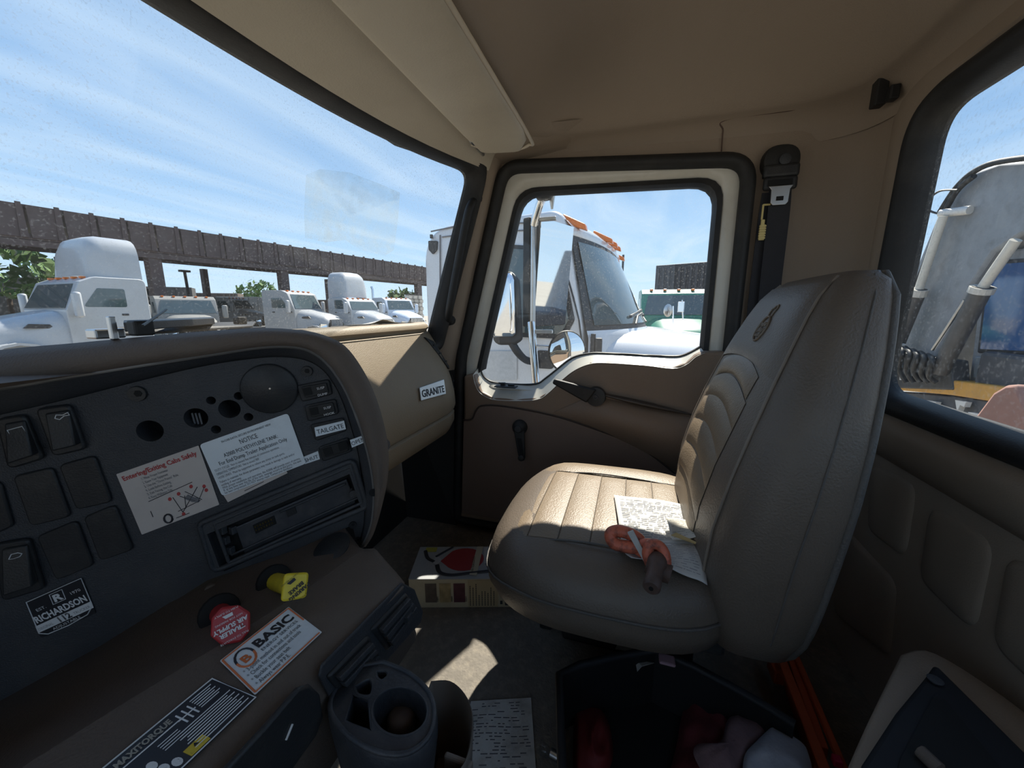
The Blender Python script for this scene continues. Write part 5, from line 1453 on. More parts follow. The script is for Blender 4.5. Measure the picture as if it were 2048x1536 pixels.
cloth('work_bag', [(1375, 1385), (1440, 1370), (1520, 1410), (1560, 1470), (1600, 1600), (1350, 1620), (1355, 1480)], mat('bag_red', (0.13, 0.02, 0.025), 0.8, var=0.2, vscale=30, bump=0.5, bscale=200), 'dark red cloth work bag in the black tub', FZ + 0.012, 0.045, 'bag', 2)
cloth('mauve_rag', [(1478, 1424), (1520, 1432), (1545, 1455), (1500, 1500), (1470, 1560), (1420, 1560), (1388, 1512), (1396, 1488), (1440, 1484), (1455, 1440)], mat('rag_mauve', (0.24, 0.15, 0.155), 0.9, var=0.2, vscale=30, bump=0.6, bscale=150), 'crumpled mauve shop rag on the red bag', FZ + 0.06, 0.03, 'rag', 4)
cloth('white_rag', [(1545, 1452), (1590, 1475), (1615, 1502), (1615, 1560), (1500, 1570), (1488, 1515), (1515, 1480)], mat('rag_white', (0.52, 0.54, 0.60), 0.9, var=0.12, vscale=40, bump=0.5, bscale=120), 'crumpled pale blue-white shop rag beside the mauve rag', FZ + 0.085, 0.03, 'rag', 6)
cloth('red_bag', [(1150, 1420), (1180, 1405), (1215, 1440), (1225, 1520), (1190, 1570), (1148, 1550)], mat('bag_red2', (0.16, 0.015, 0.015), 0.7, var=0.2, vscale=30), 'small dark red pouch at the front of the black tub', FZ + 0.008, 0.04, 'bag', 9)
# orange folding warning triangle lying by the rear wall
OR = mat('orange_plastic', (0.52, 0.085, 0.022), 0.5, var=0.15, vscale=20, dirt=(0.12, 0.03, 0.02), dscale=12, damt=0.5)
wt = empty('warning_triangle', on(1600, 1400, 'Z', FZ), 'orange folded warning triangle leaning by the rear wall', 'warning triangle')
def bar(a, b_, w, h_, nm):
    a, b_ = Vector(a), Vector(b_); d = (b_ - a).normalized(); s_ = d.cross(Vector((0, 0, 1))).normalized()
    g = G().prism([a - s_ * w / 2, a + s_ * w / 2, b_ + s_ * w / 2, b_ - s_ * w / 2], (0, 0, h_))
    obj(nm, g, OR, wt, bevel=0.002)
bar(on(1548, 1290, 'Z', 0.17), on(1652, 1560, 'Z', 0.17), 0.016, 0.012, 'arm')
bar(on(1566, 1258, 'Z', 0.17), on(1694, 1560, 'Z', 0.17), 0.010, 0.010, 'arm')
bar(on(1548, 1290, 'Z', 0.105), on(1635, 1560, 'Z', 0.105), 0.014, 0.066, 'stand')
obj('hinge', G().box(on(1552, 1340, 'Z', 0.15), (0.04, 0.02, 0.03)), OR, wt, bevel=0.004)
obj('reflector', G().box(on(1674, 1522, 'Z', 0.185), (0.012, 0.012, 0.012)), mat('reflector_red', (0.5, 0.02, 0.06), 0.2), wt, bevel=0.002)

# ------------------------------------------------------------------ cup holder on the console
CUP = mat('cup_black', (0.030, 0.033, 0.040), 0.45, var=0.25, vscale=25, bump=0.3, bscale=300, dirt=(0.12, 0.12, 0.12), dscale=26, damt=0.45)
CZ = 0.505
cu = empty('cup_holder', on(765, 1440, 'Z', CZ) + Vector((0, 0, -0.12)), 'black moulded cup holder with round and square wells', 'cup holder')
out_px = [(765, 1322), (820, 1345), (862, 1385), (874, 1430), (862, 1478), (820, 1512), (760, 1512), (700, 1482), (664, 1440), (656, 1408), (672, 1372), (712, 1334)]
oc = [on(x, y, 'Z', CZ) for x, y in out_px]
oc = spline(oc + oc[:1], 5)[:-1]
cc = sum(oc, Vector((0, 0, 0))) / len(oc)
def shrink(s_, dz):
    return [cc + (p - cc) * s_ + Vector((0, 0, dz)) for p in oc]
body = obj('body', G().loft([shrink(0.70, -0.16), shrink(0.80, -0.10), shrink(0.93, -0.045), shrink(1.0, -0.018), shrink(1.01, -0.008), shrink(0.985, -0.001), shrink(0.95, 0.001)], caps=True), CUP, cu, smooth=50)
obj('rim', G().tube(shrink(0.955, 0.001), 0.0022, 8, closed=True), CUP, cu, smooth=60)
def well(px, nm, depth, m=HOLE):
    pts = [on(x, y, 'Z', CZ) for x, y in px]
    pts = spline(pts + pts[:1], 4)[:-1] if len(px) > 4 else pts
    cut(body, G().prism([p + Vector((0, 0, -depth)) for p in pts], (0, 0, depth + 0.03)))
    lip = obj('well_lip', G().tube(pts, 0.0016, 6, closed=True), CUP, cu, smooth=60)
    return lip
cwx = [(800 + 56 * math.cos(t), 1424 + 50 * math.sin(t)) for t in [i * math.pi / 8 for i in range(16)]]
well(cwx, 'round_well', 0.055)
obj('rubber_puck', G().lathe([(0.0, -0.024), (0.0125, -0.024), (0.0125, 0.004), (0.009, 0.008), (0, 0.009)], on(803, 1440, 'Z', CZ - 0.030), (0, 0, 1), 20), mat('puck', (0.11, 0.085, 0.075), 0.7), cu, smooth=60)
well([(705, 1392), (738, 1402), (742, 1462), (690, 1444)], 'square_well', 0.06)
well([(708, 1374), (738, 1358), (746, 1372), (740, 1392), (716, 1390)], 'slot_well', 0.03)
well([(752, 1343), (772, 1342), (776, 1352), (764, 1362), (754, 1356)], 'small_well', 0.012)
# second, brown cup ring lower down
c2 = empty('brown_cup_holder', on(895, 1450, 'Z', 0.40) + Vector((0, 0, -0.09)), 'brown open plastic cup holder behind the black one', 'cup holder')
px2 = [(862, 1362), (900, 1362), (930, 1388), (946, 1430), (944, 1490), (930, 1536), (905, 1560), (870, 1560), (850, 1500), (845, 1420)]
r_ = [on(x, y, 'Z', 0.42) for x, y in px2]
r_ = spline(r_ + r_[:1], 4)[:-1]
ci = sum(r_, Vector((0, 0, 0))) / len(r_)
BRN = mat('brown_cup', (0.18, 0.15, 0.125), 0.6, var=0.15, vscale=20)
sr = lambda s_, dz: [ci + (p - ci) * s_ + Vector((0, 0, dz)) for p in r_]
obj('cup_wall', G().loft([sr(0.82, -0.10), sr(0.97, -0.01), sr(1.0, 0), sr(0.95, 0.003), sr(0.88, -0.002), sr(0.74, -0.095), sr(0.3, -0.095)], caps=True), BRN, c2, smooth=50)
obj('cup_rib', G().box(ci + Vector((-0.02, -0.02, -0.04)), (0.006, 0.03, 0.07)), BRN, c2, bevel=0.002)

# ------------------------------------------------------------------ tan bolster with black tray at lower right
bo = empty('console_box', (0.42, -0.33, FZ), 'tan moulded console box with black wedge tray by the rear wall', 'console')
bz = 0.43
bp = [(1800, 1300), (1850, 1290), (1930, 1330), (2060, 1420), (2200, 1540), (2200, 1700), (1660, 1700), (1690, 1540), (1740, 1420)]
bt = [on(x, y, 'Z', bz) for x, y in bp]
bt = spline(bt + bt[:1], 3)[:-1]
bcn = sum(bt, Vector((0, 0, 0))) / len(bt)
bs = lambda s_, dz: [bcn + (p - bcn) * s_ + Vector((0, 0, dz)) for p in bt]
obj('body', G().loft([bs(1.02, -0.32), bs(1.02, -0.06), bs(1.0, -0.02), bs(0.96, -0.004), bs(0.90, 0.0), bs(0.5, 0.0)], caps=True), TAN, bo, smooth=60)
wp = [(1866, 1336), (1880, 1345), (2080, 1545), (2080, 1640), (1700, 1640), (1722, 1536), (1790, 1432), (1848, 1362)]
wt_ = [on(x, y, 'Z', bz + 0.012) for x, y in wp]
tray = obj('tray', G().prism([p + Vector((0, 0, -0.02)) for p in wt_], (0, 0, 0.026)), mat('tray_black', (0.018, 0.019, 0.022), 0.7, var=0.25, vscale=20, spec=0.25), bo, bevel=0.005, seg=3, smooth=40)
wi = [on(x, y, 'Z', bz + 0.019) for x, y in ((1866, 1395), (1890, 1400), (2020, 1560), (1990, 1640), (1780, 1640), (1800, 1520))]
obj('tray_well', G().prism(wi, (0, 0, 0.0006)), HOLE, tray)
obj('tray_eyelet', G().lathe([(0.0, 0), (0.006, 0), (0.007, 0.002), (0.0, 0.003)], on(1870, 1362, 'Z', bz + 0.019), (0, 0, 1), 14), PANEL, tray, smooth=40)
obj('tray_tab', G().tube([on(1840, 1502, 'Z', bz + 0.024), on(1880, 1540, 'Z', bz + 0.024)], 0.006, 8), COWLM, tray, smooth=60)
# ------------------------------------------------------------------ yard outside
GZ = -1.25
GROUND = mat('yard_ground', (0.34, 0.31, 0.26), 0.9, var=0.18, vscale=0.6, dirt=(0.24, 0.21, 0.17), dscale=0.25, damt=0.6)
struct('ground', G().add([(-90, -90, GZ), (140, -90, GZ), (140, 140, GZ), (-90, 140, GZ)], [(0, 1, 2, 3)]), GROUND, 'pale dusty gravel ground of the truck yard', 'ground')
TGL = mat('truck_glass', (0.06, 0.085, 0.09), 0.04, var=0.3, vscale=2.5, spec=0.9)
AMB = mat('amber_lens', (0.70, 0.17, 0.02), 0.25, var=0.1)
TYRE = mat('tyre', (0.018, 0.018, 0.018), 0.85, var=0.2)
FRM = mat('chassis_black', (0.03, 0.03, 0.032), 0.6, var=0.2)

# ------------------------------------------------------------------ our own door mirror
MN = Vector((-0.40, -0.9165, 0)).normalized(); MW = Vector((0.9165, -0.40, 0)); MZ = Vector((0, 0, 1))
mb = empty('door_mirror', on(1066, 760, 'X', 1.36), 'chrome bracket side mirror with round convex mirror outside the passenger door', 'mirror')
ml = on(1060, 545, 'X', 1.38)
tl_ = onpl(1064, 441, ml, MN); tr_ = onpl(1138, 449, ml, MN); br_ = onpl(1127, 653, ml, MN); bl2 = onpl(1056, 651, ml, MN)
zt, zb_ = (tl_.z + tr_.z) / 2, (bl2.z + br_.z) / 2
wl_ = (tl_ - ml).dot(MW) * 0.5 + (bl2 - ml).dot(MW) * 0.5; wr_ = (tr_ - ml).dot(MW) * 0.5 + (br_ - ml).dot(MW) * 0.5
mq = lambda w, z: Vector((ml.x, ml.y, 0)) + MW * w + Vector((0, 0, z))
hs = obj('mirror_housing', G().prism([mq(wl_, zb_), mq(wr_, zb_), mq(wr_, zt), mq(wl_, zt)], MN * -0.035), BLK, mb, bevel=0.006)
obj('flat_mirror', G().prism([mq(wl_ + 0.022, zb_ + 0.004) + MN * 0.001, mq(wr_ - 0.004, zb_ + 0.004) + MN * 0.001, mq(wr_ - 0.004, zt - 0.004) + MN * 0.030, mq(wl_ + 0.022, zt - 0.004) + MN * 0.030], MN * 0.002), MIRR, hs)
obj('frame_bar', G().prism([mq(wl_, zb_) + MN * 0.001, mq(wl_ + 0.020, zb_) + MN * 0.001, mq(wl_ + 0.020, zt) + MN * 0.001, mq(wl_, zt) + MN * 0.001], MN * 0.012), STEEL, hs, bevel=0.003)
up_ = [on(1090, 388, 'X', 1.34), on(1081, 404, 'X', 1.36), on(1071, 436, 'X', 1.375), on(1068, 450, 'X', 1.385)]
obj('upper_arm', G().tube(spline(up_, 5), 0.014, 12), CHROME, mb, smooth=60)
lw = [on(1062, 645, 'X', 1.385), on(1064, 665, 'X', 1.375), on(1068, 715, 'X', 1.36), on(1074, 790, 'X', 1.34), on(1078, 860, 'X', 1.30), on(1080, 880, 'X', 1.23)]
obj('lower_arm', G().tube(spline(lw, 5), 0.0145, 12), CHROME, mb, smooth=60)
bt_ = on(1088, 382, 'X', 1.33)
obj('ball_mount', G().lathe([(0.0, -0.03), (0.022, -0.026), (0.032, -0.012), (0.034, 0.0), (0.034, 0.02), (0, 0.02)], bt_, (0, 0, 1), 18), PANEL2, mb, smooth=50)
obj('wing_bolt', G().tube([on(1104, 392, 'X', 1.35), on(1104, 418, 'X', 1.35)], [0.011, 0.004], 8), STEEL, mb)
obj('clamp', G().box(on(1096, 438, 'X', 1.385), (0.02, 0.06, 0.012)), STEEL, mb, bevel=0.003)
obj('clamp', G().box(on(1086, 663, 'X', 1.38), (0.02, 0.07, 0.014)), STEEL, mb, bevel=0.003)
cvx = on(1134, 703, 'X', 1.37)
CN = Vector((-0.78, -0.62, 0.05)).normalized()
cm_ = obj('convex_housing', G().lathe([(0.0, -0.03), (0.045, -0.026), (0.073, -0.006), (0.0755, 0.0), (0.073, 0.004), (0.069, 0.004)], cvx, CN, 36), BLK, mb, smooth=50)
obj('convex_mirror', G().lathe([(0.070, 0.004), (0.056, 0.009), (0.040, 0.0125), (0.022, 0.015), (0.008, 0.0158), (0.0, 0.016)], cvx, CN, 36, caps=False), MIRR, cm_, smooth=180)
obj('convex_stem', G().tube([on(1068, 692, 'X', 1.365), on(1104, 694, 'X', 1.375), cvx - CN * 0.025], 0.006, 8), CHROME, mb, smooth=60)

# ------------------------------------------------------------------ nearest white truck
A_F = Vector((-0.108, -0.994, 0)).normalized(); A_L = Vector((0.994, -0.108, 0)).normalized()
A_O = Vector((2.92, 0.40, GZ))
def ap(a, b, z):
    return A_O + A_F * a + A_L * b + Vector((0, 0, z))
nt_ = empty('sleeper_truck', ap(0.2, 1.15, 0), 'white sleeper cab truck parked right beside the passenger door', 'truck')
prof = fillet([(-1.36, 0.75), (-1.36, 2.79), (-0.14, 2.83), (-0.075, 2.62), (0.045, 1.97), (0.045, 0.75)], [0.02, 0.30, 0.32, 0.02, 0.02, 0.02], 8)
rings = []
pc = Vector((-0.55, 1.8))
for b_, s_ in ((0.0, 0.965), (0.012, 0.985), (0.05, 0.998), (0.12, 1.0), (2.18, 1.0), (2.25, 0.998), (2.288, 0.985), (2.30, 0.965)):
    rings.append([ap(pc.x + (p[0] - pc.x) * (1 - (1 - s_) * 1.2), b_, pc.y + (p[1] - pc.y) * (s_ if p[1] > 1.8 else 1)) for p in prof])
obj('cab', G().loft(rings), WHITE, nt_, smooth=50)
def wsn(b, v, off=0.0):
    k = 1 - ((b - 1.15) / 1.15) ** 2
    ab, at = 0.045 + 0.33 * k, -0.075 + 0.12 * k
    return ap(ab + (at - ab) * v + off, b, 1.97 + 0.65 * v + 0.02 * k * v)
# windscreen with dark surround, brow and cowl filling
obj('windscreen_surround', G().grid(lambda u, v: wsn(0.02 + 2.26 * u, -0.03 + 1.06 * v, 0.006), 24, 6), FRM, nt_, smooth=180)
obj('windscreen', G().grid(lambda u, v: wsn(0.10 + 2.10 * u, 0.03 + 0.94 * v, 0.014), 24, 6), TGL, nt_, smooth=180)
g = G().loft([[wsn(0.02 + 2.26 * i / 24, 1.03, -0.0) for i in range(25)], [wsn(0.02 + 2.26 * i / 24, 1.10, 0.03) for i in range(25)], [wsn(0.03 + 2.24 * i / 24, 1.2, -0.02) for i in range(25)], [ap(-0.22, 0.04 + 2.22 * i / 24, 2.79 + 0.05 * math.sin(math.pi * i / 24)) for i in range(25)], [ap(-0.6, 0.06 + 2.18 * i / 24, 2.80 + 0.05 * math.sin(math.pi * i / 24)) for i in range(25)]], caps=False, closed=False)
obj('roof_brow', g, WHITE, nt_, smooth=70)
g = G().loft([[wsn(0.02 + 2.26 * i / 24, -0.03, 0.01) for i in range(25)], [wsn(0.0 + 2.30 * i / 24, -0.12, 0.03) for i in range(25)], [wsn(0.0 + 2.30 * i / 24, -0.12, 0.03) - Vector((0, 0, 0.9)) for i in range(25)]], caps=False, closed=False)
obj('cowl', g, WHITE, nt_, smooth=40)
# hood
def hring(a, b0, b1, zt_, zb2, n=4.0):
    r = []
    bc_, hb = (b0 + b1) / 2, (b1 - b0) / 2
    for k in range(17):
        t = math.pi * k / 16
        c_, s_ = math.cos(t), math.sin(t)
        r.append(ap(a, bc_ - hb * math.copysign(abs(c_) ** (2 / n), c_), zb2 + (zt_ - zb2) * abs(s_) ** (2 / n)))
    return r
hd_ = [hring(0.10, 0.05, 2.25, 1.94, 0.9, 6), hring(0.42, 0.14, 2.16, 1.935, 0.9, 5), hring(0.9, 0.26, 2.04, 1.88, 0.9, 4.5), hring(1.5, 0.36, 1.94, 1.77, 0.9, 4), hring(2.0, 0.42, 1.88, 1.58, 0.9, 4), hring(2.2, 0.48, 1.82, 1.35, 0.9, 4)]
obj('hood', G().loft(hd_, caps=True, closed=False), WHITE, nt_, smooth=60)
g = G().tube([ap(0.12, 0.02, 1.93), ap(0.12, 0.02, 1.2)], 0.018, 6)
obj('hood_gap', g, FRM, nt_)
obj('hood_latch', G().box(ap(0.16, 0.03, 1.80), (0.05, 0.05, 0.20)), FRM, nt_, bevel=0.01)
# grille, bumper, fenders, wheels
obj('grille', G().box(ap(2.22, 1.15, 1.12), (1.0, 0.06, 0.60), Matrix.Rotation(math.atan2(A_L.y, A_L.x), 3, 'Z')), CHROME, nt_, bevel=0.02)
obj('bumper', G().box(ap(2.28, 1.15, 0.62), (2.2, 0.20, 0.36), Matrix.Rotation(math.atan2(A_L.y, A_L.x), 3, 'Z')), WHITE2, nt_, bevel=0.05)
for b_ in (0.12, 2.18):
    for a in (1.45, -3.2, -4.5):
        w_ = obj('wheel', G().lathe([(0.0, -0.14), (0.30, -0.14), (0.46, -0.15), (0.51, -0.10), (0.51, 0.10), (0.46, 0.15), (0.30, 0.14), (0.0, 0.14)], ap(a, b_, 0.51), A_L, 24), TYRE, nt_, smooth=40)
        obj('hub', G().lathe([(0.0, -0.17), (0.10, -0.17), (0.26, -0.15), (0.26, 0.15), (0.10, 0.17), (0.0, 0.17)], ap(a, b_, 0.51), A_L, 16), STEEL, w_)
    fr2 = [[ap(1.45 + r_ * math.cos(t), b_ - 0.17 + 0.34 * k, 0.51 + r_ * math.sin(t)) for t in [i * math.pi / 10 for i in range(11)]] for k, r_ in ((0, 0.64), (0, 0.68), (1, 0.68), (1, 0.64))]
    obj('fender', G().loft(fr2, caps=False, closed=False, wrap=True), WHITE, nt_, smooth=40)
obj('frame_rails', G().box(ap(-1.9, 1.15, 0.85), (0.85, 6.2, 0.24), Matrix.Rotation(math.atan2(A_L.y, A_L.x), 3, 'Z')), FRM, nt_)
# side: windows, door seams, marker badge
def side(px, py, off=0.0):
    return onpl(px, py, ap(0, -0.002, 0), -A_L, off)
def sidep(name, q, m, off=0.012, th=0.012, rad=0.04, parent=nt_, **k):
    pts = [side(x, y, off - th) for x, y in q]
    o_ = pts[0]; x_ = -A_F
    l2 = [((p - o_).dot(x_), p.z - o_.z) for p in pts]
    pts = [o_ + x_ * p[0] + Vector((0, 0, p[1])) for p in fillet(l2, rad, 5)]
    return obj(name, G().prism(pts, -A_L * th), m, parent, **k)
sidep('side_window_surround', [(1000, 488), (1060, 492), (1072, 530), (1136, 545), (1134, 560), (1150, 640), (1130, 678), (1000, 672), (992, 600)], FRM, rad=0.06)
sidep('side_window', [(1005, 496), (1055, 500), (1068, 538), (1122, 552), (1138, 640), (1122, 668), (1005, 664), (998, 600)], TGL, off=0.020, rad=0.05)
sidep('lower_window', [(1074, 700), (1108, 702), (1108, 738), (1074, 736)], FRM, off=0.014, rad=0.03)
obj('door_seam', G().tube([side(1062, 470, 0.004), side(1064, 640, 0.004)] and [side(1137, 560, 0.004), side(1148, 600, 0.004), side(1158, 640, 0.004), side(1163, 680, 0.004), side(1162, 740, 0.004)], 0.006, 6), FRM, nt_)
obj('sleeper_seam', G().tube([side(880, 470, 0.004), side(880, 690, 0.004)], 0.006, 6), INKG, nt_)
obj('roof_seam', G().tube([side(862, 463, 0.004), side(915, 452, 0.004), side(1062, 445, 0.002)], 0.006, 6), INKG, nt_)
obj('roof_seam', G().tube([side(884, 474, 0.004), side(960, 464, 0.004), side(1062, 460, 0.002)], 0.005, 6), INKG, nt_)
bg_ = sidep('sleeper_badge', [(858, 482), (876, 482), (875, 500), (867, 509), (859, 500)], FRM, off=0.012, rad=0.01)
obj('badge_rivet', G().box(side(863, 473, 0.01), (0.02, 0.02, 0.03)), FRM, nt_)
# five roof marker lights
for px, py, b_ in ((1138, 451, 0.12), (1185, 470, 0.90), (1196, 476, 1.15), (1204, 483, 1.40), (1217, 496, 2.1)):
    p = wsn(b_, 1.16, -0.02) + Vector((0, 0, 0.035))
    g = G().loft([[p + A_F * a + A_L * b2 + Vector((0, 0, z)) for a, b2, z in ((0.12, -0.035, -0.085), (0.12, 0.035, -0.085), (-0.06, 0.05, -0.02), (-0.06, -0.05, -0.02))], [p + A_F * a + A_L * b2 + Vector((0, 0, z)) for a, b2, z in ((0.11, -0.03, -0.04), (0.11, 0.03, -0.04), (-0.06, 0.04, 0.045), (-0.06, -0.04, 0.045))]])
    obj('marker_light', g, AMB, nt_, bevel=0.01)
# wipers
for b_ in (0.7, 1.5):
    g = G().tube([wsn(b_, 0.02, 0.03), wsn(b_ + 0.15, 0.12, 0.03), wsn(b_ + 0.5, 0.16, 0.03)], 0.010, 6).tube([wsn(b_ - 0.05, 0.12, 0.028), wsn(b_ + 0.55, 0.20, 0.028)], 0.014, 6)
    obj('wiper', g, FRM, nt_)
# its chrome side mirror
mm = obj('mirror_shell', G().loft([[onpl(x, y, ap(-0.35, -0.42, 0), -A_L, o_) for x, y in ((990, 545), (1024, 543), (1040, 560), (1046, 680), (1030, 690), (996, 690), (986, 680))] for o_ in (-0.10, -0.02)]), FRM, nt_, bevel=0.02, smooth=40)
obj('mirror_chrome', G().loft([[onpl(x, y, ap(-0.35, -0.42, 0), -A_L, o_) for x, y in q] for q, o_ in (([(989, 548), (1022, 546), (1029, 560), (1032, 668), (1026, 674), (988, 674), (983, 662)], -0.015), ([(991, 550), (1020, 549), (1026, 562), (1029, 664), (1024, 671), (990, 671), (986, 660)], 0.012), ([(998, 560), (1014, 560), (1018, 570), (1020, 655), (1016, 662), (996, 662), (993, 650)], 0.022))]), CHROME, mm, smooth=80)
obj('mirror_arm', G().tube(spline([onpl(1024, 686, ap(-0.35, -0.42, 0), -A_L, -0.05), onpl(1036, 705, ap(-0.35, -0.34, 0), -A_L, 0), onpl(1052, 720, ap(0, -0.18, 0), -A_L, 0), side(1074, 724, 0.0)], 5), 0.028, 8), FRM, mm, smooth=60)
# worn lettering panel low on the door
pl = sidep('door_panel_sticker', [(966, 702), (1034, 702), (1034, 760), (966, 760)], mat('faded_sticker', (0.50, 0.50, 0.50), 0.6, var=0.25, vscale=30), off=0.014, th=0.004, rad=0.01)

# ------------------------------------------------------------------ generic yard truck (x forward, z up)
def yard_truck(name, label, loc, head, paint, fairing=0.0, van=False, scale=1.0, stack=False, cabh=2.75, grp=None, hoodlen=1.5, mirrors=True):
    t = empty(name, loc, label, 'truck', group=grp)
    t.rotation_euler = (0, 0, math.atan2(head[1], head[0])); t.scale = (scale,) * 3
    L = dict(local=True)
    ch = cabh
    prof = fillet([(-0.95, 0.85), (-0.95, ch), (0.12, ch), (0.42, ch - 0.14), (0.74, 1.92), (0.74, 0.85)], [0.03, 0.16, 0.25, 0.06, 0.03, 0.03], 5)
    obj('cab', G().prism([Vector((x, -1.1, z)) for x, z in prof], (0, 2.2, 0)), paint, t, bevel=0.06, seg=3, smooth=40, **L)
    sl_ = Vector((0.74 - 0.42, 0, 1.92 - (ch - 0.14))).normalized(); nn = Vector((-sl_.z, 0, sl_.x))
    a = Vector((0.44, 0, ch - 0.20)); b_ = Vector((0.73, 0, 1.97))
    obj('windshield', G().prism([p + Vector((0, y, 0)) + nn * 0.004 for p, y in ((a, -0.9), (a, 0.9), (b_, 1.02), (b_, -1.02))], nn * 0.015), TGL, t, **L)
    for s_ in (-1, 1):
        q = [(-0.45, 2.0), (-0.45, 2.48), (0.10, 2.48), (0.42, 2.0)]
        obj('side_window', G().prism([Vector((x, s_ * 1.095, z)) for x, z in fillet(q, 0.05, 3)], (0, s_ * 0.012, 0)), TGL, t, **L)
        d_ = obj('door', G().prism([Vector((x, s_ * 1.09, z)) for x, z in fillet([(-0.52, 0.95), (-0.52, 2.55), (0.18, 2.55), (0.55, 1.9), (0.55, 0.95)], 0.08, 4)], (0, s_ * 0.008, 0)), paint, t, **L)
        obj('door_handle', G().box((-0.38, s_ * 1.105, 1.80), (0.14, 0.02, 0.05)), FRM, d_, **L)
        obj('step', G().box((0.1, s_ * 1.02, 0.62), (1.0, 0.12, 0.30)), STEEL, t, bevel=0.02, **L)
        obj('fuel_tank', G().lathe([(0.0, 0), (0.30, 0), (0.32, 0.05), (0.32, 1.15), (0.30, 1.2), (0, 1.2)], (-1.9, s_ * 0.80, 0.75), (1, 0, 0), 16), STEEL, t, smooth=40, **L)
        obj('headlight', G().loft([[Vector((x, s_ * y, z)) for x, y, z in ((0.62 + hoodlen, 0.62, 1.22), (0.45 + hoodlen, 1.02, 1.25), (0.42 + hoodlen, 1.04, 1.05), (0.64 + hoodlen, 0.64, 1.0))], [Vector((x + 0.05, s_ * (y + 0.03), z)) for x, y, z in ((0.62 + hoodlen, 0.64, 1.20), (0.47 + hoodlen, 1.0, 1.23), (0.44 + hoodlen, 1.02, 1.07), (0.64 + hoodlen, 0.66, 1.02))]]), MIRR, t, **L)
        rr = [[Vector((0.1 + hoodlen + r_ * math.cos(tt), s_ * (0.72 + 0.36 * k), 0.5 + r_ * math.sin(tt))) for tt in [i * math.pi / 8 for i in range(9)]] for k, r_ in ((0, 0.62), (0, 0.70), (1, 0.68), (1, 0.62))]
        obj('fender', G().loft(rr, caps=False, closed=False, wrap=True), paint, t, smooth=40, **L)
        for wx, wy in ((0.1 + hoodlen, 0.92), (-3.3, 0.88), (-4.6, 0.88)):
            w_ = obj('wheel', G().lathe([(0.0, -0.14), (0.30, -0.14), (0.45, -0.15), (0.50, -0.10), (0.50, 0.10), (0.45, 0.15), (0.30, 0.14), (0, 0.14)], (wx, s_ * wy, 0.5), (0, 1, 0), 20), TYRE, t, smooth=40, **L)
            obj('hub', G().lathe([(0.0, -0.18), (0.10, -0.18), (0.25, -0.15), (0.25, 0.15), (0.10, 0.18), (0, 0.18)], (wx, s_ * wy, 0.5), (0, 1, 0), 12), STEEL, w_, **L)
        if mirrors:
            m_ = obj('mirror', G().box((0.62, s_ * 1.38, 2.05), (0.14, 0.22, 0.62)), paint, t, bevel=0.05, smooth=40, **L)
            obj('mirror_arm', G().tube([(0.58, s_ * 1.08, 1.82), (0.60, s_ * 1.3, 1.76)], 0.03, 6), FRM, m_, **L)
        obj('hood_vent', G().prism([Vector((x, s_ * 0.90, z)) for x, z in ((0.95, 1.48), (1.45, 1.50), (1.35, 1.60), (1.02, 1.58))], (0, s_ * 0.06, 0)), FRM, t, **L)
    hl = hoodlen
    hr = []
    for x, hw, zt_, zb2 in ((0.70, 1.04, 1.93, 0.95), (0.9, 1.02, 1.90, 0.95), (0.6 + hl * 0.55, 0.93, 1.78, 0.95), (0.6 + hl * 0.9, 0.82, 1.62, 0.95), (0.66 + hl, 0.74, 1.48, 0.95), (0.70 + hl, 0.70, 1.35, 0.95)):
        hr.append([Vector((x, -hw * math.copysign(abs(math.cos(tt)) ** 0.5, math.cos(tt)), zb2 + (zt_ - zb2) * abs(math.sin(tt)) ** 0.5)) for tt in [math.pi * i / 12 for i in range(13)]])
    obj('hood', G().loft(hr, caps=True, closed=False), paint, t, smooth=60, **L)
    gr_ = obj('grille', G().box((0.71 + hl, 0, 1.12), (0.06, 1.05, 0.62)), FRM, t, bevel=0.02, **L)
    for k in range(9):
        obj('grille_bar', G().box((0.75 + hl, -0.44 + 0.11 * k, 1.12), (0.03, 0.05, 0.58)), CHROME, gr_, **L)
    obj('bumper', G().box((0.74 + hl, 0, 0.60), (0.16, 2.2, 0.34)), CHROME, t, bevel=0.04, **L)
    obj('frame_rails', G().box((-2.3, 0, 0.85), (5.4, 0.85, 0.24)), FRM, t, **L)
    obj('fifth_wheel', G().box((-3.9, 0, 1.05), (1.0, 0.9, 0.12)), FRM, t, **L)
    for k in range(5):
        obj('marker_light', G().box((0.22, -0.8 + 0.4 * k, ch - 0.02), (0.12, 0.10, 0.06)), AMB, t, bevel=0.02, **L)
    if fairing:
        fr_ = []
        for x, hw, z0 in ((0.14, 0.80, 0.10), (0.06, 0.84, 0.70 * fairing), (-0.06, 0.90, 0.92 * fairing), (-0.25, 0.95, fairing), (-0.92, 1.04, fairing * 1.0)):
            fr_.append([Vector((x, -hw * math.copysign(abs(math.cos(tt)) ** 0.4, math.cos(tt)), ch - 0.06 + z0 * abs(math.sin(tt)) ** 0.4)) for tt in [math.pi * i / 12 for i in range(13)]])
        obj('roof_fairing', G().loft(fr_, caps=True, closed=False), paint, t, smooth=60, **L)
    if van:
        obj('van_body', G().box((-3.6, 0, 2.35), (5.0, 2.4, 2.5)), paint, t, bevel=0.03, **L)
    if stack:
        obj('exhaust_stack', G().tube([(-1.05, -0.95, 0.9), (-1.05, -0.95, 3.3), (-1.15, -0.95, 3.5)], 0.07, 10), CHROME, t, smooth=60, **L)
    return t
def yd(px, dist, z=GZ):
    d = ray(px, 621); d.z = 0; d.normalize()
    return Vector((d.x * dist, d.y * dist, z))
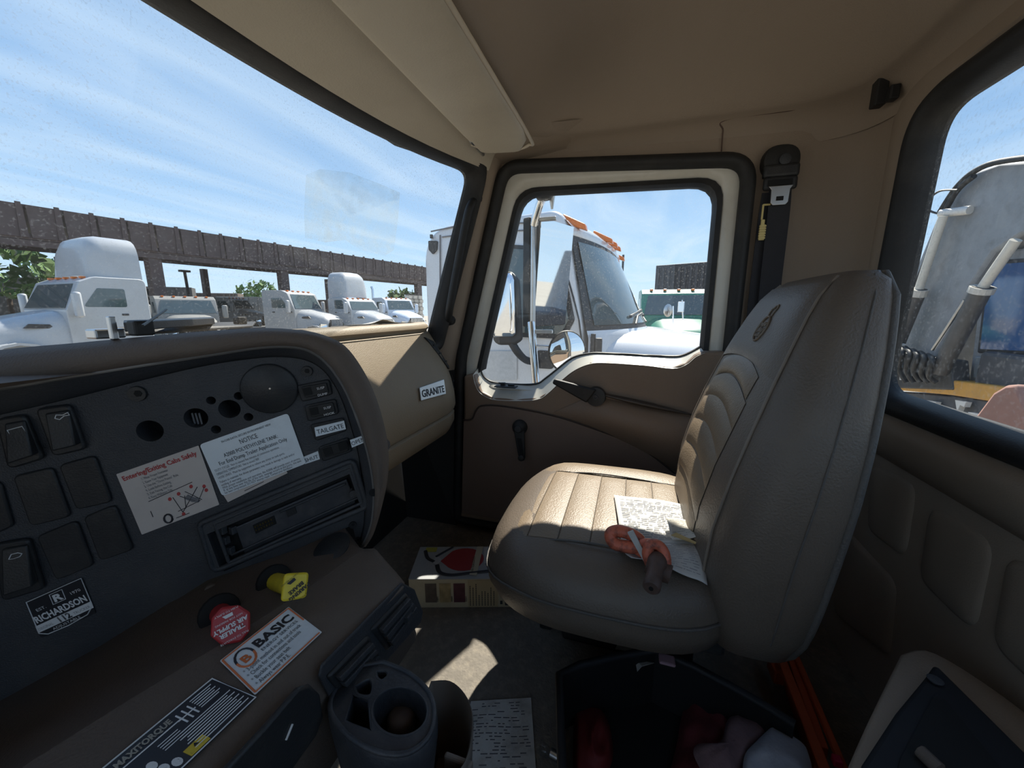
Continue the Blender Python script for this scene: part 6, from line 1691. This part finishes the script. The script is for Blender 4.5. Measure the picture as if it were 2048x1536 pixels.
def hd2(px, side_, toward):
    """heading seen from the cab: side_ = right in the picture, toward = towards the camera"""
    d = ray(px, 621); d.z = 0; d.normalize()
    r = Vector((d.y, -d.x, 0))
    return (r * side_ - d * toward).normalized()
BLUEW = mat('pale_blue_paint', (0.55, 0.62, 0.72), 0.35, coat=0.4)
DKP = mat('dark_paint', (0.07, 0.075, 0.08), 0.5, var=0.3, vscale=3)
GRN = mat('green_paint', (0.03, 0.20, 0.13), 0.4, coat=0.3)
yard_truck('day_cab_truck', 'white day cab truck with tall roof fairing parked at far left', yd(168, 17.5), hd2(168, -0.93, 0.36), FLEET, fairing=1.15, stack=False, cabh=2.77, scale=1.1)
yard_truck('vocational_truck', 'white conventional truck facing right under the shed, blue-tinted hood', yd(592, 26), hd2(592, 0.80, 0.6), WHITE2, grp=None, cabh=2.85, scale=1.12)
yard_truck('aero_truck', 'white truck with high curved sleeper fairing under the shed', yd(712, 27), hd2(712, 0.72, 0.7), FLEET, fairing=1.5, cabh=2.6, scale=1.1)
yard_truck('blue_truck', 'pale blue truck with exhaust stack beside the brick pier', yd(790, 31), hd2(790, 0.6, 0.8), BLUEW, stack=True, scale=1.1)
yard_truck('grille_truck', 'truck with bright chrome grille facing the cab beneath the shed', yd(372, 24), hd2(372, 0.15, 0.98), mat('tan_grey_paint', (0.22, 0.22, 0.21), 0.5), scale=1.0)
yard_truck('dark_truck', 'dark weathered truck behind the fairing truck', yd(256, 37), hd2(256, 0.55, 0.8), DKP, scale=1.35)
yard_truck('silver_truck', 'grey dump-bodied truck under the middle of the shed', yd(470, 41), hd2(480, 0.85, 0.5), mat('grey_paint', (0.30, 0.31, 0.32), 0.5), van=False, scale=1.15)
yard_truck('rear_white_truck', 'white truck with long hood seen past the sleeper truck', Vector((7.4, 1.55, GZ)), Vector((-0.10, -1.0, 0)), WHITE, hoodlen=1.7)
yard_truck('green_truck', 'green cab truck parked in front of the dark container', yd(1352, 13.5), hd2(1352, 0.15, 1.0), GRN, cabh=2.75, mirrors=False)
# small round fender mirrors on the rear white truck
fm = empty('fender_mirror', on(1336, 682, 'X', 6.6), 'round fender mirror on a thin post over the white hood', 'mirror')
obj('post', G().tube([on(1346, 665, 'X', 6.6), on(1346, 612, 'X', 6.6)], 0.012, 6), CHROME, fm)
obj('round_head', G().lathe([(0, -0.03), (0.06, -0.02), (0.10, 0), (0.09, 0.01), (0, 0.02)], on(1336, 621, 'X', 6.6), (-0.7, -0.7, 0), 20), STEEL, fm, smooth=50)
fm = empty('small_fender_mirror', on(1364, 660, 'X', 8.2), 'tilted small mirror post beside the green truck', 'mirror')
obj('post', G().tube([on(1366, 640, 'X', 8.2), on(1364, 600, 'X', 8.2)], 0.012, 6), CHROME, fm)
obj('mirror_head', G().box(on(1362, 614, 'X', 8.2), (0.03, 0.12, 0.20)), CHROME, fm, bevel=0.01)

# dark container behind the green truck
cb_ = empty('container', yd(1372, 23), 'dark corrugated container towering behind the green truck', 'container')
p0 = yd(1306, 23.5); p1 = yd(1440, 22.5)
zt2 = on(1366, 527, 'X', 22.9).z
dd = (p1 - p0).normalized(); nn_ = Vector((0, 0, 1)).cross(dd)
if nn_.x < 0: nn_ = -nn_
obj('shell', G().prism([p0, p1, p1 + nn_ * 2.4, p0 + nn_ * 2.4], (0, 0, zt2 - GZ)), mat('container_dark', (0.035, 0.037, 0.045), 0.6, var=0.3, vscale=2), cb_, bevel=0.03)
for k in range(12):
    a = p0.lerp(p1, (k + 0.5) / 12)
    obj('rib', G().box(a + Vector((0, 0, (zt2 - GZ) / 2)) - nn_ * 0.02, (0.10, 0.12, zt2 - GZ - 0.3)), mat('container_rib', (0.05, 0.052, 0.06), 0.6), cb_)
# masts
tag(obj('light_mast', G().tube([yd(384, 40), yd(381, 40, 3.8)], 0.10, 8).box(yd(381, 40, 3.85), (0.7, 0.3, 0.15)), FRM, None), 'thin light mast standing behind the shed', 'mast')
tag(obj('antenna_mast', G().tube([yd(1241, 16), yd(1241, 16, 2.95)], 0.04, 6), FRM, None), 'thin grey antenna mast past the white truck windscreen', 'mast')

# ------------------------------------------------------------------ long open shed
SHB = mat('shed_steel', (0.085, 0.060, 0.055), 0.7, var=0.3, vscale=1.2, dirt=(0.14, 0.12, 0.11), dscale=2.0, damt=0.4)
shed = empty('open_shed', (20, 21, GZ), 'long brown steel open-sided shed roof across the yard', 'shed')
A = Vector((8.6, 22.86, 0)); Bv = Vector((0.9888, -0.149, 0)).normalized(); Nb = Vector((0.149, 0.9888, 0))
zt0, zb0 = 0.85 + 4.0, 0.85 + 2.35
s0, s1 = -14.0, 46.0
def spnt(s_, d_, z):
    p = A + Bv * s_ + Nb * d_
    return Vector((p.x, p.y, z))
g = G().prism([spnt(s0, 0.0, zt0 - 0.05), spnt(s1, 0.0, zt0 - 0.05), spnt(s1, 16, zt0 + 0.9), spnt(s0, 16, zt0 + 0.9)], (0, 0, 0.08))
obj('roof', g, SHB, shed)
pitch = 1.0
nsh = int((s1 - s0) / pitch)
me_ = None
for k in range(nsh):
    sa = s0 + k * pitch
    if me_ is None:
        g = G().prism([spnt(s0, -0.06, zb0 + 0.45) - spnt(s0, 0, 0), spnt(s0 + pitch * 0.92, -0.06, zb0 + 0.45) - spnt(s0, 0, 0), spnt(s0 + pitch * 0.92, -0.06, zt0) - spnt(s0, 0, 0), spnt(s0, -0.06, zt0) - spnt(s0, 0, 0)], Nb * 0.05)
        g.prism([spnt(s0 + pitch * 0.70, -0.10, zb0 + 0.45) - spnt(s0, 0, 0), spnt(s0 + pitch * 0.92, -0.10, zb0 + 0.45) - spnt(s0, 0, 0), spnt(s0 + pitch * 0.88, -0.10, zt0 + 0.09) - spnt(s0, 0, 0), spnt(s0 + pitch * 0.74, -0.10, zt0 + 0.09) - spnt(s0, 0, 0)], Nb * 0.06)
        o = obj('fascia_sheet', g, SHB, shed, local=True); me_ = o.data
    else:
        o = bpy.data.objects.new('fascia_sheet', me_); COL.objects.link(o); o.parent = shed
    o.location = spnt(sa, 0, 0) - ORG[shed.name]
for d_, z_ in ((0.0, zb0 + 0.38), (0.0, zb0 + 0.12), (3, zb0 + 0.5), (6, zb0 + 0.7), (9, zb0 + 0.9), (12, zb0 + 1.1)):
    obj('purlin', G().prism([spnt(s0, d_, z_), spnt(s1, d_, z_), spnt(s1, d_, z_ + 0.24), spnt(s0, d_, z_ + 0.24)], Nb * 0.12), SHB, shed)
obj('pale_strip', G().prism([spnt(s0, 0.13, zb0 + 0.36), spnt(s1, 0.13, zb0 + 0.36), spnt(s1, 0.13, zb0 + 0.40), spnt(s0, 0.13, zb0 + 0.40)], Nb * 0.02), mat('shed_pale', (0.35, 0.34, 0.33), 0.6), shed)  # pale strip behind the gap between the front purlins
for px in (-120, 322, 573, 838, 905):
    d = ray(px, 621); d.z = 0
    # where the sight line meets the front row of posts
    t = (A + Nb * 0.25).dot(Nb) / d.dot(Nb)
    q = d * t
    w = 0.55 if px < 800 else 0.75
    obj('post', G().box((q.x, q.y, (zb0 + 0.5 + GZ) / 2), (w, 0.4, zb0 + 0.5 - GZ)), SHB, shed, bevel=0.02)
for s_ in (6.0, 14.5, 27.0):
    obj('knee_brace', G().tube([spnt(s_, 0.2, zb0 + 0.2), spnt(s_ + 2.0, 3.2, zb0 + 0.9)], 0.09, 6), SHB, shed)
    obj('back_post', G().box(spnt(s_, 15.5, (zb0 + 1.2 + GZ) / 2), (0.4, 0.4, zb0 + 1.2 - GZ)), SHB, shed)
# brick pier near the shed's far end
bp_ = empty('brick_pier', yd(826, 33), 'pale perforated brick pier under the end of the shed', 'pier')
q0 = yd(826, 33)
PB = mat('pale_brick', (0.45, 0.42, 0.37), 0.9, var=0.2, vscale=3)
for k in range(11):
    for j in range(3):
        obj('brick', G().box(q0 + Vector((-0.55 + 0.55 * j + (0.14 if k % 2 else 0), 0.4 * (0 - j) * 0.3, 0.16 + 0.30 * k)), (0.5, 0.4, 0.26)), PB, bp_)
obj('core', G().box(q0 + Vector((0.02, 0.1, 1.7)), (1.3, 0.3, 3.4)), DARK, bp_)
# low far wall / fence line and horizon clutter
fw_ = empty('far_fence', spnt(10, 40, GZ), 'long low grey fence along the far side of the yard', 'fence')
for k in range(24):
    obj('fence_panel', G().box(spnt(-24 + 4.0 * k, 40 + (k % 3) * 0.02, GZ + 1.25), (3.9, 0.1, 2.5), Matrix.Rotation(math.atan2(Bv.y, Bv.x), 3, 'Z')), mat('fence_grey', (0.20, 0.20, 0.20), 0.8, var=0.3, vscale=1), fw_)
# trees beyond
LEAF = mat('leaf_green', (0.09, 0.17, 0.045), 0.8, var=0.5, vscale=1.5)
def tree(px, dist, h_, w_, label):
    t = empty('tree', yd(px, dist), label, 'tree', 'trees beyond the shed')
    rnd = random.Random(int(px) + 11)
    base = yd(px, dist)
    obj('trunk', G().tube([base, base + Vector((0.1, 0, h_ * 0.5))], [0.22, 0.12], 8), mat('bark', (0.08, 0.06, 0.045), 0.9), t)
    g = G()
    for k in range(420):
        th, ph_ = rnd.uniform(0, 6.283), math.acos(rnd.uniform(-0.7, 1))
        rr = rnd.uniform(0.75, 1.0) * (1 + 0.18 * math.sin(3 * th))
        c_ = base + Vector((w_ * rr * math.sin(ph_) * math.cos(th), w_ * rr * math.sin(ph_) * math.sin(th), h_ * 0.68 + h_ * 0.34 * rr * math.cos(ph_)))
        a, b_ = Vector((rnd.gauss(0, 1), rnd.gauss(0, 1), rnd.gauss(0, 1))).normalized() * 0.42, Vector((rnd.gauss(0, 1), rnd.gauss(0, 1), rnd.gauss(0, 1))).normalized() * 0.30
        g.add([c_ - a, c_ + b_, c_ + a, c_ - b_], [(0, 1, 2, 3)])
    obj('foliage', g, LEAF, t)['kind'] = 'stuff'
tree(20, 44, 6.6, 3.2, 'leafy tree at the left edge beyond the shed')
tree(118, 72, 7.6, 3.0, 'rounded leafy tree behind the tall roof fairing')
tree(525, 74, 6.4, 3.0, 'small green tree between the shed posts')
tree(805, 62, 5.0, 2.4, 'low green bush near the brick pier')

# dark trailers and tanks parked under the shed
def trailer(px, dist, L_, H_, m, label, side_, toward, rib=8):
    hd_v = hd2(px, side_, toward)
    b0 = yd(px, dist)
    t = empty('box_trailer', b0, label, 'trailer', 'trailers parked under the shed', rz=math.atan2(hd_v.y, hd_v.x))
    obj('box', G().box((0, 0, 1.1 + (H_ - 1.1) / 2), (L_, 2.4, H_ - 1.1)), m, t, bevel=0.03, local=True)
    for k in range(rib):
        for s_ in (-1, 1):
            obj('rib', G().box((-L_ / 2 + (k + 0.5) * L_ / rib, s_ * 1.22, 1.1 + (H_ - 1.1) / 2), (0.12, 0.08, H_ - 1.25)), m, t, local=True)
    obj('chassis', G().box((0, 0, 0.95), (L_, 0.9, 0.25)), FRM, t, local=True)
    for x in (-L_ / 2 + 0.8, -L_ / 2 + 2.0):
        for s_ in (-1, 1):
            obj('wheel', G().lathe([(0.0, -0.14), (0.45, -0.15), (0.5, -0.10), (0.5, 0.10), (0.45, 0.15), (0, 0.14)], (x, s_ * 0.95, 0.5), (0, 1, 0), 18), TYRE, t, smooth=40, local=True)
TRD = mat('trailer_dark', (0.075, 0.072, 0.068), 0.7, var=0.35, vscale=2)
TRB = mat('trailer_brown', (0.12, 0.09, 0.07), 0.7, var=0.35, vscale=2)
TRG = mat('trailer_grey', (0.20, 0.21, 0.21), 0.6, var=0.3, vscale=2)
trailer(12, 50, 9.0, 4.6, TRD, 'dark box trailer at the far left beneath the tree', 0.9, 0.3)
trailer(300, 58, 8.0, 4.6, TRD, 'dark ribbed trailer behind the fairing truck', 0.95, 0.2)
trailer(420, 62, 7.0, 4.2, TRB, 'brown trailer between the shed posts', 0.9, 0.3)
trailer(515, 54, 7.0, 3.6, TRG, 'grey trailer behind the white conventional truck', 0.9, 0.3)
trailer(650, 55, 8.0, 3.4, TRB, 'low brown trailer behind the high fairing truck', 0.9, 0.3)

# ------------------------------------------------------------------ machine behind the rear window
MY = -4.2
GST = mat('machine_grey', (0.26, 0.27, 0.28), 0.5, var=0.25, vscale=4, dirt=(0.12, 0.11, 0.10), dscale=5, damt=0.5)
YST = mat('machine_yellow', (0.58, 0.30, 0.055), 0.5, var=0.2, vscale=4, dirt=(0.30, 0.17, 0.08), dscale=5, damt=0.4)
PNK = mat('rust_plate', (0.33, 0.17, 0.13), 0.75, var=0.25, vscale=3)
ex = empty('excavator', on(1960, 980, 'Y', MY - 1) * 1.0, 'weathered grey and yellow excavator seen through the rear window', 'excavator')
ex.location = Vector((4.4, MY - 0.6, GZ)); ORG[ex.name] = Vector(ex.location)
M = lambda x, y, Y=MY: on(x, y, 'Y', Y)
bo_ = [(1752, 720), (1790, 630), (1838, 520), (1876, 426), (1905, 378), (1945, 345), (2000, 325), (2130, 315), (2260, 330), (2260, 470), (2130, 455), (2040, 470), (1985, 505), (1945, 565), (1905, 640), (1868, 720), (1840, 775), (1768, 770)]
obj('boom', G().prism([M(x, y) for x, y in bo_], (0, -0.55, 0)), GST, ex, bevel=0.04, smooth=40)
for q in ([(1880, 424), (1912, 376), (1950, 342), (2005, 322), (2140, 310), (2260, 325)], [(1800, 640), (1845, 540), (1878, 450), (1912, 384), (1948, 352)]):
    obj('hose', G().tube(spline([M(x, y, MY + 0.10) for x, y in q], 5), 0.035, 8), BLK, ex, smooth=60)
obj('hose', G().tube(spline([M(x, y, MY + 0.15) for x, y in ((1915, 380), (1880, 382), (1858, 400), (1858, 420), (1880, 428))], 5), 0.014, 6), BLK, ex, smooth=60)
obj('pin', G().tube([M(1882, 427, MY + 0.16), M(1940, 420, MY + 0.05)], 0.055, 12), mat('pin_pale', (0.62, 0.60, 0.56), 0.5), ex, smooth=60)
for (a, b_, c_) in (((1887, 432), (1838, 578), (1758, 778)), ((2032, 480), (1966, 574), (1878, 745))):
    obj('cylinder_rod', G().tube([M(*a, MY + 0.2), M(*b_, MY + 0.2)], 0.050, 12), mat('rod_pale', (0.60, 0.56, 0.48), 0.4, var=0.15), ex, smooth=60)
    cb2 = obj('cylinder_barrel', G().tube([M(*b_, MY + 0.2), M(*c_, MY + 0.2)], 0.095, 14), mat('barrel_dark', (0.085, 0.08, 0.075), 0.5, var=0.3, vscale=6), ex, smooth=60)
    b3, b4 = M(*b_, MY + 0.2), M(*c_, MY + 0.2)
    obj('gland', G().tube([b3, b3.lerp(b4, 0.06)], 0.115, 14), mat('gland_pale', (0.55, 0.52, 0.46), 0.5, var=0.3, vscale=30), cb2)
for (a, b_) in (((1930, 600), (1865, 700)), ((1806, 700), (1802, 760))):
    obj('pipe', G().tube([M(*a, MY + 0.25), M(*b_, MY + 0.25)], 0.020, 8), STEEL, ex, smooth=60)
# hydraulic manifold with coiled hoses
for k in range(5):
    obj('coil_hose', G().tube(spline([M(1795 + 15 * k, 690 + 5 * k, MY + 0.25), M(1806 + 15 * k, 705 + 4 * k, MY + 0.34), M(1798 + 15 * k, 735 + 4 * k, MY + 0.30), M(1812 + 15 * k, 765, MY + 0.22)], 4), 0.032, 8), BLK, ex, smooth=60)
obj('manifold', G().prism([M(x, y, MY + 0.12) for x, y in ((1775, 700), (1900, 720), (1905, 780), (1770, 775))], (0, -0.2, 0)), mat('manifold_dark', (0.05, 0.05, 0.05), 0.6, var=0.4, vscale=8), ex, bevel=0.02)
obj('manifold_cap', G().box(M(1800, 692, MY + 0.28), (0.12, 0.10, 0.08)), mat('gland_pale', (0.5, 0.5, 0.5)), ex, bevel=0.02)
# operator cab
obj('operator_cab', G().prism([M(x, y, MY - 0.15) for x, y in ((1936, 770), (1962, 560), (1990, 500), (2300, 480), (2300, 800))], (0, -1.1, 0)), GST, ex, bevel=0.03)
fr3 = obj('cab_window_frame', G().prism([M(x, y, MY - 0.13) for x, y in ((1953, 706), (1968, 570), (2000, 520), (2280, 500), (2280, 720))], (0, -0.05, 0)), FRM, ex, bevel=0.02)
obj('cab_window', G().prism([M(x, y, MY - 0.12) for x, y in ((1960, 698), (1974, 574), (2003, 528), (2270, 508), (2270, 712))], (0, -0.03, 0)), mat('blue_reflection_glass', (0.05, 0.11, 0.24), 0.06, var=0.4, vscale=2, spec=0.9), fr3)  # blue reflection is put into the glass colour
obj('cab_skirt', G().prism([M(x, y, MY - 0.12) for x, y in ((1948, 712), (2280, 728), (2280, 790), (1944, 756))], (0, -0.04, 0)), mat('skirt_grey', (0.20, 0.23, 0.25), 0.4), ex, bevel=0.02)
obj('yellow_beam', G().prism([M(x, y, MY + 0.1) for x, y in ((1770, 768), (1880, 757), (2100, 785), (2300, 806), (2300, 845), (2100, 822), (1900, 790), (1770, 778))], (0, -0.6, 0)), YST, ex, bevel=0.02)
obj('deck', G().prism([M(x, y, MY + 0.05) for x, y in ((1750, 780), (1900, 792), (2300, 846), (2300, 1010), (1750, 905))], (0, -0.7, 0)), mat('deck_dark', (0.06, 0.065, 0.075), 0.6, var=0.5, vscale=5), ex, bevel=0.02)
for x, y in ((1910, 800), (1936, 824), (1850, 800), (1890, 830)):
    obj('bracket', G().prism([M(x, y, MY + 0.14), M(x + 22, y + 4, MY + 0.14), M(x + 18, y + 14, MY + 0.14), M(x + 10, y + 10, MY + 0.14), M(x + 4, y + 24, MY + 0.14)], (0, -0.06, 0)), mat('bracket_pale', (0.62, 0.62, 0.60), 0.5), ex)
rb = [(1930, 860), (1955, 825), (1985, 785), (2010, 770), (2034, 768), (2040, 790), (2060, 830), (2240, 880), (2240, 960), (2060, 930), (1960, 890)]
tag(obj('rusty_bucket_plate', G().prism([M(x, y, MY + 0.9) for x, y in rb], (0, -0.25, 0)), PNK, None, bevel=0.03, smooth=40), 'rusty curved steel bucket plate below the rear window view', 'bucket')
# crawler track carrying the machine
trk = obj('crawler_track', G().tube([Vector((2.2, MY - 0.5, GZ + 0.42)), Vector((7.0, MY - 0.5, GZ + 0.42))], 0.42, 16, flat=1.0), TYRE, ex, smooth=60)
obj('car_body', G().box((4.6, MY - 0.5, GZ + 1.15), (3.6, 1.0, 0.9)), mat('deck_dark', (0.06, 0.065, 0.075)), ex, bevel=0.05)
